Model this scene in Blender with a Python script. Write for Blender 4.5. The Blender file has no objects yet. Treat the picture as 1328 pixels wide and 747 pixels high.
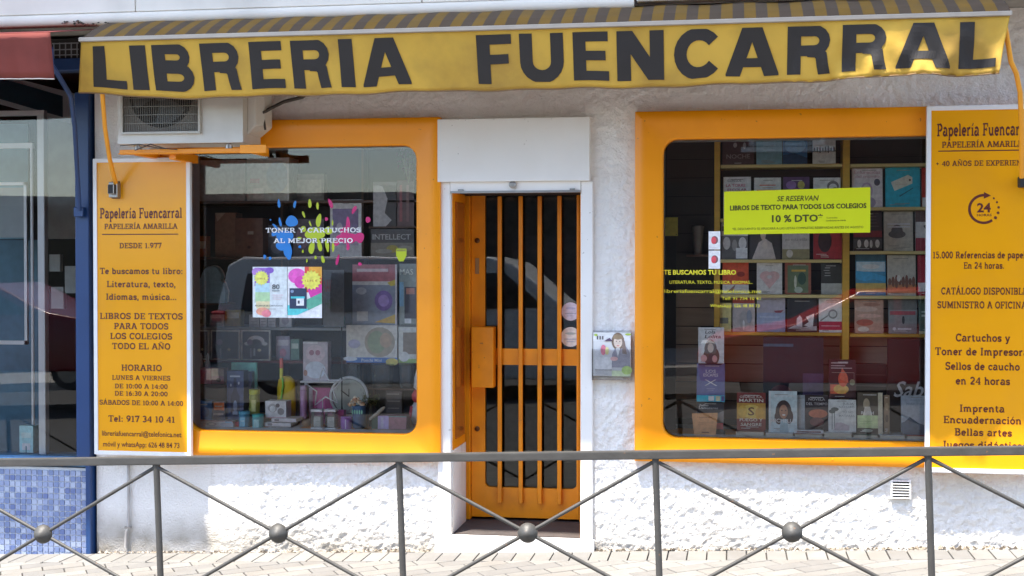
import bpy, bmesh, math, random
import numpy as np
from mathutils import Vector, Matrix
random.seed(7)
np.random.seed(7)
R = math.radians
SC = bpy.context.scene
COL = SC.collection

# ------------------------------------------------------------------ camera
CD, CH, CF = 8.0, 1.68, 1760.0          # distance to the shop wall, eye height, focal length in photo pixels
CT, CP = R(9.25), math.atan(30.5 / 1760)
cam_d = bpy.data.cameras.new('camera')
cam = bpy.data.objects.new('camera', cam_d)
COL.objects.link(cam)
SC.camera = cam
cam.location = (0, -CD, CH)
cam.rotation_euler = (math.pi / 2 - CP, 0, CT)
cam_d.sensor_width = 36
cam_d.lens = 36 * CF / 1328
cam_d.clip_start = 0.05
cam_d.clip_end = 400

# ------------------------------------------------------------------ light
SUN_EL, SUN_AZ = R(70.4), R(30)          # high summer sun, from the left in front of the shop
world = bpy.data.worlds.new('World')
SC.world = world
world.use_nodes = True
wn = world.node_tree
sky = wn.nodes.new('ShaderNodeTexSky')
sky.sky_type = 'NISHITA'
sky.sun_disc = False
sky.sun_elevation = SUN_EL
sky.sun_rotation = math.pi + SUN_AZ
wn.links.new(sky.outputs[0], wn.nodes['Background'].inputs[0])
wn.nodes['Background'].inputs[1].default_value = 0.13
sun_d = bpy.data.lights.new('sun', 'SUN')
sun_d.energy = 3.2
sun_d.angle = R(0.9)
sun_d.color = (1.0, 0.93, 0.82)
sun = bpy.data.objects.new('sun', sun_d)
COL.objects.link(sun)
sdir = Vector((-math.cos(SUN_EL) * math.sin(SUN_AZ), -math.cos(SUN_EL) * math.cos(SUN_AZ), math.sin(SUN_EL)))
sun.rotation_euler = sdir.to_track_quat('Z', 'Y').to_euler()
sun.location = sdir * 30
SC.view_settings.view_transform = 'Standard'
SC.view_settings.look = 'None'
SC.view_settings.exposure = 2.25
SC.view_settings.gamma = 1
try:
    SC.cycles.use_denoising = True
    SC.cycles.max_bounces = 8
    SC.cycles.diffuse_bounces = 5
    SC.cycles.transparent_max_bounces = 16
    SC.cycles.caustics_reflective = False
    SC.cycles.caustics_refractive = False
except Exception:
    pass

# ------------------------------------------------------------------ helpers
_f = Vector((-math.sin(CT) * math.cos(CP), math.cos(CT) * math.cos(CP), -math.sin(CP)))
_r = Vector((math.cos(CT), math.sin(CT), 0))
_u = Vector((-math.sin(CT) * math.sin(CP), math.cos(CT) * math.sin(CP), math.cos(CP)))

def at(px, py, Y=0.0):
    """photo pixel -> (X, Z) on the vertical plane at Y"""
    d = _f + _r * ((px - 664) / CF) + _u * (-(py - 373.5) / CF)
    t = (Y + CD) / d.y
    return t * d.x, CH + t * d.z

def zg(x, y=0.0):
    """pavement height: the street climbs to the right"""
    return 0.018 + 0.0385 * x + 0.012 * min(0, y)

def lin(h):
    h = h.lstrip('#')
    out = []
    for i in (0, 2, 4):
        c = int(h[i:i + 2], 16) / 255
        out.append(c / 12.92 if c <= 0.04045 else ((c + 0.055) / 1.055) ** 2.4)
    return out

MATS = {}
def mat(key, col, rough=0.5, chips=None, base_dirt=False, metal=0.0, var=0.08, scale=12.0, bump=0.0, bscale=60.0, spec=0.5, detail=4, dark=None, dscale=3.0, damt=0.5, trans=0.0, stretch=None):
    if key in MATS:
        return MATS[key]
    if isinstance(col, str):
        col = lin(col)
    m = bpy.data.materials.new(key)
    m.use_nodes = True
    nt = m.node_tree
    N, L = nt.nodes, nt.links
    b = N['Principled BSDF']
    b.inputs['Roughness'].default_value = rough
    b.inputs['Metallic'].default_value = metal
    b.inputs['Specular IOR Level'].default_value = spec
    tc = N.new('ShaderNodeTexCoord')
    vec = tc.outputs['Object']
    if stretch:
        mp = N.new('ShaderNodeMapping')
        mp.inputs['Scale'].default_value = stretch
        L.new(vec, mp.inputs[0])
        vec = mp.outputs[0]
    nz = N.new('ShaderNodeTexNoise')
    nz.inputs['Scale'].default_value = scale
    nz.inputs['Detail'].default_value = detail
    L.new(vec, nz.inputs['Vector'])
    mix = N.new('ShaderNodeMix')
    mix.data_type = 'RGBA'
    mix.inputs[6].default_value = [max(0, c * (1 - var)) for c in col] + [1]
    mix.inputs[7].default_value = [min(1, c * (1 + var)) for c in col] + [1]
    mr = N.new('ShaderNodeMapRange')
    mr.inputs[1].default_value = 0.3
    mr.inputs[2].default_value = 0.7
    L.new(nz.outputs[0], mr.inputs[0])
    L.new(mr.outputs[0], mix.inputs[0])
    out = mix.outputs[2]
    if dark is not None:
        if isinstance(dark, str):
            dark = lin(dark)
        n2 = N.new('ShaderNodeTexNoise')
        n2.inputs['Scale'].default_value = dscale
        n2.inputs['Detail'].default_value = 7
        L.new(vec, n2.inputs['Vector'])
        m2 = N.new('ShaderNodeMapRange')
        m2.inputs[1].default_value = 0.5
        m2.inputs[2].default_value = 0.72
        m2.inputs[4].default_value = damt
        L.new(n2.outputs[0], m2.inputs[0])
        mx = N.new('ShaderNodeMix')
        mx.data_type = 'RGBA'
        L.new(out, mx.inputs[6])
        mx.inputs[7].default_value = list(dark) + [1]
        L.new(m2.outputs[0], mx.inputs[0])
        out = mx.outputs[2]
    if chips is not None:       # scattered small knocks in the paint
        n4 = N.new('ShaderNodeTexNoise'); n4.inputs['Scale'].default_value = 34; n4.inputs['Detail'].default_value = 3
        L.new(tc.outputs['Object'], n4.inputs['Vector'])
        m4 = N.new('ShaderNodeMapRange'); m4.inputs[1].default_value = .715; m4.inputs[2].default_value = .735; m4.inputs[4].default_value = .75
        L.new(n4.outputs[0], m4.inputs[0])
        x4 = N.new('ShaderNodeMix'); x4.data_type = 'RGBA'; x4.inputs[7].default_value = list(chips) + [1]
        L.new(m4.outputs[0], x4.inputs[0]); L.new(out, x4.inputs[6]); out = x4.outputs[2]
    if base_dirt:               # splash stains low on the wall and a few drips
        sp = N.new('ShaderNodeSeparateXYZ'); L.new(tc.outputs['Object'], sp.inputs[0])
        n5 = N.new('ShaderNodeTexNoise'); n5.inputs['Scale'].default_value = 7; n5.inputs['Detail'].default_value = 6
        L.new(tc.outputs['Object'], n5.inputs['Vector'])
        m5 = N.new('ShaderNodeMapRange'); m5.inputs[1].default_value = .16; m5.inputs[2].default_value = -.04; m5.inputs[4].default_value = 1.5
        L.new(sp.outputs[2], m5.inputs[0])
        q5 = N.new('ShaderNodeMath'); q5.operation = 'MULTIPLY'; L.new(m5.outputs[0], q5.inputs[0]); L.new(n5.outputs[0], q5.inputs[1])
        mp5 = N.new('ShaderNodeMapping'); mp5.inputs['Scale'].default_value = (9, 9, .7); L.new(tc.outputs['Object'], mp5.inputs[0])
        n6 = N.new('ShaderNodeTexNoise'); n6.inputs['Scale'].default_value = 1.6; n6.inputs['Detail'].default_value = 4; L.new(mp5.outputs[0], n6.inputs['Vector'])
        m6 = N.new('ShaderNodeMapRange'); m6.inputs[1].default_value = .6; m6.inputs[2].default_value = .75; m6.inputs[4].default_value = .30; L.new(n6.outputs[0], m6.inputs[0])
        a5 = N.new('ShaderNodeMath'); a5.operation = 'MAXIMUM'; L.new(q5.outputs[0], a5.inputs[0]); L.new(m6.outputs[0], a5.inputs[1])
        x5 = N.new('ShaderNodeMix'); x5.data_type = 'RGBA'; x5.inputs[7].default_value = (.34, .30, .24, 1)
        L.new(a5.outputs[0], x5.inputs[0]); L.new(out, x5.inputs[6]); out = x5.outputs[2]
    L.new(out, b.inputs['Base Color'])
    rr = N.new('ShaderNodeMapRange')
    rr.inputs[3].default_value = max(0.02, rough - 0.08)
    rr.inputs[4].default_value = min(1, rough + 0.08)
    L.new(nz.outputs[0], rr.inputs[0])
    L.new(rr.outputs[0], b.inputs['Roughness'])
    if bump:
        n3 = N.new('ShaderNodeTexNoise')
        n3.inputs['Scale'].default_value = bscale
        n3.inputs['Detail'].default_value = 5
        L.new(vec, n3.inputs['Vector'])
        bp = N.new('ShaderNodeBump')
        bp.inputs['Strength'].default_value = bump
        bp.inputs['Distance'].default_value = 0.01
        L.new(n3.outputs[0], bp.inputs['Height'])
        L.new(bp.outputs[0], b.inputs['Normal'])
    if trans:
        tr = N.new('ShaderNodeBsdfTranslucent')
        L.new(out, tr.inputs[0])
        ms = N.new('ShaderNodeMixShader')
        ms.inputs[0].default_value = trans
        L.new(b.outputs[0], ms.inputs[1])
        L.new(tr.outputs[0], ms.inputs[2])
        L.new(ms.outputs[0], N['Material Output'].inputs[0])
    MATS[key] = m
    return m

def glass(key, tint=(0.985, 0.99, 0.985), ior=1.46, rough=0.0, alpha=0.0, film=(0.5, 0.5, 0.5)):
    if key in MATS:
        return MATS[key]
    m = bpy.data.materials.new(key)
    m.use_nodes = True
    N, L = m.node_tree.nodes, m.node_tree.links
    N.remove(N['Principled BSDF'])
    t = N.new('ShaderNodeBsdfTransparent')
    t.inputs[0].default_value = list(tint) + [1]
    g = N.new('ShaderNodeBsdfGlossy')
    g.inputs['Roughness'].default_value = rough
    fr = N.new('ShaderNodeFresnel')
    fr.inputs[0].default_value = ior
    nz = N.new('ShaderNodeTexNoise')
    nz.inputs['Scale'].default_value = 1.3
    tc = N.new('ShaderNodeTexCoord')
    L.new(tc.outputs['Object'], nz.inputs['Vector'])
    bp = N.new('ShaderNodeBump')
    bp.inputs['Strength'].default_value = 0.035
    bp.inputs['Distance'].default_value = 0.02
    L.new(nz.outputs[0], bp.inputs['Height'])
    L.new(bp.outputs[0], g.inputs['Normal'])
    ms = N.new('ShaderNodeMixShader')
    L.new(fr.outputs[0], ms.inputs[0])
    L.new(t.outputs[0], ms.inputs[1])
    L.new(g.outputs[0], ms.inputs[2])
    last = ms.outputs[0]
    if alpha:
        d = N.new('ShaderNodeBsdfDiffuse')
        d.inputs[0].default_value = list(film) + [1]
        m2 = N.new('ShaderNodeMixShader')
        m2.inputs[0].default_value = alpha
        L.new(last, m2.inputs[1])
        L.new(d.outputs[0], m2.inputs[2])
        last = m2.outputs[0]
    L.new(last, N['Material Output'].inputs[0])
    MATS[key] = m
    return m

def pr(h):
    """printed ink colour"""
    c = [min(.86, v * 3.0 / (1 + 2.0 * v)) for v in lin(h)]
    return mat('print_' + h, c, rough=0.42, var=0.16, scale=38, detail=6)

ORI = {}
def tag(o, label=None, cat=None, group=None, kind=None):
    if label: o['label'] = label
    if cat: o['category'] = cat
    if group: o['group'] = group
    if kind: o['kind'] = kind
    return o

def thing(name, label, cat, loc, group=None, rot=None):
    o = bpy.data.objects.new(name, None)
    o.empty_display_size = 0.1
    COL.objects.link(o)
    o.location = loc
    if rot: o.rotation_euler = rot
    ORI[o.name] = Vector(loc)
    return tag(o, label, cat, group)

class MB:
    def __init__(s):
        s.v, s.f, s.mi, s.ms = [], [], [], []
    def slot(s, m):
        if m not in s.ms: s.ms.append(m)
        return s.ms.index(m)
    def add(s, vs, fs, m):
        n = len(s.v); k = s.slot(m)
        s.v += [tuple(p) for p in vs]
        for f in fs:
            s.f.append([i + n for i in f]); s.mi.append(k)
    def box(s, x0, x1, y0, y1, z0, z1, m):
        if x0 > x1: x0, x1 = x1, x0
        if y0 > y1: y0, y1 = y1, y0
        if z0 > z1: z0, z1 = z1, z0
        s.add([(x0, y0, z0), (x1, y0, z0), (x1, y1, z0), (x0, y1, z0), (x0, y0, z1), (x1, y0, z1), (x1, y1, z1), (x0, y1, z1)],
              [(0, 3, 2, 1), (4, 5, 6, 7), (0, 1, 5, 4), (1, 2, 6, 5), (2, 3, 7, 6), (3, 0, 4, 7)], m)
    def flat(s, pts, y, m):
        """polygon in X-Z seen from -Y"""
        a = sum(pts[i][0] * pts[(i + 1) % len(pts)][1] - pts[(i + 1) % len(pts)][0] * pts[i][1] for i in range(len(pts)))
        if a < 0: pts = pts[::-1]
        s.add([(p[0], y, p[1]) for p in pts], [list(range(len(pts)))], m)
    def rect(s, x0, z0, x1, z1, y, m):
        s.flat([(x0, z0), (x1, z0), (x1, z1), (x0, z1)], y, m)
    def ell(s, cx, cz, rx, rz, y, m, n=20, a0=0):
        s.flat([(cx + rx * math.cos(a0 + 2 * math.pi * i / n), cz + rz * math.sin(a0 + 2 * math.pi * i / n)) for i in range(n)], y, m)
    def prism(s, pts, y0, y1, m):
        """X-Z polygon (convex or simple) given depth from y0 (front) to y1"""
        a = sum(pts[i][0] * pts[(i + 1) % len(pts)][1] - pts[(i + 1) % len(pts)][0] * pts[i][1] for i in range(len(pts)))
        if a < 0: pts = pts[::-1]
        n = len(pts)
        vs = [(p[0], y0, p[1]) for p in pts] + [(p[0], y1, p[1]) for p in pts]
        fs = [list(range(n)), list(range(2 * n - 1, n - 1, -1))]
        fs += [[(i + 1) % n, i, i + n, (i + 1) % n + n] for i in range(n)]
        s.add(vs, fs, m)
    def tube(s, pts, r, m, n=10, cap=True):
        pts = [Vector(p) for p in pts]
        rs = r if isinstance(r, (list, tuple)) else [r] * len(pts)
        vs, fs = [], []
        up = None
        for i, p in enumerate(pts):
            t = (pts[min(i + 1, len(pts) - 1)] - pts[max(i - 1, 0)]).normalized()
            if up is None:
                up = t.orthogonal().normalized()
            else:
                up = (up - t * up.dot(t)).normalized()
            w = t.cross(up)
            for k in range(n):
                a = 2 * math.pi * k / n
                vs.append(p + (up * math.cos(a) + w * math.sin(a)) * rs[i])
        for i in range(len(pts) - 1):
            for k in range(n):
                a, b = i * n + k, i * n + (k + 1) % n
                fs.append((a, b, b + n, a + n))
        if cap:
            fs.append(list(range(n - 1, -1, -1)))
            fs.append(list(range((len(pts) - 1) * n, len(pts) * n)))
        s.add(vs, fs, m)
    def lathe(s, prof, c, m, n=20, axis='z'):
        """prof: list of (radius, height) along the axis from centre c"""
        vs, fs = [], []
        for (r, h) in prof:
            for k in range(n):
                a = 2 * math.pi * k / n
                if axis == 'z': vs.append((c[0] + r * math.cos(a), c[1] + r * math.sin(a), c[2] + h))
                elif axis == 'y': vs.append((c[0] + r * math.cos(a), c[1] - h, c[2] + r * math.sin(a)))
                else: vs.append((c[0] + h, c[1] + r * math.cos(a), c[2] + r * math.sin(a)))
        for i in range(len(prof) - 1):
            for k in range(n):
                a, b = i * n + k, i * n + (k + 1) % n
                fs.append((a, b, b + n, a + n))
        fs.append(list(range(n - 1, -1, -1)))
        fs.append(list(range((len(prof) - 1) * n, len(prof) * n)))
        s.add(vs, fs, m)
    def build(s, name, parent=None, origin=None, smooth=None, bevel=0, local=False, rot=None, seg=1):
        o3 = Vector((0, 0, 0))
        if not local:
            if parent is not None: o3 = ORI[parent.name]
            elif origin is not None: o3 = Vector(origin)
        me = bpy.data.meshes.new(name)
        me.from_pydata([(p[0] - o3.x, p[1] - o3.y, p[2] - o3.z) for p in s.v], [], s.f)
        for m in s.ms: me.materials.append(m)
        me.polygons.foreach_set('material_index', s.mi)
        me.update()
        if bevel:
            bm = bmesh.new(); bm.from_mesh(me)
            bmesh.ops.remove_doubles(bm, verts=bm.verts, dist=1e-5)
            bmesh.ops.recalc_face_normals(bm, faces=bm.faces)
            ed = [e for e in bm.edges if len(e.link_faces) == 2 and e.calc_face_angle(0) > 0.5]
            bmesh.ops.bevel(bm, geom=ed, offset=bevel, segments=seg, affect='EDGES', profile=0.7, clamp_overlap=True)
            bm.to_mesh(me); bm.free()
        if smooth:
            me.polygons.foreach_set('use_smooth', [True] * len(me.polygons))
            me.set_sharp_from_angle(angle=R(smooth))
        ob = bpy.data.objects.new(name, me)
        COL.objects.link(ob)
        if parent is not None:
            ob.parent = parent
            ORI[ob.name] = ORI[parent.name]
        elif origin is not None:
            ob.location = origin
            ORI[ob.name] = Vector(origin)
        else:
            ORI[ob.name] = Vector((0, 0, 0))
        if rot: ob.rotation_euler = rot
        return ob

# --- writing -------------------------------------------------------------
_tc = {}
def text_geo(s, off=0.0):
    k = (s, off)
    if k not in _tc:
        c = bpy.data.curves.new('lettering', 'FONT')
        c.body = s; c.offset = off; c.resolution_u = 2
        o = bpy.data.objects.new('lettering', c)
        COL.objects.link(o)
        dg = bpy.context.evaluated_depsgraph_get()
        me = bpy.data.meshes.new_from_object(o.evaluated_get(dg))
        vs = [(v.co.x, v.co.y) for v in me.vertices]
        fs = [list(p.vertices) for p in me.polygons]
        bpy.data.objects.remove(o); bpy.data.curves.remove(c); bpy.data.meshes.remove(me)
        xs = [v[0] for v in vs]
        x0, x1 = min(xs), max(xs)
        # heights are kept relative to the cap height (0.73 em)
        _tc[k] = ([((v[0] - x0) / (x1 - x0), v[1] / 0.73) for v in vs], fs)
    return _tc[k]

def sans(mb, s, xc, zb, w, h, y, m, off=0.012, shear=0.0, rot=0.0):
    """centre xc, baseline zb, total width w, cap height h"""
    vs, fs = text_geo(s, off)
    out = []
    for a, b in vs:
        dx, dz = (a - 0.5) * w + b * h * shear, b * h
        out.append((xc + dx * math.cos(rot) - dz * math.sin(rot), y, zb + dx * math.sin(rot) + dz * math.cos(rot)))
    g = []
    for f in fs:
        ar = sum(out[f[i]][0] * out[f[(i + 1) % len(f)]][2] - out[f[(i + 1) % len(f)]][0] * out[f[i]][2] for i in range(len(f)))
        g.append(f if ar > 0 else f[::-1])
    mb.add(out, g, m)

def arc(cx, cy, rx, ry, a0, a1, n=9):
    return [(cx + rx * math.cos(R(a0 + (a1 - a0) * i / n)), cy + ry * math.sin(R(a0 + (a1 - a0) * i / n))) for i in range(n + 1)]

def strip(pts, w):
    """mitred ribbon along a polyline -> list of quads"""
    n = len(pts); L, Rr = [], []
    closed = math.dist(pts[0], pts[-1]) < 1e-6
    for i in range(n):
        if closed and i in (0, n - 1): a, b, c = pts[-2], pts[0], pts[1]
        else: a, b, c = pts[max(i - 1, 0)], pts[i], pts[min(i + 1, n - 1)]
        d1 = Vector((b[0] - a[0], b[1] - a[1])); d2 = Vector((c[0] - b[0], c[1] - b[1]))
        if d1.length < 1e-9: d1 = d2
        if d2.length < 1e-9: d2 = d1
        d1.normalize(); d2.normalize()
        t = d1 + d2
        if t.length < 1e-6: t = d1
        t.normalize()
        nrm = Vector((-t.y, t.x))
        k = w / 2 / max(0.45, nrm.dot(Vector((-d1.y, d1.x))))
        L.append((b[0] + nrm.x * k, b[1] + nrm.y * k)); Rr.append((b[0] - nrm.x * k, b[1] - nrm.y * k))
    return [[Rr[i], Rr[i + 1], L[i + 1], L[i]] for i in range(n - 1)]

def sb(x, y, h=1.15): return ('t', [(x - h, y), (x + h, y)])
LO, HI, XH = .42, 6.58, 4.7
def st(x, a=LO, b=HI): return ('m', [(x, a), (x, b)])
SLAB = {
 'A': (7.2, [('m', [(1.2, LO), (3.4, HI)]), ('m', [(6, LO), (3.8, HI)]), ('t', [(2, 2.5), (5.2, 2.5)]), sb(1.2, LO), sb(6, LO), sb(3.2, HI, 1)]),
 'B': (6.4, [st(1.7), ('t', [(.4, HI), (3.3, HI)]), ('t', [(.4, LO), (3.4, LO)]), ('t', [(1.7, 3.6), (3.4, 3.6)]), ('m', arc(3.3, 5.1, 1.7, 1.45, 90, -90)), ('m', arc(3.4, 2.0, 2.0, 1.55, 90, -90))]),
 'C': (6.5, [('m', arc(3.5, 3.5, 2.5, 3.05, 45, 320, 14)), ('t', [(5.6, 7), (5.6, 4.8)])]),
 'D': (7, [st(1.7), ('t', [(.4, HI), (3.2, HI)]), ('t', [(.4, LO), (3.2, LO)]), ('m', arc(3.2, 3.5, 2.7, 3.05, 90, -90, 12))]),
 'E': (6.2, [st(1.7), ('t', [(.4, HI), (5.4, HI), (5.4, 5)]), ('t', [(.4, LO), (5.5, LO), (5.5, 2)]), ('t', [(1.7, 3.55), (4.2, 3.55)]), ('t', [(4.2, 4.4), (4.2, 2.7)])]),
 'F': (6, [st(1.7), ('t', [(.4, HI), (5.4, HI), (5.4, 4.9)]), sb(1.7, LO, 1.4), ('t', [(1.7, 3.5), (4.2, 3.5)]), ('t', [(4.2, 4.4), (4.2, 2.6)])]),
 'G': (7, [('m', arc(3.5, 3.5, 2.5, 3.05, 45, 335, 14)), ('t', [(5.6, 7), (5.6, 4.9)]), ('t', [(3.9, 3), (6.6, 3)]), ('m', [(5.6, 3), (5.6, .4)])]),
 'H': (7.4, [st(1.7), st(5.7), ('t', [(1.7, 3.5), (5.7, 3.5)]), sb(1.7, LO), sb(1.7, HI), sb(5.7, LO), sb(5.7, HI)]),
 'I': (3.6, [st(1.8), sb(1.8, LO, 1.3), sb(1.8, HI, 1.3)]),
 'J': (5.4, [('m', [(3.7, HI), (3.7, 1.8)] + arc(2.2, 1.8, 1.5, 1.4, 0, -170, 7)), sb(3.7, HI, 1.3)]),
 'L': (6, [st(1.7), sb(1.7, HI, 1.3), ('t', [(.4, LO), (5.4, LO), (5.4, 2.4)])]),
 'M': (8.6, [('m', [(1.6, LO), (1.6, HI)]), ('m', [(7, LO), (7, HI)]), ('m', [(1.8, HI), (4.3, 1.4), (6.8, HI)]), sb(1.5, LO), sb(7.1, LO), sb(1.1, HI, .9), sb(7.5, HI, .9)]),
 'N': (7.6, [('t', [(1.6, LO), (1.6, HI)]), ('t', [(6, LO), (6, HI)]), ('m', [(1.6, HI), (6, LO)]), sb(1.6, LO), sb(1.2, HI, .9), sb(6, HI)]),
 'O': (7, [('m', arc(3.5, 3.5, 2.6, 3.05, 0, 360, 20))]),
 'P': (6.2, [st(1.7), ('t', [(.4, HI), (3.4, HI)]), ('t', [(1.7, 3.1), (3.4, 3.1)]), ('m', arc(3.4, 4.85, 1.9, 1.72, 90, -90)), sb(1.7, LO, 1.4)]),
 'R': (7, [st(1.7), ('t', [(.4, HI), (3.4, HI)]), ('t', [(1.7, 3.3), (3.4, 3.3)]), ('m', arc(3.4, 4.95, 1.8, 1.62, 90, -90)), sb(1.7, LO, 1.3), ('m', [(3.6, 3.3), (5.6, LO)]), sb(6, LO, .9)]),
 'S': (5.8, [('m', arc(2.9, 5.05, 1.9, 1.5, 30, 270, 9) + arc(2.9, 1.95, 2.0, 1.55, 90, -150, 9)[1:]), ('t', [(4.9, 6.9), (4.9, 5)]), ('t', [(.9, .1), (.9, 2)])]),
 'T': (6.6, [st(3.3), ('t', [(.7, 5), (.7, HI), (5.9, HI), (5.9, 5)]), sb(3.3, LO, 1.4)]),
 'U': (7.2, [('m', [(1.6, HI), (1.6, 2.6)] + arc(3.6, 2.6, 2, 2.15, 180, 360, 9)[1:] + [(5.6, HI)]), sb(1.6, HI), sb(5.6, HI)]),
 'V': (7, [('m', [(1.2, HI), (3.5, .4), (5.8, HI)]), sb(1.2, HI), sb(5.8, HI)]),
 'X': (7, [('m', [(1.3, HI), (5.7, LO)]), ('m', [(5.7, HI), (1.3, LO)]), sb(1.3, HI), sb(5.7, HI), sb(1.3, LO), sb(5.7, LO)]),
 'Y': (7, [('m', [(1.2, HI), (3.5, 3.2), (5.8, HI)]), ('m', [(3.5, 3.2), (3.5, LO)]), sb(1.2, HI), sb(5.8, HI), sb(3.5, LO)]),
 'a': (5.6, [('m', arc(2.6, 3.3, 1.6, 1.3, 150, 0, 6) + [(4.2, .9)]), ('m', arc(2.4, 1.5, 1.55, 1.1, 75, 385, 10)), ('t', [(4.2, LO), (5.3, LO)])]),
 'b': (5.8, [('m', [(1.5, 0), (1.5, HI)]), ('t', [(.4, HI), (1.5, HI)]), ('m', arc(3.1, 2.4, 1.75, 2, 0, 360, 12))]),
 'c': (5, [('m', arc(2.8, 2.4, 1.8, 1.95, 45, 320, 10)), ('t', [(4.3, 4.5), (4.3, 3.2)])]),
 'd': (5.9, [('m', [(4.3, LO), (4.3, HI)]), ('t', [(3.2, HI), (4.3, HI)]), ('t', [(4.3, LO), (5.4, LO)]), ('m', arc(2.7, 2.4, 1.75, 2, 0, 360, 12))]),
 'e': (5.2, [('m', [(.9, 2.5), (4.5, 2.5)]), ('m', arc(2.7, 2.4, 1.8, 1.95, 0, 315, 12))]),
 'f': (4, [('m', [(1.8, LO), (1.8, 5.2)] + arc(3, 5.3, 1.2, 1.3, 180, 60, 5)), sb(1.8, LO), ('t', [(.5, 4.3), (3.3, 4.3)])]),
 'g': (5.7, [('m', arc(2.6, 2.5, 1.7, 1.9, 0, 360, 12)), ('m', [(4.2, 4.3), (4.2, -.4)] + arc(2.7, -.4, 1.5, 1.4, 0, -160, 6)[1:]), ('t', [(4.2, 4.3), (5.2, 4.3)])]),
 'h': (6.2, [('m', [(1.5, LO), (1.5, HI)]), ('m', arc(3, 2.9, 1.5, 1.5, 160, 0, 6) + [(4.5, LO)]), sb(1.5, LO, 1), sb(4.6, LO, 1), sb(1.2, HI, .8)]),
 'ı': (3.2, [('m', [(1.6, LO), (1.6, XH - .1)]), sb(1.6, LO, 1.2), ('t', [(.5, 4.3), (1.6, 4.3)])]),
 'j': (3.2, [('m', [(1.9, 4.6), (1.9, -.6)] + arc(.9, -.6, 1, 1, 0, -120, 4)[1:]), ('t', [(.8, 4.3), (1.9, 4.3)]), ('m', [(1.9, 5.6), (1.9, 6.8)])]),
 'l': (3.2, [('m', [(1.6, LO), (1.6, HI)]), sb(1.6, LO, 1.2), ('t', [(.5, HI), (1.6, HI)])]),
 'm': (9, [('m', [(1.5, LO), (1.5, 4.6)]), ('m', arc(2.8, 3, 1.4, 1.4, 160, 0, 6) + [(4.2, LO)]), ('m', arc(5.6, 3, 1.5, 1.4, 160, 0, 6) + [(7.1, LO)]), sb(1.5, LO, .9), sb(4.3, LO, .9), sb(7.3, LO, .9), ('t', [(.4, 4.3), (1.5, 4.3)])]),
 'n': (6.3, [('m', [(1.5, LO), (1.5, 4.6)]), ('m', arc(3, 2.9, 1.55, 1.5, 160, 0, 6) + [(4.6, LO)]), sb(1.5, LO, 1), sb(4.7, LO, 1), ('t', [(.4, 4.3), (1.5, 4.3)])]),
 'o': (5.4, [('m', arc(2.7, 2.4, 1.85, 2, 0, 360, 14))]),
 'p': (5.8, [('m', [(1.5, -2), (1.5, 4.6)]), ('t', [(.4, 4.3), (1.5, 4.3)]), sb(1.5, -2, 1), ('m', arc(3.1, 2.4, 1.75, 2, 0, 360, 12))]),
 'q': (5.8, [('m', [(4.3, -2), (4.3, 4.6)]), sb(4.3, -2, 1), ('m', arc(2.7, 2.4, 1.75, 2, 0, 360, 12))]),
 'r': (4.7, [('m', [(1.5, LO), (1.5, 4.6)]), sb(1.6, LO, 1.1), ('t', [(.4, 4.3), (1.5, 4.3)]), ('m', arc(3.2, 2.9, 1.5, 1.5, 160, 60, 5))]),
 's': (4.7, [('m', arc(2.4, 3.4, 1.45, .95, 30, 270, 7) + arc(2.4, 1.45, 1.5, 1.0, 90, -150, 7)[1:]), ('t', [(4, 4.6), (4, 3.4)]), ('t', [(.8, .2), (.8, 1.4)])]),
 't': (4.1, [('m', [(1.7, 6), (1.7, 1.4)] + arc(2.7, 1.4, 1, .95, 180, 320, 5)[1:]), ('t', [(.4, 4.3), (3.5, 4.3)])]),
 'u': (6.2, [('m', [(1.4, 4.5), (1.4, 1.9)] + arc(2.9, 1.9, 1.5, 1.45, 180, 350, 6)[1:]), ('m', [(4.5, 4.6), (4.5, LO)]), ('t', [(.4, 4.3), (1.4, 4.3)]), ('t', [(3.6, 4.3), (4.5, 4.3)]), ('t', [(4.5, LO), (5.6, LO)])]),
 'v': (5.6, [('m', [(1, 4.3), (2.8, .4), (4.6, 4.3)]), sb(1, 4.3, .9), sb(4.6, 4.3, .9)]),
 'x': (5.6, [('m', [(1.1, 4.3), (4.5, LO)]), ('m', [(4.5, 4.3), (1.1, LO)]), sb(1.1, 4.3, .9), sb(4.5, 4.3, .9), sb(1.1, LO, .9), sb(4.5, LO, .9)]),
 'y': (5.6, [('m', [(1, 4.3), (2.9, .4)]), ('m', [(4.7, 4.3), (2.4, -1.4), (1, -1.7)]), sb(1, 4.3, .9), sb(4.6, 4.3, .9)]),
 '0': (5.6, [('m', arc(2.8, 3.5, 1.9, 3.05, 0, 360, 16))]),
 '1': (4.4, [st(2.3), sb(2.3, LO, 1.5), ('t', [(.8, 5.9), (2.3, HI)])]),
 '2': (5.6, [('m', arc(2.7, 4.8, 1.8, 1.75, 165, -30, 8) + [(.9, .8)]), ('m', [(.8, .6), (4.8, .6)])]),
 '3': (5.6, [('m', arc(2.6, 5.1, 1.75, 1.5, 150, -90, 8)), ('m', arc(2.6, 2.05, 1.95, 1.6, 90, -150, 9))]),
 '4': (5.8, [('m', [(4.1, HI), (4.1, LO)]), ('t', [(4, HI), (.7, 2.2), (5.4, 2.2)]), sb(4.1, LO, 1.1)]),
 '5': (5.6, [('t', [(4.4, HI), (1.2, HI), (1.1, 3.9)]), ('m', arc(2.6, 2.35, 2.0, 1.95, 130, -150, 10))]),
 '6': (5.6, [('m', arc(2.8, 2.2, 1.85, 1.8, 0, 360, 12)), ('m', [(1, 2.4), (1.5, 4.8), (3.9, HI)])]),
 '7': (5.4, [('m', [(1, 5.2), (1, 6.4), (4.7, 6.4), (2.3, 0)])]),
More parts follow.
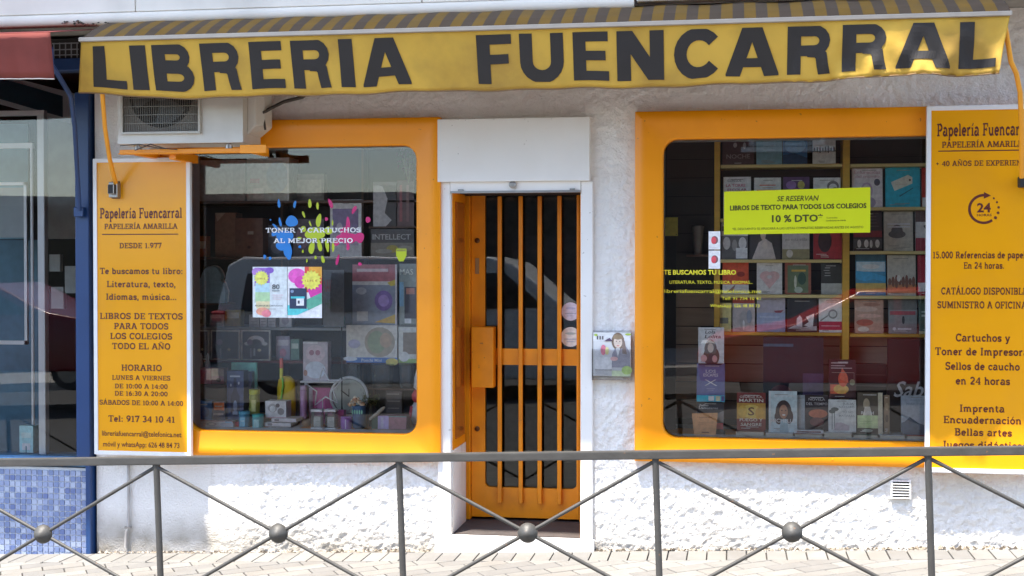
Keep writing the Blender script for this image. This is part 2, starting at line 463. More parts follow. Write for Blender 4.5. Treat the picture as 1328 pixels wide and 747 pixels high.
 '8': (5.6, [('m', arc(2.8, 5.1, 1.6, 1.45, 0, 360, 12)), ('m', arc(2.8, 2.05, 1.95, 1.6, 0, 360, 12))]),
 '9': (5.6, [('m', arc(2.8, 4.8, 1.85, 1.8, 0, 360, 12)), ('m', [(4.6, 4.6), (4.1, 2.2), (1.7, .5)])]),
 '.': (2.6, [('m', [(1.3, 0), (1.3, 1.3)])]),
 ',': (2.6, [('m', [(1.4, 1.3), (1.0, -1.2)])]),
 ':': (2.8, [('m', [(1.4, 0), (1.4, 1.3)]), ('m', [(1.4, 3.3), (1.4, 4.6)])]),
 '+': (5.4, [('t', [(.8, 3.3), (4.6, 3.3)]), ('t', [(2.7, 1.4), (2.7, 5.2)])]),
 ' ': (3.2, []),
}
ACC = {'Á': 'A', 'É': 'E', 'Í': 'I', 'Ó': 'O', 'á': 'a', 'é': 'e', 'í': 'ı', 'ó': 'o', 'ú': 'u'}
def slab_glyph(ch):
    if ch in SLAB: return SLAB[ch]
    if ch == 'i':
        a, s = SLAB['ı']; return a, s + [('m', [(1.6, 5.6), (1.6, 6.9)])]
    if ch in ACC:
        a, s = SLAB[ACC[ch]]
        top = 7.5 if ch.isupper() else 5.5
        cx = a / 2
        return a, s + [('t', [(cx - .4, top), (cx + .9, top + 1.5)])]
    if ch == 'Ñ':
        a, s = SLAB['N']; return a, s + [('t', [(2.2, 7.9), (3.2, 8.5), (4.2, 7.9), (5.2, 8.5)])]
    return SLAB['o']

def slab(mb, text, xc, zb, w, h, y, m, bold=1.0):
    tot = sum(slab_glyph(c)[0] for c in text)
    sx, sz = w / tot, h / 7
    x = xc - w / 2
    for c in text:
        a, strokes = slab_glyph(c)
        for k, (kind, pts) in enumerate(strokes):
            for q in strip(pts, (1.35 if kind == 'm' else .84) * bold):
                mb.flat([(x + p[0] * sx, zb + p[1] * sz) for p in q], y - 0.00012 * k, m)
        x += a * sx

# ------------------------------------------------------------------ materials
M_STUCCO = mat('white_roughcast', (0.82, 0.795, 0.755), rough=0.9, var=0.03, scale=5, bump=0.7, bscale=85, dark=(0.58, 0.53, 0.46), dscale=1.3, damt=0.4, base_dirt=True)
M_WHITE = mat('white_paint', (0.82, 0.80, 0.765), rough=0.45, var=0.03, scale=4, dark=(0.60, 0.56, 0.49), dscale=2, damt=0.35, bump=0.03, chips=(.45, .42, .38))
M_PALE = mat('cream_fascia', (0.80, 0.74, 0.64), rough=0.6, var=0.04, scale=3, dark=(0.45, 0.41, 0.35), dscale=1.6, damt=0.45)
M_ORANGE = mat('orange_paint', (0.88, 0.305, 0.0), rough=0.38, chips=(.38, .13, .02), var=0.04, scale=3, bump=0.04, bscale=14, dark=(0.66, 0.21, 0.001), dscale=2.2, damt=0.4)
M_DOOR = mat('orange_door_paint', (0.88, 0.31, 0.002), rough=0.42, var=0.08, scale=5, bump=0.06, bscale=20, chips=(.30, .10, .03), dark=(.52, .15, .004), dscale=4, damt=.5)
M_SIGN = mat('sign_yellow', (0.84, 0.36, 0.003), rough=0.25, var=0.04, scale=1.4, dark=(.70, .30, .02), dscale=2.2, damt=.5)
M_INK = mat('sign_ink', (0.10, 0.012, 0.004), rough=0.5, var=0.05)
M_ALU = mat('white_aluminium', (0.80, 0.80, 0.80), rough=0.35, var=0.02)
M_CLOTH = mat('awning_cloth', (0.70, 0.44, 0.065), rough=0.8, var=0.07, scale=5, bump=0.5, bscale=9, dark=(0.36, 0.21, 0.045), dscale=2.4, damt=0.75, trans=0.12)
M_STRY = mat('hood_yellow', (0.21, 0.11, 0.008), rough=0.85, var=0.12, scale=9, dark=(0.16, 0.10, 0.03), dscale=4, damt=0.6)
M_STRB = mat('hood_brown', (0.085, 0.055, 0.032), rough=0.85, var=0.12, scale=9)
M_BLACK = mat('awning_letter', (0.024, 0.021, 0.020), rough=0.7, var=0.15, scale=8)
M_RAIL = mat('grey_rail_paint', (0.050, 0.048, 0.044), rough=0.55, metal=0.0, var=0.16, scale=9, bump=0.12, bscale=70, chips=(.16, .085, .045))
M_BLUE = mat('blue_paint', (0.013, 0.048, 0.155), rough=0.4, var=0.07, scale=5, bump=0.03)
M_RED = mat('red_cloth', (0.24, 0.055, 0.045), rough=0.85, var=0.12, scale=7, bump=0.15, bscale=180, trans=0.1)
M_STEEL = mat('grey_steel', (0.32, 0.31, 0.30), rough=0.35, metal=0.7)
M_DARK = mat('dark_void', (0.018, 0.015, 0.013), rough=0.8, var=0.2)
M_RUBBER = mat('black_rubber', (0.02, 0.02, 0.02), rough=0.7)
M_WOODY = mat('yellow_shelf', (0.80, 0.46, 0.05), rough=0.5, var=0.08, scale=3, stretch=(1, 1, 12))
M_SHELFY = mat('pale_shelf_edge', (0.80, 0.64, 0.26), rough=0.5, var=0.06, scale=4)
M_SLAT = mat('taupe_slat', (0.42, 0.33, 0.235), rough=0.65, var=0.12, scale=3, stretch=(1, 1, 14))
M_BROWN = mat('brown_board', (0.13, 0.065, 0.04), rough=0.55, var=0.15, scale=3, stretch=(1, 1, 10))
M_GLASS = glass('window_glass')
M_GLASSD = glass('door_glass', tint=(0.75, 0.78, 0.78))
M_CLEAR = glass('clear_plastic', tint=(0.95, 0.95, 0.95), ior=1.25, rough=0.05, alpha=0.015, film=(0.8, 0.8, 0.8))
M_JAR = glass('jar_glass', tint=(0.82, 0.84, 0.83), ior=1.5, rough=0.05, alpha=0.12, film=(0.6, 0.62, 0.6))
M_PAGE = mat('book_pages', (0.70, 0.64, 0.52), rough=0.8, var=0.08, scale=2, stretch=(1, 1, 90))

# ================================================================== SETTING
# ---- pavement: one sheet, pavers laid on it
SL = math.atan(0.0385)
JOINT = mat('paver_joint', (0.045, 0.04, 0.035), rough=0.95, var=0.3, scale=30, bump=0.4)
PAV = [mat('paver_%d' % i, c, rough=0.85, var=0.07, scale=14, bump=0.25, bscale=160, dark=(0.11, 0.098, 0.082), dscale=3.5, damt=0.4)
       for i, c in enumerate([(0.165, 0.160, 0.150), (0.192, 0.185, 0.173), (0.148, 0.143, 0.136), (0.176, 0.167, 0.154)])]
mb = MB()
mb.add([(-14, -3.4, 0), (14, -3.4, 0), (14, .56, 0), (-14, .56, 0), (-14, -3.4, -.3), (14, -3.4, -.3), (14, .56, -.3), (-14, .56, -.3)],
       [(0, 1, 2, 3), (0, 4, 5, 1), (1, 5, 6, 2), (3, 7, 4, 0)], JOINT)
pavement = mb.build('pavement', origin=(0, 0, 0.018 - 0.006))
pavement.rotation_euler = (0, -SL, 0)
tag(pavement, 'grey brick pavement sloping gently up to the right', None, kind='structure')

def clip(poly, nx, ny, c):
    out = []
    for i in range(len(poly)):
        a, b = poly[i], poly[(i + 1) % len(poly)]
        da, db = nx * a[0] + ny * a[1] - c, nx * b[0] + ny * b[1] - c
        if da <= 0: out.append(a)
        if (da < 0 < db) or (db < 0 < da):
            t = da / (da - db)
            out.append((a[0] + (b[0] - a[0]) * t, a[1] + (b[1] - a[1]) * t))
    return out

def slabmesh(mb, poly, z0, z1, m):
    a = sum(poly[i][0] * poly[(i + 1) % len(poly)][1] - poly[(i + 1) % len(poly)][0] * poly[i][1] for i in range(len(poly)))
    if a < 0: poly = poly[::-1]
    n = len(poly)
    cx = sum(p[0] for p in poly) / n; cy = sum(p[1] for p in poly) / n
    ins = []
    for p in poly:
        d = math.hypot(p[0] - cx, p[1] - cy) or 1
        k = max(0, 1 - 0.004 / d)
        ins.append((cx + (p[0] - cx) * k, cy + (p[1] - cy) * k))
    vs = [(p[0], p[1], z0) for p in poly] + [(p[0], p[1], z1 - .003) for p in poly] + [(p[0], p[1], z1) for p in ins]
    fs = [[(i + 1) % n + k * n if False else i + k * n, (i + 1) % n + k * n, (i + 1) % n + (k + 1) * n, i + (k + 1) * n] for k in (0, 1) for i in range(n)]
    fs.append([2 * n + i for i in range(n)])
    mb.add(vs, fs, m)

# border row of bricks against the wall
pmesh = {}
x = -4.62; k = 0
while x < 2.1:
    w = 0.112
    mb = MB()
    slabmesh(mb, [(x, -.285), (x + w - .007, -.285), (x + w - .007, -.045), (x, -.045)], -.02, .006 + random.uniform(-.001, .0015), PAV[random.randrange(4)])
    mb.build('paver', pavement, local=True)
    x += w; k += 1
# the field, laid at 31 degrees in running bond; beyond the strip in view one joined mesh
ang = R(31); ca, sa = math.cos(ang), math.sin(ang)
LBX, LBY = .235, .118
far = MB()
count = 0
for j in range(-45, 45):
    for i in range(-45, 45):
        u0 = (i + (.5 if j % 2 else 0)) * LBX; v0 = j * LBY
        cx = (u0 + LBX / 2) * ca - (v0 + LBY / 2) * sa - 1.3
        cy = (u0 + LBX / 2) * sa + (v0 + LBY / 2) * ca - 1.2
        if not (-7 < cx < 5 and -3.35 < cy < -.2): continue
        q = [(u0, v0), (u0 + LBX - .007, v0), (u0 + LBX - .007, v0 + LBY - .007), (u0, v0 + LBY - .007)]
        q = [(a * ca - b * sa - 1.3, a * sa + b * ca - 1.2) for a, b in q]
        q = clip(q, 0, 1, -.290)
        q = clip(q, 0, -1, 3.2)
        if len(q) < 3: continue
        h = .0045 + random.uniform(-.0012, .0012)
        near = cy > -.96 and -4.55 < cx < 1.95
        m = PAV[random.randrange(4)]
        if near and count < 236:
            mb = MB(); slabmesh(mb, q, -.02, h, m); mb.build('paver', pavement, local=True); count += 1
        else:
            slabmesh(far, q, -.02, h, m)
fo = far.build('paving_bricks', pavement, local=True); fo['kind'] = 'stuff'
# kerb, road, far pavement
mb = MB()
for i in range(-13, 13):
    mb.box(i * 1.0, i * 1.0 + .994, -3.4 - .15, -3.401, -.28, .012, mat('kerb_stone', (0.33, 0.32, 0.30), rough=0.8, var=0.1, bump=0.2))
kb = mb.build('kerb', origin=(0, 0, 0.012)); kb.rotation_euler = (0, -SL, 0); tag(kb, 'grey stone kerb along the pavement edge', kind='structure')
mb = MB()
mb.add([(-60, -60, -.13), (60, -60, -.13), (60, 6, -.13), (-60, 6, -.13)], [(0, 1, 2, 3)], mat('asphalt', (0.085, 0.083, 0.08), rough=0.9, var=0.15, scale=2, bump=0.4, bscale=70))
rd = mb.build('road'); rd.rotation_euler = (0, -SL, 0); tag(rd, 'grey asphalt road in front of the shops', kind='structure')
mb = MB()
mb.box(-30, 30, -22, -14.5, -.3, .02, mat('far_pavement', (0.36, 0.34, 0.31), rough=0.9, var=0.1, scale=3, bump=0.2))
fp = mb.build('far_pavement'); fp.rotation_euler = (0, -SL, 0); tag(fp, 'pale pavement on the other side of the street', kind='structure')

# loose grit and dirt where wall meets pavement
mb = MB()
MD = [mat('dirt_%d' % i, c, rough=0.95) for i, c in enumerate([(0.07, 0.055, 0.04), (0.25, 0.21, 0.16), (0.42, 0.38, 0.32)])]
for _ in range(950):
    x = random.uniform(-4.0, 1.75)
    if -1.8 < x < -.8: continue
    y = -.008 - abs(random.gauss(0, .016)) - .006
    s = random.uniform(.004, .016) * (1.5 if x > 1 or -2.4 < x < -2 else 1)
    z = zg(x) + .002
    a = random.uniform(0, 3.1)
    mb.add([(x + s * math.cos(a + t), y + s * .7 * math.sin(a + t), z) for t in (0, 2.1, 4.2)] + [(x, y, z + s * random.uniform(.4, 1.1))],
           [(0, 1, 3), (1, 2, 3), (2, 0, 3), (0, 2, 1)], random.choice(MD))
grit = mb.build('dirt_and_grit'); tag(grit, 'dark grit and flaked paint along the foot of the wall', 'dirt', kind='stuff')

# ================================================================== SHOP BUILDING
shop = thing('shop_building', 'white roughcast bookshop front with two orange framed windows and an orange door', 'shop', (-1.3, 0, 0))
TOP = 3.12
WX0, WX1 = -3.955, 2.45
RW = (-.402, 1.55, .668, 2.408)        # right window opening (x0, x1, z0, z1)
LW = (-3.33, -1.876, .655, 2.395)
DO = (-1.667, -.889, -.05, 2.115)      # door opening
# roughcast wall as relief geometry
cell = .0105
nx = int((WX1 - WX0) / cell); nz = int((TOP + .2) / cell)
def vnoise(nx, nz, step):
    gx, gz = nx // step + 3, nz // step + 3
    g = np.random.rand(gx, gz)
    xs = np.arange(nx) / step; zs = np.arange(nz) / step
    xi, zi = xs.astype(int), zs.astype(int)
    fx, fz = xs - xi, zs - zi
    fx = fx * fx * (3 - 2 * fx); fz = fz * fz * (3 - 2 * fz)
    a = g[xi][:, zi]; b = g[xi + 1][:, zi]; c = g[xi][:, zi + 1]; d = g[xi + 1][:, zi + 1]
    fx = fx[:, None]; fz = fz[None, :]
    return a * (1 - fx) * (1 - fz) + b * fx * (1 - fz) + c * (1 - fx) * fz + d * fx * fz
H_ = .30 * vnoise(nx + 1, nz + 1, 4) + .42 * vnoise(nx + 1, nz + 1, 2) + .40 * np.random.rand(nx + 1, nz + 1)
H_ = np.clip((H_ - .42) / .35, 0, 1)                 # trowelled plateaus with pits
X_ = np.linspace(WX0, WX1, nx + 1)[:, None] * np.ones((1, nz + 1))
Z_ = np.linspace(-.2, TOP, nz + 1)[None, :] * np.ones((nx + 1, 1))
H_ = H_ * (.0072 + .0028 * np.clip((.9 - Z_) / .5, 0, 1)) + vnoise(nx + 1, nz + 1, 48) * .006
# smoother at the far left and just under the right frame, as in life
smooth_l = np.clip((X_ + 3.35) / .5, 0.12, 1)
H_ = H_ * smooth_l
vs = np.stack([X_, -H_, Z_], -1).reshape(-1, 3)
I, J = np.meshgrid(np.arange(nx), np.arange(nz), indexing='ij')
cx = WX0 + (I + .5) * (WX1 - WX0) / nx; cz = -.2 + (J + .5) * (TOP + .2) / nz
keep = np.ones_like(I, bool)
for (a, b, c, d) in (RW, LW, DO):
    keep &= ~((cx > a - .004) & (cx < b + .004) & (cz > c - .004) & (cz < d + .004))
I, J = I[keep], J[keep]
q = np.stack([I * (nz + 1) + J, (I + 1) * (nz + 1) + J, (I + 1) * (nz + 1) + J + 1, I * (nz + 1) + J + 1], -1)
me = bpy.data.meshes.new('wall')
vs = vs - np.array([-1.3, 0, 0])
me.from_pydata(vs.tolist(), [], q.tolist())
me.materials.append(M_STUCCO)
me.polygons.foreach_set('use_smooth', [True] * len(me.polygons))
wall = bpy.data.objects.new('wall', me); COL.objects.link(wall); wall.parent = shop; ORI[wall.name] = ORI[shop.name]
# wall body behind the relief (thickness), around the openings
mb = MB()
def body(x0, x1, z0, z1): mb.box(x0, x1, .006, .16, z0, z1, M_WHITE)
body(WX0, LW[0], -.2, TOP); body(LW[0], LW[1], -.2, LW[2]); body(LW[0], LW[1], LW[3], TOP)
body(LW[1], DO[0], -.2, TOP); body(DO[0], DO[1], DO[3], TOP); body(DO[1], RW[0], -.2, TOP)
body(RW[0], RW[1], -.2, RW[2]); body(RW[0], RW[1], RW[3], TOP); body(RW[1], WX1, -.2, TOP)
mb.build('wall_core', shop)

def ring(x0, x1, z0, z1, r, n=7):
    pts = []
    for (cx, cz, a) in ((x1 - r, z1 - r, 0), (x0 + r, z1 - r, 90), (x0 + r, z0 + r, 180), (x1 - r, z0 + r, 270)):
        for i in range(n):
            t = R(a + 90 * i / (n - 1))
            pts.append((cx + r * math.cos(t), cz + r * math.sin(t)))
    return pts
def frame(outer, inner, rad):
    """a painted window surround: flat face then a shallow splay to the rounded opening"""
    ox0, ox1, oz0, oz1 = outer; ix0, ix1, iz0, iz1 = inner
    rs = [(ring(ox0, ox1, oz0, oz1, .004), .01), (ring(ox0, ox1, oz0, oz1, .004), -.060),
          (ring(ox0 + .005, ox1 - .007, oz0 + .005, oz1 - .007, .004), -.064),
          (ring(ox0 + .05, ox1 - .05, oz0 + .04, oz1 - .05, .02), -.068),
          (ring(ox0 + .07, ox1 - .07, oz0 + .05, oz1 - .07, .03), -.0655),
          (ring(ix0 - .008, ix1 + .008, iz0 - .006, iz1 + .008, rad + .006), -.056),
          (ring(ix0, ix1, iz0, iz1, rad), -.046), (ring(ix0, ix1, iz0, iz1, rad), .03)]
    m = MB(); n = 28
    vs = [(p[0], y, p[1]) for pts, y in rs for p in pts]
    fs = []
    for k in range(len(rs) - 1):
        for i in range(n):
            a, b = k * n + i, k * n + (i + 1) % n
            fs.append((a, a + n, b + n, b))
    m.add(vs, fs, M_ORANGE)
    return m
# window units: frame > pane
rf = frame((-.566, 1.70, .530, 2.570), RW, .085).build('window', shop, smooth=35)
m = MB(); m.box(RW[0] - .0, RW[1], .006, .012, RW[2], RW[3], M_GLASS); m.build('pane', rf)
lf = frame((-3.50, -1.727, .503, 2.560), LW, .085).build('window', shop, smooth=35)
m = MB(); m.box(LW[0], LW[1], .006, .012, LW[2], LW[3], M_GLASS); m.build('pane', lf)

for (x0_, x1_, z0_, z1_, fr_) in ((-.53, 1.66, .565, 2.53, rf), (-3.46, -1.762, .54, 2.52, lf)):
    for xx_ in np.linspace(x0_, x1_, 5):
        for zz_ in (z0_, z1_):
            m = MB(); m.lathe([(.008, 0), (.008, .003), (.003, .005)], (xx_, -.064, zz_), M_ORANGE, 10, 'y'); m.build('screw', fr_)
# door recess: reveals, threshold, shutter box, jambs
m = MB(); DX0, DX1 = DO[0], DO[1]
m.box(DX0 - .06, DX0 + .004, -.004, .40, .03, .56, M_STUCCO)
rev = m.build('recess_reveal', shop)
m = MB(); m.box(DX0 - .03, DX0 + .004, .0, .38, .562, 2.14, M_DOOR); m.box(DX0 + .0045, DX0 + .010, .06, .33, .62, 2.06, mat('varnished_side_panel', (0.30, 0.085, 0.012), rough=0.15, var=0.3, scale=2, stretch=(4, 4, 1)))
m.build('side_panel', shop)
m = MB(); m.box(DX1 - .003, DX1 + .05, -.004, .62, .03, 2.14, M_DOOR); m.box(DX0, DX1, .0, .62, 2.116, 2.17, M_DARK)
m.build('recess_lining', shop)
m = MB(); m.box(DX0, DX1, -.002, .64, -.1, .058, mat('dark_mat', (0.055, 0.045, 0.042), rough=0.95, var=0.2, bump=0.3)); m.build('recess_floor', shop)
m = MB(); m.box(-1.765, -.805, -.052, -.003, -.1, .053, M_WHITE); m.build('door_sill', shop, bevel=.004)
m = MB(); m.box(-1.742, -.832, -.07, .02, 2.172, 2.545, M_WHITE)
for px in (603, 640, 680, 715):
    xx, zz = at(px, 155, -.07); m.box(xx, xx + .006, -.0735, -.07, 2.533, 2.539, M_DARK)
sbx = m.build('shutter_box', shop, bevel=.004)
m = MB(); m.box(-1.668, -.887, -.045, -.006, 2.112, 2.1715, M_WHITE); m.box(-1.668, -.887, -.052, -.04, 2.105, 2.118, M_STEEL)
m.lathe([(.001, .0), (.022, 0), (.022, .018), (.012, .024)], (-1.29, -.045, 2.152), M_STEEL, 16, 'y')
for xx in (-1.62, -.95): m.box(xx, xx + .03, -.058, -.04, 2.117, 2.128, M_STEEL)
m.build('roller_shutter_slat', shop, bevel=0)
for (a, b) in ((-1.748, -1.668), (-.887, -.815)):
    m = MB(); m.box(a, b, -.040, .03, .0535, 2.1715 if a < -1.2 else 2.1715, M_WHITE); m.build('door_jamb', shop, bevel=.005)

# the door leaf (own part, own hardware)
DY = .50
def dx(px, Y=DY): return at(px, 400, Y)[0]
def dz(py, Y=DY): return at(680, py, Y)[1]
m = MB()
z0, z1 = .075, 2.115
m.box(dx(602), dx(612), DY - .06, DY + .03, .06, 2.115, M_DOOR)          # fixed frame post
m.box(dx(752), DX1, DY - .03, DY + .03, .06, 2.115, M_DOOR)
m.build('door_frame', shop, bevel=.004)
m = MB()
m.box(dx(612) + .003, dx(630), DY - .03, DY + .02, z0, z1, M_DOOR)
m.box(dx(630), dx(751.5), DY - .028, DY + .02, z0, dz(632), M_DOOR)
m.box(dx(630), dx(751.5), DY - .028, DY + .02, dz(473), dz(452), M_DOOR)
m.box(dx(748.5), dx(751.5), DY - .03, DY + .02, z0, z1, M_DOOR)
# rounded lower corner of the glazing
xx, zz = dx(630), dz(632)
for (sx, px0) in ((1, xx), (-1, dx(748.5))):
    pts = [(px0, zz)] + [(px0 + sx * (.035 - .035 * math.sin(R(t))), zz + .035 - .035 * math.cos(R(t))) for t in range(0, 91, 15)]
    m.prism(pts, DY - .027, DY + .02, M_DOOR)
door = m.build('door', shop)
m = MB(); m.box(dx(630), dx(748.5), DY - .004, DY + .002, dz(632), z1, M_GLASSD); m.build('door_pane', door)
for px in (650, 677, 701.5, 727):
    m = MB(); a = dx(px); zt, zb_ = 2.11, dz(651)
    m.box(a - .0135, a + .0135, DY - .062, DY - .046, zb_, zt, M_DOOR)
    m.box(a - .0115, a + .0115, DY - .046, DY - .028, zb_ + .01, zb_ + .03, M_DOOR)
    m.box(a - .0115, a + .0115, DY - .046, DY - .028, dz(463) - .01, dz(463) + .01, M_DOOR)
    m.build('bar', door, bevel=.003)
m = MB(); Yb = DY - .13
a, zt = at(611, 424, Yb); b, zb_ = at(640, 503, Yb)
m.box(a, b, Yb, DY - .031, zb_, zt, M_DOOR); m.build('lock_cover', door, bevel=.004)
m = MB()
for px, py, r in ((619, 312, .016), (619, 556, .016)):
    m = MB(); a, z = at(px, py, DY - .03); m.lathe([(r, 0), (r, .008), (r * .5, .012)], (a, DY - .03, z), mat('bronze_lock', (.12, .05, .02), rough=.35, metal=.8), 14, 'y'); m.build('lock', door)
m = MB()
a, z = at(619, 345, DY - .03); m.box(a - .012, a + .012, DY - .036, DY - .03, z - .05, z + .05, mat('worn_plate', (.42, .27, .12), rough=.4, metal=.4))
m.build('lock_plate', door)
for px, py, r, c in ((740, 404, 12, 'b8b4d8'), (740, 437, 13, 'cfcdc4')):
    m = MB(); a, z = at(px, py, DY - .008); rr = r * 8.5 / 1760
    m.lathe([(rr, 0), (rr, .003)], (a, DY - .006, z), pr(c), 28, 'y')
    m.ell(a, z + rr * .35, rr * .55, rr * .12, DY - .0105, pr('8f8fb8' if r == 12 else '8c9a94'))
    m.rect(a - rr * .6, z - rr * .25, a + rr * .6, z - rr * .18, DY - .0105, pr('77809a'))
    m.rect(a - rr * .4, z - rr * .5, a + rr * .4, z - rr * .45, DY - .0105, pr('77809a'))
    st_ = m.build('sticker', door)

# interior of the shop, seen through the panes
m = MB()
m.box(-4.0, 2.5, 3.0, 3.1, -.1, 3.0, MATS.get('x') or mat('interior_plaster', (0.42, 0.38, 0.34), rough=.8, var=.2))
m.box(2.45, 2.5, .16, 3.0, -.1, 3.0, MATS['interior_plaster'])
m.box(-4.0, -3.95, .16, 3.0, -.1, 3.0, MATS['interior_plaster'])
m.box(-4.0, 2.5, .16, 3.0, 2.95, 3.0, MATS['interior_plaster'])
m.build('interior_wall', shop)
m = MB(); m.box(-3.95, 2.45, .62, 3.0, .02, .06, mat('interior_floor_tile', (0.38, 0.33, 0.28), rough=.4, var=.2)); m.build('interior_floor', shop)
m = MB()
m.box(-1.875, -1.80, .16, 1.5, .06, 2.95, M_BROWN); m.box(-.80, -.74, .16, .9, .06, 2.95, M_BROWN)
m.box(-3.9, -1.88, 1.02, 1.05, .06, 2.95, mat('display_back', (0.060, 0.045, 0.040), rough=.6, var=.3, scale=2))
m.build('partition', shop)
# window ledges inside
LZ = .668
m = MB(); m.box(-.46, 2.4, .02, .49, .60, LZ - .006, M_ORANGE); m.build('window_ledge', shop)
m = MB(); m.box(-3.9, -1.88, .02, 1.0, .60, LZ - .016, M_ORANGE); m.build('window_ledge', shop)

# canopy slab above
can = thing('balcony_slab', 'pale concrete balcony slab edge running above both shop awnings', 'balcony', (-1.3, -.42, 3.12))
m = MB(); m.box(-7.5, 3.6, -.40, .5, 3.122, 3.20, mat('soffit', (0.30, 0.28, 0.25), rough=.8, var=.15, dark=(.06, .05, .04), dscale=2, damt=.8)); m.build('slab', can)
xs = [-7.4, -5.6] + [at(177, 5, -.42)[0]] + [-1.75, -.02, 1.7, 3.5]
for a, b in zip(xs[:-1], xs[1:]):
    m = MB(); m.box(a, b - .006, -.43, -.40, 3.172, 3.95, M_PALE); m.build('fascia_panel', can, bevel=.003)
m = MB(); pts = [(-.385, 3.098), (-.44, 3.098)] + [(-.44 - .025 * math.sin(R(t)), 3.132 - .034 * math.cos(R(t))) for t in range(15, 180, 15)] + [(-.40, 3.166)]
n = len(pts); x0, x1 = -7.4, -.545
m.add([(x0, p[0], p[1]) for p in pts] + [(x1, p[0], p[1]) for p in pts], [[i, i + n, (i + 1) % n + n, (i + 1) % n] for i in range(n)] + [list(range(n)), list(range(2 * n - 1, n - 1, -1))], M_PALE)
m.build('moulding', can, smooth=40)
m = MB(); m.box(-.53, 3.5, -.47, -.385, 3.132, 3.168, M_WHITE); m.build('moulding', can, bevel=.006)
m = MB()
for _ in range(26):
    px = random.uniform(80, 145); xx, zz = at(px, random.uniform(27, 34), -.46)
    s = random.uniform(.004, .012)
    m.add([(xx - s, -.468, zz), (xx, -.468, zz - s * .5), (xx + s, -.468, zz), (xx, -.468, zz + s * .5), (xx, -.475, zz)], [(0, 1, 4), (1, 2, 4), (2, 3, 4), (3, 0, 4)], MD[0])
g_ = m.build('grime', can); g_['kind'] = 'stuff'

up = thing('shade_slab', 'added slab out of view that shades both awnings from above', 'balcony', (-2.5, -1.6, 6.0))  # unseen slab and upstand, added to keep sun off the awnings
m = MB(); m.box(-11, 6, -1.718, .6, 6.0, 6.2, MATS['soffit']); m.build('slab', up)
m = MB(); m.box(-11, 6, -1.69, -1.61, 6.2, 7.2, M_PALE); m.build('shade_upstand', up)

# ================================================================== AWNING
awn = thing('shop_awning', 'yellow fabric shop awning with large black capitals across its valance', 'awning', (-1.14, -.75, 2.96))
TX0, TX1, BX0, BX1 = -3.665, 1.389, -3.748, 1.338
def val(u, v):
    """point on the hanging cloth; u along, v down"""
    x = TX0 + (TX1 - TX0) * u - v * (.060 * math.exp(-u / .03) + .018 * math.exp(-u / .22)) - v * .05 * max(0, (u - .985) / .015)
    zt = 2.948 + .008 * math.sin(u * 3)
    zb = 2.634 + .038 * max(0, 1 - u * 10) ** 1.5 + .028 * u ** 3 + .004 * math.sin(u * 37) + .003 * math.sin(u * 91) + .004 * math.sin(u * 14 + 2)
    z = zt + (zb - zt) * v
    y = -.752 + .118 * v + .004 * math.sin(u * 60) * v + .006 * math.sin(u * 17 + 1) * v + .0022 * math.sin(u * 130 + v * 4) * v * v + .0018 * math.sin(u * 71 - v * 6 + 2)
    # the loose right end billows forward and creases diagonally
    w = max(0, min(1, (u - .74) / .12)) ; w = w * w * (3 - 2 * w)
    y -= w * v * (.065 * math.exp(-((u - .90) / .055) ** 2) + .03 + .050 * max(0, (u - .965) / .035))
    y += w * v * (.011 * math.sin(u * 95 + v * 5) + .007 * math.sin(u * 150 - v * 9 + 1) + .005 * math.sin(u * 260 + v * 7))
    y += (v ** 6) * w * .006 * math.sin(u * 420)
    return x, y, z
mb = MB(); NU, NV = 420, 14
vs = [val(i / NU, j / NV) for i in range(NU + 1) for j in range(NV + 1)]
fs = [(i * (NV + 1) + j, i * (NV + 1) + j + 1, (i + 1) * (NV + 1) + j + 1, (i + 1) * (NV + 1) + j) for i in range(NU) for j in range(NV)]
mb.add(vs, fs, M_CLOTH)
vl = mb.build('valance', awn, smooth=180)
md = vl.modifiers.new('thickness', 'SOLIDIFY'); md.thickness = .0015; md.offset = -1   # cloth thickness behind the face
# hem tube along the bottom
mb = MB(); mb.tube([(lambda p: (p[0], p[1] + .002, p[2]))(val(i / 120, 1.0)) for i in range(121)], .0045, mat('hem_brown', (0.20, 0.12, 0.05), rough=.8), 6); mb.build('hem', awn, smooth=60)
mb = MB(); mb.box(TX0 - .01, TX1 + .008, -.766, -.738, 2.945, 2.970, mat('awning_bar', (0.34, 0.31, 0.27), rough=.45, var=.06))
mb.build('front_bar', awn, bevel=.004)
# striped hood running back and up under the slab
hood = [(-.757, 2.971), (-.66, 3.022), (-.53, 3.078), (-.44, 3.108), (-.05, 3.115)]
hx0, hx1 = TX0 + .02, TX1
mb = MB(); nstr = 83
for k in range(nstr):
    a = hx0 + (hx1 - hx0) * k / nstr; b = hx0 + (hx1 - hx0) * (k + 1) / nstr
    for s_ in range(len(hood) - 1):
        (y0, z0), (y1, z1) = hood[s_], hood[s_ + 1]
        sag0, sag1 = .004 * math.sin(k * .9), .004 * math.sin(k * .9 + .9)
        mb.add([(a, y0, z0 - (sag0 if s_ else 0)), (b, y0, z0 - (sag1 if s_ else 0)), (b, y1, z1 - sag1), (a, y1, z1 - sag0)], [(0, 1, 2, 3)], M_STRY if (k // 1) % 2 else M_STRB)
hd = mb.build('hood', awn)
md = hd.modifiers.new('thickness', 'SOLIDIFY'); md.thickness = .002; md.offset = 1
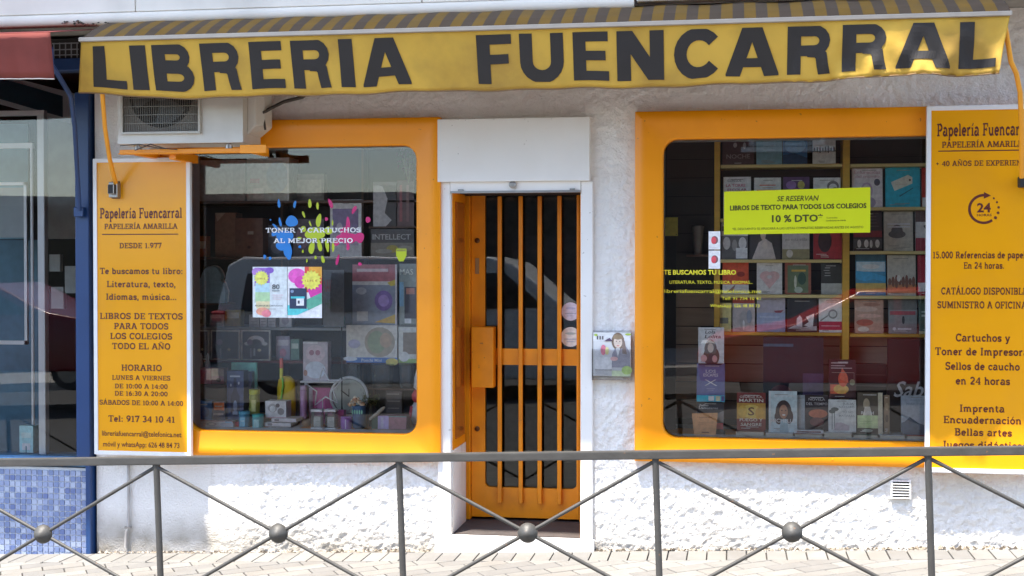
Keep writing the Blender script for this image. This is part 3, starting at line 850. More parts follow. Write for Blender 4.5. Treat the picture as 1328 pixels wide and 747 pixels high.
# lettering on the cloth (heavy grotesque capitals), each stroke cut into pieces that follow the folds
HEAVY = {   # (width, [(points, stroke width)])
 'L': (5.6, [([(1.08, 0), (1.08, 7)], 2.15), ([(1.08, .68), (5.6, .68)], 1.36)]),
 'I': (2.1, [([(1.05, 0), (1.05, 7)], 2.1)]),
 'B': (6.4, [([(1.0, 0), (1.0, 7)], 2.0), ([(1.0, 6.33), (3.8, 6.33)] + arc(3.8, 5.12, 1.3, 1.21, 90, -90, 8)[1:] + [(1.0, 3.91)], 1.5), ([(1.0, 3.45), (3.9, 3.45)] + arc(3.9, 2.08, 1.6, 1.37, 90, -90, 8)[1:] + [(1.0, .71)], 1.55)]),
 'R': (6.6, [([(1.0, 0), (1.0, 7)], 2.0), ([(1.0, 6.33), (4.0, 6.33)] + arc(4.0, 4.9, 1.5, 1.43, 90, -90, 8)[1:] + [(1.0, 3.47)], 1.55), ([(3.0, 3.40), (4.4, 3.28), (5.0, 2.7), (5.2, 1.3), (5.55, -.3)], 1.7)]),
 'E': (5.6, [([(1.0, 0), (1.0, 7)], 2.0), ([(1.0, 6.32), (5.5, 6.32)], 1.4), ([(1.0, 3.6), (5.1, 3.6)], 1.36), ([(1.0, .68), (5.6, .68)], 1.4)]),
 'A': (7.2, [([(.75, -.5), (3.4, 7.4)], 1.95), ([(6.45, -.5), (3.8, 7.4)], 1.95), ([(1.9, 2.0), (5.3, 2.0)], 1.3)]),
 'F': (5.3, [([(1.0, 0), (1.0, 7)], 2.0), ([(1.0, 6.32), (5.3, 6.32)], 1.4), ([(1.0, 3.5), (4.8, 3.5)], 1.36)]),
 'U': (6.6, [([(1.0, 7), (1.0, 2.9)] + arc(3.3, 2.9, 2.3, 2.15, 180, 360, 12)[1:] + [(5.6, 7)], 1.9)]),
 'N': (6.4, [([(.95, 0), (.95, 7)], 1.9), ([(5.45, 0), (5.45, 7)], 1.9), ([(.5, 7.8), (5.9, -.8)], 1.95)]),
 'C': (6.8, [(arc(3.6, 3.5, 2.6, 2.8, 38, 322, 18), 1.75)]),
}
mb = MB()
def u_at(px, py):
    # invert for u on the cloth plane at this pixel
    u = .5
    for _ in range(12):
        p = val(u, .5); xw = at(px, py, p[1])[0]; u += (xw - p[0]) / (TX1 - TX0)
    return u
def heavy(ch, pa, pb, v0=.10, v1=.885):
    w, strokes = HEAVY[ch]
    ua, ub = u_at(pa, 80), u_at(pb, 80)
    for k, (pts, wd) in enumerate(strokes):
        for q in strip(pts, wd):
            q = clip(q, 0, 1, 7.0); q = clip(q, 0, -1, 0.0) if q else q
            q = clip(q, 1, 0, w) if q else q; q = clip(q, -1, 0, 0.0) if q else q
            if len(q) < 3: continue
            # cut into small cells
            x0 = min(p[0] for p in q); x1 = max(p[0] for p in q); y0 = min(p[1] for p in q); y1 = max(p[1] for p in q)
            ncx = max(1, int((x1 - x0) / .35)); ncy = max(1, int((y1 - y0) / .7))
            for i in range(ncx):
                for j in range(ncy):
                    c = clip(q, -1, 0, -(x0 + (x1 - x0) * i / ncx)); c = clip(c, 1, 0, x0 + (x1 - x0) * (i + 1) / ncx) if c else c
                    c = clip(c, 0, -1, -(y0 + (y1 - y0) * j / ncy)) if c else c; c = clip(c, 0, 1, y0 + (y1 - y0) * (j + 1) / ncy) if c else c
                    if len(c) < 3: continue
                    P3 = []
                    for p in c:
                        X, Y, Z = val(ua + (ub - ua) * p[0] / w, v1 + (v0 - v1) * p[1] / 7)
                        P3.append((X, Y - .0028 - .0004 * k, Z))
                    ar = sum(P3[n_][0] * P3[(n_ + 1) % len(P3)][2] - P3[(n_ + 1) % len(P3)][0] * P3[n_][2] for n_ in range(len(P3)))
                    if ar < 0: P3 = P3[::-1]
                    mb.add(P3, [list(range(len(P3)))], M_BLACK)
for ch, a, b in (('L', 121, 163), ('I', 170.5, 191), ('B', 199, 252), ('R', 262, 313), ('E', 325, 368), ('R', 379, 430), ('I', 441, 459), ('A', 469, 532),
                 ('F', 619, 664), ('U', 674, 731.5), ('E', 743.5, 789.5), ('N', 800, 861), ('C', 873, 936), ('A', 941, 1010), ('R', 1021, 1079), ('R', 1092, 1152), ('A', 1162, 1233), ('L', 1244, 1292)):
    heavy(ch, a, b)
mb.build('lettering', awn)
# folding arms
M_ARM = mat('arm_orange', (0.85, 0.36, 0.02), rough=.35, var=.05)
def pt(px, py, Y):
    a, b = at(px, py, Y); return (a, Y, b)
m = MB()
m.tube([pt(131, 60, -.70), pt(133, 125, -.60), pt(136, 165, -.46), pt(142, 205, -.30), pt(150, 238, -.15)], .0135, M_ARM, 10); m.build('arm', awn, smooth=60)
m = MB(); a, z = at(150, 246, -.12); m.box(a - .028, a + .028, -.16, -.100, z - .05, z + .045, M_STEEL); m.box(a - .02, a + .02, -.19, -.158, z - .03, z + .03, M_RUBBER); m.build('arm_bracket', awn, bevel=.004)
m = MB()
m.tube([pt(1303, 30, -.72), pt(1311, 80, -.66), pt(1318, 95, -.60), pt(1323, 120, -.52), pt(1325, 170, -.35), pt(1325, 230, -.18)], .0135, M_ARM, 10); m.build('arm', awn, smooth=60)
m = MB(); a, z = at(1327, 236, -.14); m.box(a - .025, a + .025, -.18, -.112, z - .03, z + .03, M_RUBBER); m.build('arm_bracket', awn, bevel=.004)

# ================================================================== SIGN BOARDS
def board(name, label, X0, X1, Z0, Z1, Yf):
    t = thing(name, label, 'sign', ((X0 + X1) / 2, Yf + .02, Z0))
    m = MB(); m.box(X0 + .018, X1 - .018, Yf + .004, Yf + .028, Z0 + .018, Z1 - .018, M_SIGN); m.build('panel', t)
    m = MB()
    for (a, b, c, d) in ((X0, X0 + .024, Z0, Z1), (X1 - .024, X1, Z0, Z1), (X0 + .024, X1 - .024, Z0, Z0 + .024), (X0 + .024, X1 - .024, Z1 - .024, Z1)):
        m.box(a, b, Yf - .004, Yf + .03, c, d, M_ALU)
    m.build('border', t, bevel=.002)
    return t
YS = -.115
LX0, LZ1 = at(120.5, 206, YS); LX1, LZ0 = at(248, 592, YS)
ls = board('shop_sign', 'tall yellow board with opening hours at left of the left window', LX0, LX1, LZ0, LZ1, YS)
def line(mb, fn, text, pcx, pyb, pw, ph, Y=YS + .003, **kw):
    """place a line by its centre, baseline, width and cap height in the photograph"""
    x, z = at(pcx, pyb, Y); x0, _ = at(pcx - pw / 2, pyb, Y); x1, _ = at(pcx + pw / 2, pyb, Y); _, z1 = at(pcx, pyb - ph, Y)
    fn(mb, text, x, z, x1 - x0, z1 - z, Y, kw.pop('m', M_INK), **kw)
m = MB()
for T in (('Papelería Fuencarral', 182.5, 283, 107, 13.5), ('PAPELERÍA AMARILLA', 182.5, 297, 95, 7), ('DESDE 1.977', 182, 322, 55, 7),
          ('Te buscamos tu libro:', 183, 355.5, 108, 8.2), ('Literatura, texto,', 183, 372.5, 90, 8.2), ('Idiomas, música...', 183, 389, 92, 8.2),
          ('LIBROS DE TEXTOS', 183, 414, 108, 8), ('PARA TODOS', 183, 427, 71, 8), ('LOS COLEGIOS', 183, 440, 81, 8), ('TODO EL AÑO', 183, 453, 76, 8),
          ('HORARIO', 183.5, 481, 53, 8), ('LUNES A VIERNES', 183, 493, 76, 6), ('DE 10:00 A 14:00', 183, 504, 69, 6), ('DE 16:30 A 20:00', 183, 513.5, 69, 6),
          ('SÁBADOS DE 10:00 A 14:00', 183, 525.5, 109, 6.2), ('Tel: 917 34 10 41', 183.5, 547.5, 87, 8.2)):
    line(m, slab, *T)
line(m, sans, 'libreriafuencarral@telefonica.net', 183.5, 566, 103, 7)
line(m, sans, 'móvil y whatsApp: 626 48 84 73', 183, 580, 99, 7)
(a, z), (b, _) = at(132, 304, YS), at(231, 304, YS); m.rect(a, z - .003, b, z + .003, YS + .003, M_INK)
m.build('lettering', ls)
m = MB(); a, z = at(150, 246, YS); m.rect(a - .028, z - .055, a + .028, z + .052, YS + .0025, M_DARK); m.build('arm_slot', ls)

YR = -.115
RX0, RZ1 = at(1201, 138, YR); _, RZ0 = at(1200, 612, YR)
rs = board('shop_sign', 'tall yellow board with 24 hour logo at right of the book window', 1.068, 1.705, RZ0, RZ1, YR)
m = MB()
for T in (('Papelería Fuencarral', 1277, 176, 125, 16.5), ('PAPELERÍA AMARILLA', 1277, 191, 112, 8), ('+ 40 AÑOS DE EXPERIENCIA', 1277, 215, 128, 7),
          ('15.000 Referencias de papelería', 1278, 335, 138, 8.8), ('En 24 horas.', 1276, 348.5, 53, 8.5),
          ('CATÁLOGO DISPONIBLE', 1276, 382, 112, 9), ('SUMINISTRO A OFICINAS', 1276, 400, 122, 9),
          ('Cartuchos y', 1274.5, 443, 71, 10), ('Toner de Impresora', 1273, 461, 122, 10), ('Sellos de caucho', 1274, 480, 97, 10), ('en 24 horas', 1274.5, 499, 71, 10),
          ('Imprenta', 1273.5, 534.5, 59, 9.5), ('Encuadernación', 1274, 549.5, 102, 9.5), ('Bellas artes', 1275, 565.5, 75, 9.5), ('Juegos didácticos', 1276, 582, 112, 9.5)):
    line(m, slab, *T, Y=YR + .003)
(a, z), (b, _) = at(1217, 196, YR), at(1340, 196, YR); m.rect(a, z - .003, b, z + .003, YR + .003, M_INK)
# clock arrow logo
cx_, cz_ = at(1276, 271, YR); s = 7.75 / 1760
for q in strip([(cx_ + 17.5 * s * math.cos(R(t)), cz_ + 17.5 * s * math.sin(R(t))) for t in range(86, 307, 10)], 3.2 * s): m.flat(q, YR + .003, M_INK)
m.flat([(cx_ + 0 * s, cz_ + 21.5 * s), (cx_ + 8.5 * s, cz_ + 17 * s), (cx_ + 0 * s, cz_ + 13 * s)], YR + .0028, M_INK)
for t, r_ in ((48, 1.3), (28, 1.4), (6, 1.6), (-16, 1.8), (-38, 2.0)):
    m.ell(cx_ + 18 * s * math.cos(R(t)), cz_ + 18 * s * math.sin(R(t)), r_ * s, r_ * s, YR + .003, M_INK, 10)
line(m, sans, '24', 1276, 275, 18, 12, Y=YR + .003, off=.03)
line(m, sans, 'HORAS', 1276.5, 280.5, 19, 3.4, Y=YR + .003)
m.build('lettering', rs)

# ================================================================== AIR CONDITIONER
acx0, acx1, acy, acz0, acz1 = -3.612, -2.833, -.40, 2.395, 2.99
ac = thing('air_conditioner', 'boxy off-white air conditioning unit on an orange bracket above left window', 'air conditioner', (-3.22, -.2, 2.34))
M_AC = mat('ac_enamel', (0.62, 0.60, 0.54), rough=.42, var=.04, scale=3, dark=(.42, .38, .32), dscale=2.5, damt=.5)
m = MB(); m.box(acx0, acx1, acy, -.10, acz0, acz1, M_AC)
a, z = at(270, 171, acy); b, _ = at(312, 171, acy); m.box(a, b, acy - .001, acy + .002, z - .0015, z + .0015, M_DARK)
m.build('casing', ac, bevel=.012, seg=2)
m = MB(); pts = [(acx1 - .002, -.33), (acx1 + .045, -.31), (acx1 + .075, -.24), (acx1 + .075, -.10), (acx1 - .002, -.10)]
vs = [(p[0], p[1], acz0 + .05 + (0 if i in (0, 4) else .06)) for i, p in enumerate(pts)] + [(p[0], p[1], acz1 - .27) for p in pts]
m.add(vs, [(4, 3, 2, 1, 0), (5, 6, 7, 8, 9)] + [(i, (i + 1) % 5, (i + 1) % 5 + 5, i + 5) for i in range(5)], M_AC); m.build('valve_cover', ac, bevel=.006)
gx0, gz0 = at(161, 172, acy); gx1, _ = at(258.5, 172, acy); gz1 = 2.90
m = MB(); m.rect(gx0, gz0, gx1, gz1, acy - .002, mat('ac_recess', (.17, .155, .13), rough=.8, var=.25, scale=8))
gcx, gcz, gr = (gx0 + gx1) / 2, gz0 + .225, .20
m.ell(gcx, gcz, gr, gr, acy - .004, M_DARK, 36); m.build('fan_opening', ac)
m = MB()
for k in range(3):
    a0 = k * 120 + 20
    pts = [(gcx, gcz)] + [(gcx + gr * .9 * math.cos(R(a0 + t)), gcz + gr * .9 * math.sin(R(a0 + t))) for t in range(0, 71, 14)]
    m.prism(pts, acy - .009, acy - .006, mat('fan_grey', (.06, .06, .058), rough=.5))
m.lathe([(.045, 0), (.045, .008), (.02, .012)], (gcx, acy - .006, gcz), MATS['fan_grey'], 16, 'y'); m.build('fan', ac)
m = MB(); MG = mat('grille_wire', (.20, .185, .155), rough=.5, metal=.3)
k = gx0
while k <= gx1 + .001:
    m.box(k - .0012, k + .0012, acy - .016, acy - .013, gz0, gz1, MG); k += (gx1 - gx0) / 34
k = gz0
while k < gz1:
    m.box(gx0, gx1, acy - .019, acy - .0165, k - .002, k + .002, MG); k += .05
m.build('grille', ac)
m = MB()
for (a, b, c, d) in ((gx0 - .012, gx0, gz0 - .012, gz1), (gx1, gx1 + .012, gz0 - .012, gz1), (gx0, gx1, gz0 - .012, gz0)): m.box(a, b, acy - .022, acy - .001, c, d, mat('grille_rim', (.48, .46, .40), rough=.5))
m.build('grille_rim', ac)
m = MB(); bz = 2.335
m.box(acx0, acx1 + .14, acy + .02, acy + .05, bz, bz + .028, M_ORANGE); m.box(acx0, acx1 - .02, acy + .0, acy + .012, bz + .0, bz + .006, M_ORANGE)
m.box(acx1 - .02, acx1 + .14, acy + .0, acy + .018, bz - .004, bz + .045, M_ORANGE)
m.box(acx1 + .02, acx1 + .05, acy + .05, -.09, bz, bz + .045, M_ORANGE)
m.box(acx0 + .08, acx0 + .12, acy + .05, -.0, bz - .004, bz + .025, M_ORANGE); m.box(acx0 + .3, acx0 + .34, acy + .05, -.0, bz - .03, bz + .02, M_ORANGE)
m.build('bracket', ac, bevel=.002)
for f in (.14, .87):
    m = MB(); m.lathe([(.022, 0), (.022, .02), (.010, .022), (.010, .05)], (acx0 + (acx1 - acx0) * f, acy + .04, bz + .028), M_STEEL, 12); m.build('rubber_foot', ac)
M_CAB = mat('dusty_cable', (.06, .05, .042), rough=.7)
for pts, r_ in (([pt(338, 148, -.25), pt(352, 140, -.16), pt(368, 132, -.08), pt(392, 126, -.05), pt(402, 118, -.04)], .011), ([pt(332, 110, -.1), pt(336, 130, -.15), pt(341, 146, -.22), pt(344, 168, -.25)], .007),
                ([pt(330, 138, -.2), pt(342, 146, -.25), pt(356, 138, -.2)], .008), ([pt(156, 189, -.42), pt(180, 187, -.43), pt(205, 192, -.42), pt(230, 194, -.40)], .003), ([pt(175, 195, -.41), pt(195, 187, -.42), pt(215, 193, -.42)], .0035)):
    m = MB(); m.tube(pts, r_, M_CAB, 8); m.build('cable', ac, smooth=60)

# conduit, vent, leaflet holder on the wall
m = MB(); m.tube([pt(166.5, 598, -.02), pt(167, 640, -.02), pt(166.5, 684, -.02), pt(164, 690, -.022), pt(163, 711, -.02)], .010, mat('old_conduit', (.42, .40, .38), rough=.6, var=.2, dark=(.12, .1, .08), damt=.7, dscale=6), 8)
a, z = at(166, 684, -.02); m.box(a - .02, a + .02, -.03, -.012, z - .006, z + .006, M_STEEL)
c_ = m.build('conduit_pipe', origin=(at(166, 712)[0], 0, zg(-3.8)), smooth=50); tag(c_, 'thin grey conduit pipe down the wall left of the shop window', 'pipe')
vt = thing('wall_vent', 'small white slatted vent grille low in the wall under the right window', 'vent', (at(1168, 645)[0], 0, at(1168, 647)[1]))
a, z1 = at(1155, 621, -.012); b, z0 = at(1181, 647, -.012)
m = MB(); m.box(a + .008, b - .008, -.018, -.012, z0 + .006, z1 - .006, M_DARK); m.box(a, a + .01, -.03, 0, z0, z1, M_WHITE); m.box(b - .01, b, -.03, 0, z0, z1, M_WHITE); m.build('vent_frame', vt)
for k in range(7):
    zz = z0 + (z1 - z0) * (k + .5) / 7
    m = MB(); m.add([(a + .004, -.034, zz - .001), (b - .004, -.034, zz - .001), (b - .004, -.020, zz + .003), (a + .004, -.020, zz + .003), (a + .004, -.034, zz - .0035), (b - .004, -.034, zz - .0035), (b - .004, -.020, zz), (a + .004, -.020, zz)],
          [(0, 1, 2, 3), (7, 6, 5, 4), (0, 4, 5, 1), (1, 5, 6, 2), (3, 7, 4, 0), (2, 6, 7, 3)], M_WHITE); m.build('slat', vt)

# ================================================================== LEAFLET HOLDER ON THE WALL
YL = -.035
lh = thing('leaflet_holder', 'clear plastic leaflet pocket on the white wall between door and right window', 'leaflet holder', (at(794, 490, YL)[0], YL, at(794, 492, YL)[1]))
a, z1 = at(768, 428, YL); b, z0 = at(820, 493, YL)
m = MB(); m.box(a, b, -.028, -.024, z0, z1, M_CLEAR); m.box(a, b, -.052, -.049, z0, z0 + (z1 - z0) * .62, M_CLEAR); m.box(a, b, -.049, -.028, z0, z0 + .004, M_CLEAR)
m.box(a, a + .003, -.049, -.028, z0, z0 + (z1 - z0) * .62, M_CLEAR); m.box(b - .003, b, -.049, -.028, z0, z0 + (z1 - z0) * .62, M_CLEAR); m.build('pocket', lh)

def art(mb, items, x0, z0, w, h, y):
    """flat print: r rect, e ellipse, p polygon, t sans text, s slab text; coordinates 0..1 from bottom left"""
    for k, it in enumerate(items):
        yy = y - .0005 - .0003 * k
        c = pr(it[-1]) if it[0] != 'i' else None
        if it[0] == 'r': mb.rect(x0 + it[1] * w, z0 + it[2] * h, x0 + it[3] * w, z0 + it[4] * h, yy, c)
        elif it[0] == 'e': mb.ell(x0 + it[1] * w, z0 + it[2] * h, it[3] * w, it[4] * h, yy, c, 18)
        elif it[0] == 'p': mb.flat([(x0 + a * w, z0 + b * h) for a, b in it[1]], yy, c)
        elif it[0] == 't': sans(mb, it[1], x0 + it[2] * w, z0 + it[3] * h, it[4] * w, it[5] * h, yy, c, shear=it[-2] if len(it) > 7 else 0)
        elif it[0] == 's': slab(mb, it[1], x0 + it[2] * w, z0 + it[3] * h, it[4] * w, it[5] * h, yy, c)

la, lz1 = at(769.5, 431, -.04); lb, lz0 = at(818, 488, -.04)
m = MB(); m.box(la, lb, -.044, -.032, lz0, lz1, mat('leaflet_paper', (.78, .78, .76), rough=.5, var=.02))
art(m, [('r', 0, .80, 1, .93, 'e6e9df'), ('e', .07, .94, .05, .03, '8fae3c'), ('e', .93, .96, .08, .025, '7d9c34'),
        ('r', .04, .2, .98, .62, 'd2d0d4'), ('p', [(.5, .2), (.98, .2), (.98, .55), (.86, .70), (.62, .70), (.5, .5)], '77747e'),
        ('e', .66, .80, .17, .20, '5a4a3c'), ('p', [(.76, .92), (.84, .80), (.90, .50), (.78, .52)], '5f5048'),
        ('e', .66, .78, .115, .135, 'e2b49c'), ('e', .66, .90, .13, .06, '6e5b45'), ('e', .62, .80, .016, .010, '3a2a24'), ('e', .71, .80, .016, .010, '3a2a24'),
        ('e', .665, .70, .04, .010, 'b4574f'), ('p', [(.60, .64), (.72, .64), (.66, .44)], 'efe9ea'),
        ('r', .10, .84, .13, .92, '2b2a2c'), ('r', .17, .84, .20, .92, '2b2a2c'), ('r', .24, .84, .27, .92, '2b2a2c'),
        ('p', [(.28, .80), (.52, .80), (.44, .88)], '3b2f3f'), ('e', .27, .60, .07, .12, 'c05563'), ('e', .37, .58, .05, .09, 'd9c76e'),
        ('r', .05, .15, .50, .44, 'cfcfcf'), ('r', .05, .13, .50, .16, '8d8d90'), ('e', .56, .40, .10, .05, 'd68c86'), ('r', .5, 0, 1, .13, 'b7cf8e'), ('e', .9, .14, .14, .10, '8fb553'),
        ('r', .06, .04, .4, .06, '9c9ca0'), ('r', .06, .09, .34, .105, '9c9ca0')], la, lz0, lb - la, lz1 - lz0, -.044)
lf_ = m.build('leaflet', origin=((la + lb) / 2, -.04, lz0)); tag(lf_, 'leaflet with a smiling woman in a grey jacket in the wall pocket', 'leaflet')

# ================================================================== RAILING
RY = -1.45
RS = math.atan(0.0345)
RZ0 = .797                              # height of the rail top at X = 0
rl = thing('pedestrian_railing', 'grey steel railing of crossed bars with ball joints along the pavement edge', 'railing', (0, RY, RZ0), rot=(0, -RS, 0))
ORI[rl.name] = Vector((0, 0, 0))
m = MB(); m.box(-6.2, 4.0, -.022, .022, -.041, 0, M_RAIL); m.build('top_rail', rl, local=True, bevel=.006, seg=2)
posts = [-5.46, -4.19, -2.915, -1.638, -.368, .900, 2.17, 3.44]
for i, px_ in enumerate(posts):
    m = MB(); m.tube([(px_, 0, -.95), (px_, 0, -.042)], .0162, M_RAIL, 14); m.lathe([(.03, 0), (.03, .006), (.019, .02)], (px_, 0, -.825 + .0), M_RAIL, 14)
    m.box(px_ - .016, px_ + .016, -.012, .012, -.07, -.042, M_RAIL); m.build('post', rl, local=True, smooth=50)
XT, XB = -.058, -.735
for a, b in zip(posts[:-1], posts[1:]):
    cxp, czp = (a + b) / 2, (XT + XB) / 2
    for (z_a, z_b) in ((XT, XB), (XB, XT)):
        m = MB(); m.tube([(a + .015, -.004 if z_a > z_b else .004, z_a), (cxp - .03, 0, czp + (.03 if z_a > z_b else -.03) * .5), (cxp + .03, 0, czp - (.03 if z_a > z_b else -.03) * .5), (b - .015, -.004 if z_a > z_b else .004, z_b)], .0095, M_RAIL, 10)
        m.build('cross_bar', rl, local=True, smooth=60)
    m = MB()
    m.lathe([(.004, -.046), (.022, -.042), (.036, -.030), (.044, -.014), (.049, -.006), (.049, .006), (.044, .014), (.037, .029), (.028, .034), (.020, .044), (.004, .050)], (cxp, 0, czp), M_RAIL, 28, 'y')
    m.build('ball_joint', rl, local=True, smooth=40)

# ================================================================== NEIGHBOUR SHOP (left)
nb = thing('neighbour_shop', 'blue trimmed shopfront with mosaic plinth left of the bookshop', 'shop', (-5.0, 0, 0))
NX0 = -5.9
def X(px, Y=0.0): return at(px, 373, Y)[0]
def Z(py, Y=0.0, px=60): return at(px, py, Y)[1]
px0, px1 = X(103), X(122)
m = MB(); m.box(px0, px1 - .004, -.055, .10, Z(597), Z(122), M_BLUE); m.box(X(114.5), px1 - .004, -.055, .10, -.2, Z(597) - .0005, M_BLUE); m.build('corner_post', nb, bevel=.005)
pxp = px0; px0 = X(114.5) - .001
m = MB(); m.box(NX0, px0, -.02, .10, Z(92, -.02), Z(76, -.02), M_BLUE); m.build('beam', nb, bevel=.004)
m = MB(); m.box(NX0, px0, -.03, .25, Z(604, -.03), Z(594, -.03), mat('pale_blue_sill', (.10, .25, .45), rough=.5)); m.build('sill', nb, bevel=.003)
pz1 = Z(606)
m = MB(); m.box(NX0, px0 - .002, .004, .25, -.4, pz1, mat('white_grout', (.70, .72, .74), rough=.8)); plinth = m.build('plinth', nb)
TM = [mat('mosaic_%d' % i, c, rough=.18, var=.05) for i, c in enumerate([(.20, .26, .44), (.30, .36, .54), (.42, .48, .62), (.14, .19, .38)])]
tp = .0375; tmesh = []
for tm in TM:
    mb = MB(); s = tp - .006
    mb.box(0, s, -.003, .004, 0, s, tm); o = mb.build('mosaic_tile', plinth, bevel=.001); tmesh.append(o)
first = True; nt_ = 0
rest = MB(); s = tp - .006
gx = px0 - .012 - tp
col_i = 0
while gx > NX0 + .1:
    r_i = 0; z = pz1 - .012 - tp
    while z > -.30:
        k = random.choices(range(4), (4, 5, 3, 1.6))[0]
        if col_i < 16 and z > zg(gx) - .02:
            o = tmesh[k] if nt_ < 4 and tmesh[k] is not None and not tmesh[k].get('_used') else tmesh[k].copy()
            if nt_ < 4 and o is tmesh[k]: o['_used'] = 1
            if o.name not in COL.objects: COL.objects.link(o)
            o.parent = plinth; o.location = (gx - 0, 0, z); nt_ += 1
            if o is not tmesh[k] and '_used' in o: del o['_used']
        else:
            rest.box(gx, gx + s, -.003, .004, z, z + s, TM[k])
        z -= tp
    gx -= tp; col_i += 1
ro = rest.build('mosaic', plinth); ro['kind'] = 'stuff'
for o in tmesh:
    if o.get('_used'): del o['_used']
    elif o.location.length < 1e-6: bpy.data.objects.remove(o)
px0 = pxp
# glazing and aluminium frames
gz0, gz1 = Z(592), Z(92)
m = MB(); m.box(NX0, px0, .060, .066, gz0, gz1, M_GLASS); m.build('pane', nb)
m = MB(); m.box(X(52, .12), X(61, .12), .09, .14, gz0, Z(150, .12), M_ALU); m.box(NX0, X(61, .12), .095, .135, Z(150, .12), Z(143, .12), M_ALU)
m.build('window_frame', nb, bevel=.003)
m = MB(); m.tube([(X(42, .2), .2, gz0), (X(42, .2), .2, Z(188, .2))], .010, M_ALU, 10); m.box(NX0, X(44, .2), .19, .21, Z(192, .2), Z(185, .2), M_ALU); m.build('display_rail', nb)
m = MB(); xx0, xx1 = X(-60, .3), X(37, .3)
m.box(xx0, xx1, .29, .31, Z(308, .3), Z(243, .3), mat('pale_panel', (.30, .33, .33), rough=.5)); m.box(xx0, xx1, .28, .30, Z(447, .3), Z(442, .3), M_ALU); m.box(xx1 - .02, xx1, .28, .30, Z(447, .3), Z(236, .3), M_ALU); m.box(xx0, xx1, .28, .3, Z(240, .3), Z(236, .3), M_ALU)
m.build('inner_frame', nb)
# hanging light box just inside, seen at an angle
m = MB()
z0, z1 = Z(150, .5), Z(98, .5)
xa, xb = X(3, .4), X(118, .9)
m.add([(xa, .35, z0 + .07), (xb, .95, z0 - .05), (xb, .95, z1 - .10), (xa, .35, z1 + .0)], [(0, 1, 2, 3)], M_ALU)
m.add([(xa + .02, .345, z0 + .10), (xb - .02, .935, z0 - .02), (xb - .02, .935, z1 - .14), (xa + .02, .345, z1 - .03)], [(0, 1, 2, 3)], mat('teal_panel', (.035, .10, .14), rough=.4))
lb_ = m.build('light_box', nb); md = lb_.modifiers.new('depth', 'SOLIDIFY'); md.thickness = .006
m = MB(); m.box(X(-80, .8), X(37, .8), .8, .82, Z(310, .8), Z(160, .8), mat('teal_wall', (.16, .33, .42), rough=.6, var=.1)); m.box(X(62, .8), X(104, .8), .80, .82, Z(310, .8), Z(150, .8), mat('lit_grey', (.34, .34, .32), rough=.7, var=.1))  # grey sheet at right paints in the sky reflected by the pane
for (a, b, c, d) in ((68, 372, 84, 400), (86, 345, 100, 380), (66, 330, 80, 352)):
    m.box(X(a, .78), X(c, .78), .76, .8, Z(d, .78), Z(b, .78), MATS['lit_grey'])
m.box(X(-80, .8), X(50, .8), .8, .82, Z(592, .8), Z(311, .8), mat('deep_teal', (.08, .18, .25), rough=.6, var=.15)); m.build('back_panel', nb)
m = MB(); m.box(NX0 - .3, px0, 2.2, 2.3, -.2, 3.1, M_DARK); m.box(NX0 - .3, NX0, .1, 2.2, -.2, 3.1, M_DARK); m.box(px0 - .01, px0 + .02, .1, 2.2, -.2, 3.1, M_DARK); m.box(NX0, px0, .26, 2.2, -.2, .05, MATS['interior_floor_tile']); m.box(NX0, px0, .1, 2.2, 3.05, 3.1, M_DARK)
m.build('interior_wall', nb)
# tiled strip over the beam
m = MB(); m.box(NX0, px0 + .06, .0, .1, Z(76), 3.1, mat('cavity_shade', (.02, .018, .018), rough=.8)); m.build('lintel', nb)  # near-black colour stands in for the shaded cavity over the beam
m = MB()
for k in range(5):
    xx = X(72 + k * 7.5); m.box(xx - .003, xx + .003, -.005, 0, Z(77), Z(56), mat('dull_grout', (.26, .27, .30), rough=.8))
for py in (57, 65, 72): m.box(X(70), X(104), -.006, -.001, Z(py) - .003, Z(py) + .003, MATS['dull_grout'])
m.build('tile_joints', nb)
# red awning of the neighbour
ra = thing('red_awning', 'faded red fabric awning of the neighbouring shop at top left', 'awning', (-4.4, -.95, 2.96))
YN = -.95
mb = MB(); NU = 90; rx1 = X(67, YN); rx0 = -6.4
def rv(u, v):
    x = rx0 + (rx1 + (.022 if v < .1 else 0) * 0 - rx0) * u; zt = 2.972; zb = 2.722 + .012 * math.sin(u * 9) + .03 * max(0, .985 - u) * 0
    return x - .03 * v * u, YN + .10 * v + .006 * math.sin(u * 70) * v + .004 * math.sin(u * 180) * v, zt + (zb - zt) * v
vs = [rv(i / NU, j / 6) for i in range(NU + 1) for j in range(7)]
mb.add(vs, [(i * 7 + j, i * 7 + j + 1, (i + 1) * 7 + j + 1, (i + 1) * 7 + j) for i in range(NU) for j in range(6)], M_RED)
o = mb.build('valance', ra, smooth=180); md = o.modifiers.new('thickness', 'SOLIDIFY'); md.thickness = .0015; md.offset = -1
mb = MB(); mb.tube([(lambda p: (p[0], p[1], p[2] - .002))(rv(i / 60, 1.0)) for i in range(61)], .003, M_PALE, 6); mb.build('hem', ra)
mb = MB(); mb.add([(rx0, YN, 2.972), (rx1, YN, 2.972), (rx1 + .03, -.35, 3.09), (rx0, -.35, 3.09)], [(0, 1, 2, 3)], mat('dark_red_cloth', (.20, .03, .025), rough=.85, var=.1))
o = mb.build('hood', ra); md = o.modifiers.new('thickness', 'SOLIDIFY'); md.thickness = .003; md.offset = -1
m = MB(); m.tube([pt(66, 62, -.86), pt(67, 84, -.80), pt(80, 105, -.62), pt(92, 125, -.50), pt(97, 165, -.36), pt(100, 220, -.22), pt(103, 272, -.10)], .0145, M_BLUE, 10); m.build('arm', ra, smooth=60)
m = MB(); a, z = at(104, 275, -.07); m.box(a - .03, a + .03, -.10, -.055, z - .03, z + .03, M_BLUE); m.build('arm_bracket', ra, bevel=.004)
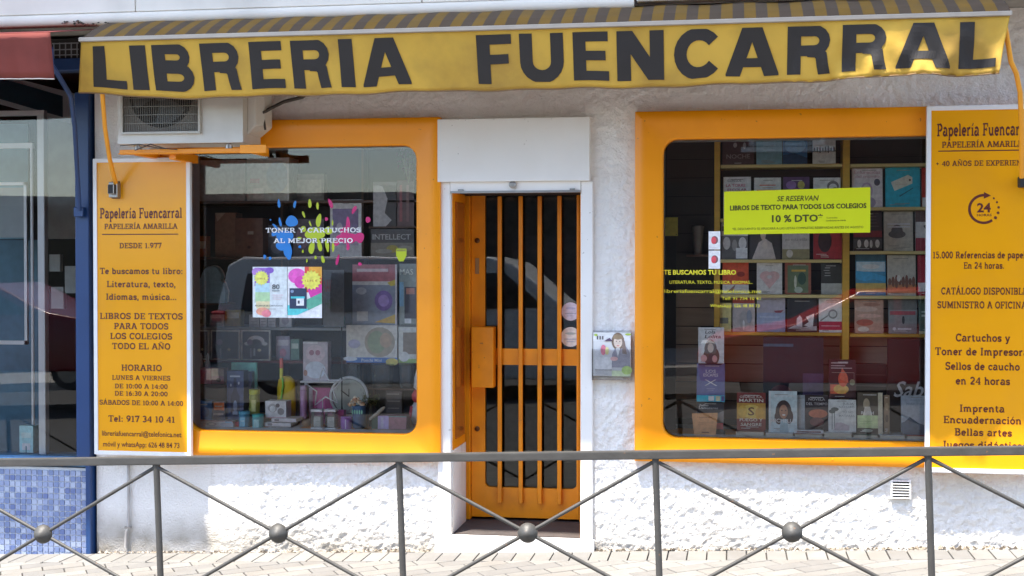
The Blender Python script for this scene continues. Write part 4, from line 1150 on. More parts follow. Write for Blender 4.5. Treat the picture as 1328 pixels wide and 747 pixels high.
# small things in the neighbour's window
m = MB(); a, z1 = at(25, 552, .14); b, z0 = at(43, 592, .14); m.box(a, b, .14, .22, gz0, z1, pr('7fc4d0')); art(m, [('r', .2, .1, .8, .35, 'e8f4f4'), ('r', .15, .55, .85, .75, 'a8dce2'), ('r', .45, .0, .55, .25, '38606a')], a, gz0, b - a, z1 - gz0, .14)
o = m.build('boxed_product', origin=((a + b) / 2, .18, gz0)); tag(o, 'small turquoise carton on the neighbour shop sill at far left', 'box')

# ================================================================== BOOKCASE (right window)
BY = .50
bc = thing('bookcase', 'yellow painted bookcase with face-out books behind the right window', 'bookcase', (.5, BY + .1, .06))
def bx_(px): return at(px, 373, BY)[0]
def bz_(py, px=1010): return at(px, py, BY)[1]
for (a, b, lo) in ((926, 933.5, 60), (1092.5, 1101.5, 60), (1262, 1271, 60)):
    m = MB(); m.box(bx_(a), bx_(b), BY - .004, BY + .20, .062, 2.72, M_WOODY); m.build('upright', bc, bevel=.002)
shelvesL = [213, 283, 336.5, 382, 431]
shelvesR = [212, 268.5, 325.5, 383.5, 433]
SH = {}
for side, arr, a, b in (('L', shelvesL, 934, 1092), ('R', shelvesR, 1102, 1261.5)):
    for k, py in enumerate(arr):
        z = bz_(py, 1010 if side == 'L' else 1150)
        m = MB(); m.box(bx_(a) + .001, bx_(b) - .001, BY, BY + .19, z - .020, z, M_SHELFY if k < 4 else M_WOODY); m.build('shelf', bc, bevel=.002)
        SH[(side, k)] = z
m = MB()
zz = .70; slz = []
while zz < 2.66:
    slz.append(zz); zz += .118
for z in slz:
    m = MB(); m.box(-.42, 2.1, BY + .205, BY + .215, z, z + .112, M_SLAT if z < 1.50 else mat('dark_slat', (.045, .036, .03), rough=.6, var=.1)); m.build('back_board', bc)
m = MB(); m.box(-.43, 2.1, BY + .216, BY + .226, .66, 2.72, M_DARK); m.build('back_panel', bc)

T_, R_, E_, P_ = 't', 'r', 'e', 'p'
def book(label, px0, py0, px1, py1, Y, cover, items=(), rest=None, lean=6, thick=.022, name='book', cat='book', group=None, side='efe6d2'):
    x0, zb = at(px0, py1, Y); x1, zt = at(px1, py0, Y)
    if rest is not None:
        zt += 0; zb = rest
    w, h = x1 - x0, (zt - zb) / math.cos(R(lean))
    mb = MB(); c = pr(cover); t = thick
    mb.box(-w / 2, w / 2, -.0, .0018, 0, h, c)
    mb.box(-w / 2, w / 2, t - .0018, t, 0, h, c)
    mb.box(-w / 2, -w / 2 + .0018, .0018, t - .0018, 0, h, c)
    mb.box(-w / 2 + .0018, w / 2 - .003, .0018, t - .0018, .003, h - .003, M_PAGE)
    # fine print: author rule, blurb rules and a publisher's mark
    tone = 'cfcabf' if sum(lin(cover)) < .6 else '6a6660'
    fine = []
    zf = random.uniform(.9, .95); fine.append((R_, .5 - random.uniform(.15, .3), zf, .5 + random.uniform(.15, .3), zf + .014, tone))
    for q_ in range(random.randint(1, 3)):
        xf = random.uniform(.1, .4); fine.append((R_, xf, .05 + q_ * .035, xf + random.uniform(.2, .5), .062 + q_ * .035, tone))
    art(mb, fine + list(items), -w / 2, 0, w, h, 0)
    ob = mb.build(name, local=True)
    ob.location = ((x0 + x1) / 2, Y, zb + .0008 + t * math.sin(R(lean)) * 0)
    ob.rotation_euler = (-R(lean), 0, 0)
    return tag(ob, label, cat, group or 'books shown in the right window')
WV = 'e9e4da'
def lines(n, x0, x1, z0, z1, c, th=.018):
    return [('r', x0 + (random.random() * .08), z1 - (z1 - z0) * i / max(1, n - 1), x1 - random.random() * .12, z1 - (z1 - z0) * i / max(1, n - 1) + th, c) for i in range(n)]
YB = BY + .03
G = None
L = lambda k: SH[('L', k)]
Q = lambda k: SH[('R', k)]

book('dark maroon book with faint lettering on the top left shelf', 937, 172, 978, 213, YB, '3a2a2a', [(E_, .4, .62, .06, .08, '8a7f80'), (E_, .7, .6, .05, .1, '9a8f90'), (T_, 'NOCHE', .5, .2, .75, .14, '6d5f60')], L(0))
book('plain light blue book on the top left shelf', 981, 172, 1014.5, 213, YB, '5f8a9a', lines(4, .2, .8, .45, .85, '86a9b4'), L(0))
book('deep blue seascape book next to the light blue one', 1015.5, 172, 1047, 213, YB, '2a5180', [(E_, .5, .6, .45, .25, '4a78a8'), (P_, [(0, 0), (1, 0), (1, .2), (.5, .35), (0, .3)], '1c3450')], L(0))
book('white book with a row of tiny black figures on the top shelf', 1054, 172, 1084, 213, YB, 'ded9c8', [(R_, 0, .4, 1, .43, '2e2c28')] + [(E_, .08 + i * .12, .47, .04, .06 + .03 * (i % 3), '2e2c28') for i in range(8)], L(0))
sec = L(1)
book('white book with crimson title half hidden by the yellow notice', 938, 229, 974, 283, YB, 'e6e0dd', [(T_, 'CON LOS', .4, .88, .5, .06, '4a4a50'), (T_, 'LA TORRE', .45, .76, .7, .07, 'a83a54'), (T_, 'ESCOLAR', .5, .66, .7, .06, '7a2a3e')], sec)
book('cream book with thin red lines behind the yellow notice', 978, 230, 1013, 283, YB, 'e8ddcf', [(R_, .2, .8, .8, .825, 'c05848'), (R_, .1, .68, .9, .70, 'c05848'), (R_, .3, .74, .7, .755, '8c6a5a')], sec)
book('purple flowered book behind the yellow notice', 1016, 229, 1050, 283, YB, '45304f', [(E_, .3, .8, .2, .1, '73508a'), (E_, .68, .8, .14, .1, '9a8a3c'), (E_, .5, .65, .25, .08, '6a3a6a')], sec)
book('white book with a curled black drawing behind the yellow notice', 1055, 230, 1090.5, 283, YB, 'dcd8d6', [(E_, .72, .78, .22, .14, '5a5658'), (E_, .72, .76, .15, .09, 'dcd8d6'), (E_, .8, .7, .1, .06, '5a5658')], sec)
book('black and white group photo book at left of the third shelf', 935.5, 284, 970, 336.5, YB, 'c8c4c2', [(R_, 0, .86, 1, .98, '8a8684'), (R_, .02, .70, .98, .82, '3a3838'), (R_, 0, 0, 1, .58, '4a4848'), (E_, .2, .4, .14, .16, 'b8b4b2'), (E_, .5, .35, .1, .14, '7a7674'), (E_, .8, .4, .15, .15, 'cac6c4'), (R_, .55, .02, .98, .28, 'dedad8')], L(2))
book('dark book with a pale clasped-hands portrait on the third shelf', 972, 284, 1012.5, 336.5, YB, '2a2726', [(P_, [(.08, .0), (.85, 0), (.72, .40), (.5, .52), (.3, .42)], 'bcaaa0'), (E_, .44, .62, .09, .14, 'b3927e'), (E_, .5, .35, .09, .1, 'd0b8a8')], L(2))
book('white book with handwritten words over an olive band', 1014.5, 284, 1050, 336.5, YB, 'dfdcd8', [(T_, 'La felicidad', .5, .62, .85, .09, '8a8a8c', .2, '8a8a8c'), (T_, 'en esta vida', .5, .46, .8, .08, '8a8a8c', .2, '8a8a8c'), (R_, 0, 0, 1, .25, '7a7250'), (E_, .27, .14, .12, .1, 'cdc8b8')], L(2))
book('red book with a dark hooded figure on the third shelf', 1055, 284, 1092, 336.5, YB, '8e2226', [(E_, .4, .45, .24, .28, '2a1a1a'), (E_, .4, .72, .14, .14, '2a1a1a'), (R_, .6, .74, .96, .78, 'c8b8b0')], L(2))
book('bright red and white book with a small hand on the fourth shelf', 937, 340, 971, 382, YB, 'e4dccd', [(R_, 0, .30, 1, 1, 'c83a1e'), (P_, [(.15, .05), (.35, .2), (.5, .3), (.4, .1)], '6a4a48'), (E_, .7, .62, .15, .08, '6e1e14')], L(3))
book('white book with a pink dotted heart on the fourth shelf', 981.5, 341, 1014.5, 382, YB, 'e6dcdc', [(E_, .36, .58, .24, .15, 'd89a9a'), (E_, .66, .58, .24, .15, 'd89a9a'), (P_, [(.15, .52), (.5, .18), (.87, .52)], 'd89a9a'), (E_, .5, .55, .1, .06, 'e6c4c4')], L(3))
book('green book of plants and a hare inside a red-brown border', 1018, 341, 1052, 382, YB, '7a3f2e', [(R_, .1, .05, .9, .92, '49573c'), (R_, .25, .72, .8, .78, 'c2862e'), (E_, .4, .4, .05, .2, 'b0b49a'), (E_, .65, .5, .16, .2, '22382c'), (E_, .52, .14, .16, .1, '8fa08a')], L(3))
book('black topped book with grey lower half at right of the fourth shelf', 1065, 342, 1092, 382, YB, '22231f', [(R_, 0, 0, 1, .36, '8a8c84')] + lines(4, .12, .5, .6, .85, '9a9c94', .02), L(3))
book('pale yellow book with a small photo low on its cover', 929, 393, 948.5, 431, YB + .0, 'cdbb66', [(R_, .1, .28, .8, .48, '5a5c50')], L(4) , thick=.012)
book('grey-pink book of blurred figures with a red top band', 950, 387, 979, 431, YB, 'a3938f', [(R_, 0, .85, 1, 1, '8e3024'), (E_, .5, .35, .2, .28, '8c8482'), (E_, .75, .45, .12, .2, '6c7280'), (E_, .5, .2, .05, .15, 'dcd0cc')], L(4))
book('lilac and blue sea book with a red boat', 981.5, 386.5, 1018.5, 431, YB, '8f8896', [(R_, 0, .2, 1, .56, '7c86a8'), (R_, 0, 0, 1, .2, '6b7396'), (P_, [(.6, .62), (.95, .64), (.85, .56), (.66, .56)], '6c3038'), (R_, .1, .42, .8, .45, 'a2aac2'), (R_, .2, .3, .9, .32, 'a2aac2')], L(4))
book('black book with two white lit profiles', 1021, 387, 1060, 431, YB, '1b1a1b', [(P_, [(.3, .12), (.5, .12), (.5, .4), (.42, .5), (.32, .4)], 'd2cfcc'), (P_, [(.62, .45), (.9, .55), (.85, .12), (.55, .2), (.72, .3)], 'cfccc8'), (P_, [(.02, .1), (.25, .2), (.5, .05), (.98, .05), (.98, .18), (.6, .15)], 'a8a5a2'), (R_, .25, .9, .75, .92, '7c7a78')], L(4))
book('white book with a pocket watch over a crimson band', 1062, 387.5, 1092.5, 431, YB, 'd8d3ca', [(R_, 0, .07, 1, .32, '9a1f30'), (E_, .6, .54, .2, .14, '6a6660'), (E_, .6, .54, .14, .09, 'c8c2b6'), (P_, [(.05, .36), (.4, .52), (.4, .48), (.08, .32)], '6a6660'), (R_, .1, .18, .9, .2, 'd09aa0'), (R_, .35, .88, .9, .9, 'b49a84')], L(4))
# right bay
book('pink and white book with a woman under the top right shelf', 1105, 218, 1145, 268.5, YB, 'd6c6c8', [(T_, 'Enfurecidas', .5, .86, .85, .09, 'a87c84'), (T_, 'del mundo', .5, .76, .8, .07, 'a87c84'), (E_, .48, .42, .2, .22, 'a4849a'), (E_, .48, .46, .12, .13, 'd8bcae'), (E_, .48, .12, .3, .16, '8a7890'), (E_, .82, .64, .1, .09, '3e3c44')], Q(0 + 1))
book('turquoise blue book with a slanted cream luggage tag', 1148.5, 216, 1193.5, 268.5, YB, '1f8fb0', [(P_, [(.16, .62), (.66, .80), (.78, .74), (.78, .58), (.26, .40)], 'd8cfae'), (E_, .71, .67, .03, .03, '3c3428'), (P_, [(.4, .28), (.8, .48), (.81, .46), (.41, .25)], '1b4a5c'), (R_, .3, .56, .64, .57, 'b09a7a')], Q(1))
book('red and white book cut off by the right sign on the second shelf', 1196, 217, 1232, 268.5, YB, 'b03028', [(R_, 0, 0, 1, .24, 'd6ccc8')], Q(1))
book('dark red book with a strip of monochrome faces at its foot', 1107, 273, 1144, 325.5, YB, '2c2020', [(R_, 0, .34, 1, .5, '6a1c20'), (R_, .0, .06, 1, .3, '3a3634'), (E_, .2, .18, .07, .1, 'c8c4c0'), (E_, .45, .18, .08, .1, 'd2cecb'), (E_, .62, .17, .05, .1, 'b0aca8'), (E_, .84, .18, .08, .1, 'c2beba')] + lines(5, .1, .9, .6, .92, '4a3a38', .02), Q(2))
book('grey and cream book with a dark hat shape', 1146.5, 274, 1184.5, 325.5, YB, 'b4ab96', [(E_, .45, .42, .3, .1, '4c4a48'), (E_, .45, .5, .2, .16, '4c4a48'), (R_, .12, .66, .9, .70, 'e8e4da'), (R_, .12, .59, .9, .62, 'e8e4da')], Q(2))
book('white book with a crimson foot band beside the hat book', 1187.5, 273, 1222, 325.5, YB, 'cfc8c0', [(R_, 0, 0, 1, .32, '7c2630'), (P_, [(.3, .62), (.5, .42), (.55, .46), (.4, .66)], '2e2a28'), (R_, 0, .72, 1, 1, '4a3a38')], Q(2))
book('blue ocean wave book with an ochre paper band', 1110, 330, 1149, 383.5, YB, '2f6b92', [(R_, 0, .08, 1, .30, 'a8873e'), (R_, .02, .58, .98, .82, '9fc0d0'), (R_, 0, .84, 1, 1, '27404c'), (P_, [(0, .42), (.3, .34), (.6, .40), (1, .32), (1, .46), (.5, .56), (0, .6)], '2f7fba'), (E_, .5, .7, .3, .06, 'd0dde2')], Q(3))
book('beige book with a crowd of riders over a copper band', 1151, 331, 1188, 383.5, YB, 'a99f8c', [(R_, 0, .06, 1, .28, 'a3603a')] + [(E_, .08 + i * .12, .34, .06, .09 + .04 * ((i * 7) % 3), '5c3c30') for i in range(8)] + [(E_, .4, .42, .07, .08, 'd6c8b4')], Q(3))
book('crimson book with a white foot block on the fourth right shelf', 1190.5, 331, 1226, 383.5, YB, '8c1f2a', [(R_, 0, .1, 1, .32, 'cfc8c6')], Q(3))
book('salmon coloured book of rolling red clouds', 1108.5, 389, 1146, 433, YB, 'a87660', [(E_, .4, .72, .4, .08, 'c09078'), (E_, .5, .52, .42, .06, 'cf8c74'), (E_, .35, .32, .3, .10, '9c4434'), (E_, .3, .12, .2, .08, 'cbb8a0'), (E_, .6, .85, .3, .05, '8c5a48')], Q(4))
book('grey book with one small standing figure and white title', 1152.5, 389, 1189.5, 433, YB, '6f706c', [(R_, .05, .55, .95, .66, '8c3a3e'), (E_, .52, .4, .05, .12, '2c2c2c'), (E_, .2, .14, .06, .05, 'e6e4e0'), (R_, .32, .11, .8, .16, 'dcdad6'), (R_, 0, .7, 1, 1, '54544f')], Q(4))
book('dark green book half hidden by the right sign on the lowest shelf', 1191.5, 389, 1228, 433, YB, '2f4038', [(R_, .1, .5, .9, .56, '9aa89e'), (R_, .1, .62, .7, .66, '9aa89e'), (R_, 0, 0, 1, .08, 'a89a70')], Q(4))

# low row on the window ledge
YW = .17
LG = LZ - .006
blocks = [(954, 991, 'a cream edged thick book lying flat under the red fantasy book'), (992.5, 1029, 'a white edged book lying flat under the smiling woman book'), (1030.5, 1066.5, 'a reddish book lying flat right of the smiling woman book'),
          (1068.5, 1105, 'a white edged book lying flat under the palm tree book'), (1107, 1139, 'a thin white edged book lying flat under the portrait book'), (1141, 1174, 'a white edged book lying flat right of the portrait book'), (1176, 1215, 'a book with red cover lying flat next to the right sign')]
covs = ['5a2a22', 'c8ccd0', '6a3026', 'd6d2c8', '3c4436', 'b8bcc4', '9a2e28']
tops = {}
for (a, b, lab), c in zip(blocks, covs):
    x0, _ = at(a, 570, YW - .04); x1, _ = at(b, 570, YW - .04)
    t = .032 if a in (954, 1068.5) else .024
    m = MB(); m.box(x0, x1, YW - .04, YW + .12, LG, LG + .0022, pr(c)); m.box(x0, x1, YW - .04, YW + .12, LG + t - .0022, LG + t, pr(c)); m.box(x0, x1, YW + .118, YW + .12, LG + .0022, LG + t - .0022, pr(c))
    m.box(x0 + .002, x1 - .002, YW - .037, YW + .118, LG + .0022, LG + t - .0022, M_PAGE)
    o = m.build('book', origin=((x0 + x1) / 2, YW + .04, LG)); tag(o, lab[2:] if lab.startswith('a ') else lab, 'book'); tops[a] = LG + t
book('dark red fantasy novel with a golden dragon emblem on the ledge', 955.5, 510, 993, 562, YW, '571a18', [(R_, .0, .3, 1, .72, 'a8702a'), (E_, .5, .5, .36, .18, 'd0a040'), (E_, .2, .5, .16, .16, 'c48a30'), (E_, .8, .46, .16, .16, 'b87828'),
     (T_, 'GEORGE R.R.', .5, .86, .8, .06, 'cbb9a4'), (T_, 'MARTIN', .5, .75, .84, .09, 'dccbb4'), (T_, 'FUEGO Y', .5, .24, .8, .08, 'dccbb4'), (T_, 'SANGRE', .5, .12, .72, .08, 'dccbb4'), (T_, 'S', .5, .40, .22, .22, '4a2a14')], tops[954], lean=5)
book('pale blue book with a smiling woman with dark curly hair', 997, 508, 1034, 563, YW, 'a9c6cc', [(T_, 'MI HISTORIA', .55, .86, .7, .05, 'dfe8ea'), (E_, .52, .5, .28, .28, '2a1c1a'), (E_, .36, .36, .16, .17, '2a1c1a'), (E_, .72, .38, .14, .17, '2a1c1a'), (E_, .52, .50, .15, .17, '8a5a44'), (P_, [(.38, .0), (.7, 0), (.64, .32), (.42, .32)], '7c9aa4'), (E_, .46, .53, .025, .015, '1c1210'), (E_, .60, .53, .025, .015, '1c1210'), (E_, .53, .42, .06, .022, 'efe2da'), (T_, 'MICHELLE', .5, .24, .86, .09, 'f0f2f2'), (R_, .02, 0, .06, 1, 'd2e2e6')], tops[992.5], lean=5)
book('grey-blue book edge standing behind the smiling woman book', 1026, 513, 1046, 560, YW + .06, '8e9ea8', [(R_, .5, .1, .9, .9, 'a4b2ba')], tops[992.5], lean=4)
book('black novel with an orange sky band on the ledge', 1044, 513, 1075, 553, YW + .03, '211a1c', [(T_, 'NOVELA', .5, .85, .7, .07, '9a9496'), (T_, 'DEL TIEMPO', .5, .73, .9, .07, '9a9496'), (E_, .55, .5, .4, .12, '9a4a34'), (E_, .5, .28, .3, .12, '4a2a2a')], tops[1030.5], lean=5)
x0, zb_ = at(1030, 556, YW - .02); x1, _ = at(1068, 556, YW - .02)
m = MB(); t = tops[1030.5]
m.box(x0, x1, YW - .03, YW + .015, t + .0005, t + .020, pr('c3ccd4')); m.box(x0 + .015, x1 - .015, YW - .0305, YW - .03, t + .005, t + .014, pr('5a3a40'))
o = m.build('book', origin=((x0 + x1) / 2, YW, t), bevel=.002); tag(o, 'small pale booklet lying under the black and orange novel', 'book')
book('white book with two palm trees on the ledge', 1074.5, 519, 1110.5, 562, YW, 'cdd4d0', [(T_, 'JULIA', .72, .84, .4, .07, '7a8080'), (T_, 'NAVARRO', .66, .74, .56, .07, '7a8080'), (T_, 'TÚ NO', .7, .58, .4, .07, '7a8080'), (T_, 'MATARÁS', .66, .47, .56, .07, '7a8080'), (R_, .12, .08, .14, .62, '3e4644'), (R_, .21, .08, .23, .7, '3e4644'), (E_, .13, .63, .12, .06, '3e4644'), (E_, .23, .70, .14, .06, '3e4644'), (P_, [(.2, .05), (.75, .05), (.75, .2), (.45, .3), (.25, .28)], 'a89aa2')], tops[1068.5], lean=5)
st3 = thing('book_stand', 'thin clear acrylic stand raising the flame cover book above the palm tree book', 'stand', (at(1092, 560, YW + .05)[0], YW + .06, LG + .033))
x0 = at(1078, 520, YW + .05)[0]; x1 = at(1108, 520, YW + .05)[0]; zt_ = at(1092, 517, YW + .05)[1]
m = MB(); m.box(x0, x1, YW + .030, YW + .09, zt_ - .004, zt_, M_CLEAR); m.build('tray', st3)
for xx in (x0, x1 - .006):
    m = MB(); m.box(xx, xx + .006, YW + .075, YW + .09, tops[1068.5], zt_ - .004, M_CLEAR); m.build('leg', st3)
book('black and red book with a burst of orange flame', 1075, 467, 1110.5, 516, YW + .05, '2c1518', [(R_, .05, .12, .62, .36, 'd0442c'), (E_, .45, .24, .28, .12, 'e88a3c'), (E_, .52, .5, .18, .2, 'd8402a'), (P_, [(.4, .5), (.48, .8), (.66, .62), (.72, .4)], 'e0503a'), (R_, .08, .90, .7, .925, 'b0a0a0'), (R_, .08, .83, .6, .85, 'b0a0a0'), (R_, .08, .77, .85, .79, 'b0a0a0'), (R_, .1, .66, .92, .67, '8a8078'), (R_, .92, .36, .93, .67, '8a8078'), (E_, .86, .42, .1, .08, '6a6a50')], zt_, lean=5)
book('dark portrait book with a pale green paper band on the ledge', 1112, 510, 1145, 563.5, YW, '3a342a', [(E_, .36, .72, .13, .14, '8c7c62'), (P_, [(.2, .42), (.6, .42), (.5, .66), (.3, .66)], 'cfc4ae'), (T_, 'RUTH', .4, .47, .5, .08, 'e2dccb'), (R_, 0, .14, .82, .45, 'b8d884'), (R_, .82, 0, 1, 1, 'b4a888'), (R_, .1, .3, .6, .31, '88a85a'), (R_, .1, .24, .6, .25, '88a85a'), (E_, .4, .08, .2, .04, '9aa08c')], tops[1107], lean=5)
book('brown marbled book spine right of the green banded portrait', 1146.5, 513, 1154, 563, YW + .02, '6a5844', [(E_, .5, .7, .3, .1, '8a7458'), (E_, .5, .4, .3, .1, '4a3c2e')], tops[1141], lean=3, thick=.03)
book('grey-blue book with a dark landscape next to the right sign', 1169, 514, 1206, 563, YW + .01, '8792a0', [(T_, 'AGUSTIN', .6, .86, .6, .06, '6a7482'), (T_, 'MARTINEZ', .58, .76, .8, .06, '6a7482'), (P_, [(0, 0), (1, 0), (1, .2), (.6, .3), (.3, .45), (.1, .32), (0, .3)], '46505e')], tops[1176], lean=5)
# column at the left
cs = thing('display_stand', 'slim dark display column holding three covers at left of the right window', 'stand', (at(922, 570, YW + .08)[0], YW + .08, LG))
xa = at(908, 500, YW + .06)[0]; xb = at(934, 500, YW + .06)[0]
m = MB(); m.box(xa, xb, YW + .085, YW + .10, LG, at(920, 424, YW + .06)[1], M_DARK); m.build('column', cs, bevel=.002)
m = MB(); m.box(xa - .03, xb + .03, YW + .03, YW + .16, LG + .0005, LG + .010, M_DARK); m.build('base', cs)
zr = []
for py in (521, 471.5):
    z = at(920, py, YW + .04)[1]; m = MB(); m.box(xa - .01, xb + .01, YW + .012, YW + .085, z - .004, z, M_DARK); m.build('ledge', cs); zr.append(z)
book('white book with a long-haired girl topmost on the display column', 905.5, 425, 939, 471, YW + .04, 'd9dae0', [(T_, 'Lola', .46, .83, .4, .09, '26242a', .25, '26242a'), (T_, 'Lolita', .56, .70, .62, .1, '26242a', .25, '26242a'), (E_, .48, .40, .24, .26, '4a342c'), (E_, .34, .2, .14, .2, '4a342c'), (E_, .66, .2, .16, .22, '4a342c'), (E_, .48, .43, .12, .13, 'c89a84'), (P_, [(.34, 0), (.7, 0), (.6, .26), (.42, .26)], '3a2c30'), (E_, .22, .14, .12, .1, 'd88a88'), (E_, .64, .13, .1, .1, 'd0807c')], zr[1], lean=4)
book('purple-blue book with a white crossed emblem in the middle of the column', 903.5, 472, 940, 520.5, YW + .03, '474a78', [(R_, 0, 0, 1, .17, '2f9ec4'), (R_, .42, .02, .62, .15, 'd8dde0'), (R_, .68, .02, .84, .15, 'cfc48a'), (R_, .88, .02, .98, .15, '4a3a6a'), (T_, 'LOS', .5, .76, .36, .08, 'd2d2e4'), (T_, 'ESCAPES', .5, .66, .52, .08, 'd2d2e4'), (P_, [(.28, .58), (.34, .58), (.74, .42), (.66, .42)], 'd2d2e4'), (P_, [(.70, .58), (.64, .58), (.28, .42), (.34, .42)], 'd2d2e4'), (R_, .35, .34, .65, .35, '8c8eb4'), (R_, .4, .3, .6, .31, '8c8eb4'), (R_, .38, .92, .58, .93, '8c8eb4')], zr[0], lean=4)
book('black book with grey hill photo at the foot of the column', 904, 522, 938.5, 572, YW + .02, '242326', [(T_, 'Julio', .24, .86, .36, .07, 'b8b2ac', .2, 'b8b2ac'), (T_, 'Llamazares', .42, .77, .72, .07, 'b8b2ac', .2, 'b8b2ac'), (P_, [(.6, .3), (1, .3), (1, .72), (.8, .64)], '77706c'), (R_, .66, .12, .98, .32, 'b4363a')], LG + .0105, lean=4)
x0, z0 = at(897, 567, YW - .03); x1, z1 = at(931, 534, YW - .03); w_, h_ = x1 - x0, z1 - z0
m = MB(); m.prism([(x0 + .1 * w_, LG + .001), (x1 - .08 * w_, LG + .006), (x1, z1 - .006), (x0, z1 - .012), ], YW - .032, YW - .030, pr('c4774a'))
art(m, [(T_, 'Novela del', .5, .76, .55, .05, '7a4428'), (R_, .2, .56, .8, .57, '8a5030'), (R_, .22, .48, .7, .49, '8a5030'), (R_, .38, .18, .66, .22, '5a3018')], x0, z0, w_, h_, YW - .032)
o = m.build('price_card', origin=((x0 + x1) / 2, YW - .03, LG)); tag(o, 'terracotta coloured card propped before the black book at the column foot', 'card')

# dark standing displays behind the front row
YD = .40
def panel(label, a, b, t_, Y, c, items, name='display_board', cat='display board', group=None, z0=None, th=.02):
    x0, zt = at(a, t_, Y); x1, _ = at(b, t_, Y); z0 = LG if z0 is None else z0
    m = MB(); m.box(x0, x1, Y, Y + th, z0, zt, mat('board_' + c, c, rough=.45, var=.1, scale=3)); art(m, items, x0, z0, x1 - x0, zt - z0, Y)
    o = m.build(name, origin=((x0 + x1) / 2, Y + th / 2, z0)); return tag(o, label, cat)
panel('dark teal and purple display board behind the smiling woman book', 990, 1068, 437, YD, '1c2c38', [(R_, .66, .0, 1, .62, '3a2f48'), (R_, 0, .9, .5, .93, '24485a'), (E_, .3, .3, .25, .2, '3a1a22')])
panel('very dark red display box behind the flame cover book', 1107, 1150, 472, YD + .02, '1e1114', [(R_, .02, .68, .98, .69, '44383a'), (R_, .02, .84, .98, .85, '33292b')], th=.08)
panel('maroon board with white script lettering beside the right sign', 1151, 1216, 440, YD - .04, '241216', [(T_, 'Sabor', .62, .40, 1.0, .17, 'b0a8a8', .3, 'b0a8a8')])
# boxes deep in the dark at the left of the bookcase
m = MB(); a, z1 = at(861, 282, .4); b, z0 = at(879, 306, .4); m.box(a, b, .4, .404, z0, z1, pr('9a9a30')); m.box(b - .012, b - .006, .398, .4, z0 + .006, z0 + .012, pr('2a2a1a'))
m.box(a - .02, b - .01, .404, .412, .0 + .662, z1 - .002, M_DARK)
o = m.build('notice_card', origin=((a + b) / 2, .4, .662)); tag(o, 'small olive yellow card in the dark upper left of the right window', 'card')
x0, zc = at(905, 330, BY + .06)
cpz = bz_(336.5)
m = MB(); m.lathe([(.024, 0), (.036, .165), (.038, .17), (.038, .176), (.02, .18)], (x0, BY + .07, zc), mat('dull_plastic', (.24, .22, .20), rough=.5), 18)
m.box(x0 - .07, bx_(926) - .001, BY, BY + .19, zc - .014, zc - .001, M_BROWN)
o = m.build('paper_cup', origin=(x0, BY + .07, zc), smooth=40); tag(o, 'pale grey lidded cup in the dark left of the bookcase', 'cup')

# stickers and lettering on the right pane
YP = .0
for k, (py0, py1, lab) in enumerate(((300, 323.5, 'white card with a strawberry, upper of two on the right pane'), (325, 348.5, 'white card with a strawberry, lower of two on the right pane'))):
    x0, z1 = at(919, py0, YP); x1, z0 = at(934, py1, YP); m = MB(); m.box(x0, x1, YP + .001, YP + .004, z0, z1, pr('e4e2e0'))
    art(m, [(E_, .52, .52, .3, .22, '5a3a3c'), (E_, .44, .50, .22, .2, 'c2363c'), (R_, .3, .85, .7, .87, 'a0a0a0'), (R_, .35, .1, .65, .12, 'b0a0a0')], x0, z0, x1 - x0, z1 - z0, YP + .001)
    o = m.build('card', origin=((x0 + x1) / 2, YP, z0)); tag(o, lab, 'card')
x0, z1 = at(939, 248.5, YP); x1, z0 = at(1128.5, 304, YP)
m = MB(); m.add([(x0, YP + .001, z0 + .002), (x1, YP + .001, z0 - .001 + .012), (x1, YP + .001, z1 + .018), (x0, YP + .001, z1)], [(0, 1, 2, 3)], mat('fluorescent_yellow', (.66, .72, .0), rough=.5, var=.02))
m.add([(x0, YP + .003, z0 + .002), (x1, YP + .003, z0 + .011), (x1, YP + .003, z1 + .018), (x0, YP + .003, z1)], [(3, 2, 1, 0)], MATS['fluorescent_yellow'])
INK2 = pr('26280c')
def ynline(t, pcx, pyb, pw, ph, **kw):
    x, z = at(pcx, pyb, YP); xa_, _ = at(pcx - pw / 2, pyb, YP); xb_, _ = at(pcx + pw / 2, pyb, YP)
    sans(m, t, x, z, xb_ - xa_, ph * 8 / 1760, YP - .0005, INK2, rot=.012, **kw)
ynline('SE RESERVAN', 1034, 260.5, 53, 6.8, shear=.2)
ynline('LIBROS DE TEXTO PARA TODOS LOS COLEGIOS', 1034.5, 271.2, 177, 6.2, off=.035)
ynline('10 % DTO*', 1034, 287.5, 66, 9, off=.03)
ynline('Consulta', 1079, 283.2, 14, 2, off=0)
ynline('condiciones en tienda', 1084, 286.8, 26, 2, off=.01)
ynline('*EL DESCUENTO SE APLICARÁ A LAS LISTAS COMPLETAS RESERVADAS ANTES DE AGOSTO', 1034, 297.2, 170, 3, off=0)
o = m.build('notice', origin=(x0, YP, z0)); tag(o, 'fluorescent yellow notice offering ten percent off textbooks stuck on the right pane', 'notice')
wl = thing('window_lettering', 'yellow vinyl lettering TE BUSCAMOS TU LIBRO on the right pane', 'lettering', (at(907, 400, YP)[0], YP, at(907, 400, YP)[1])); YV = pr('d8c020')
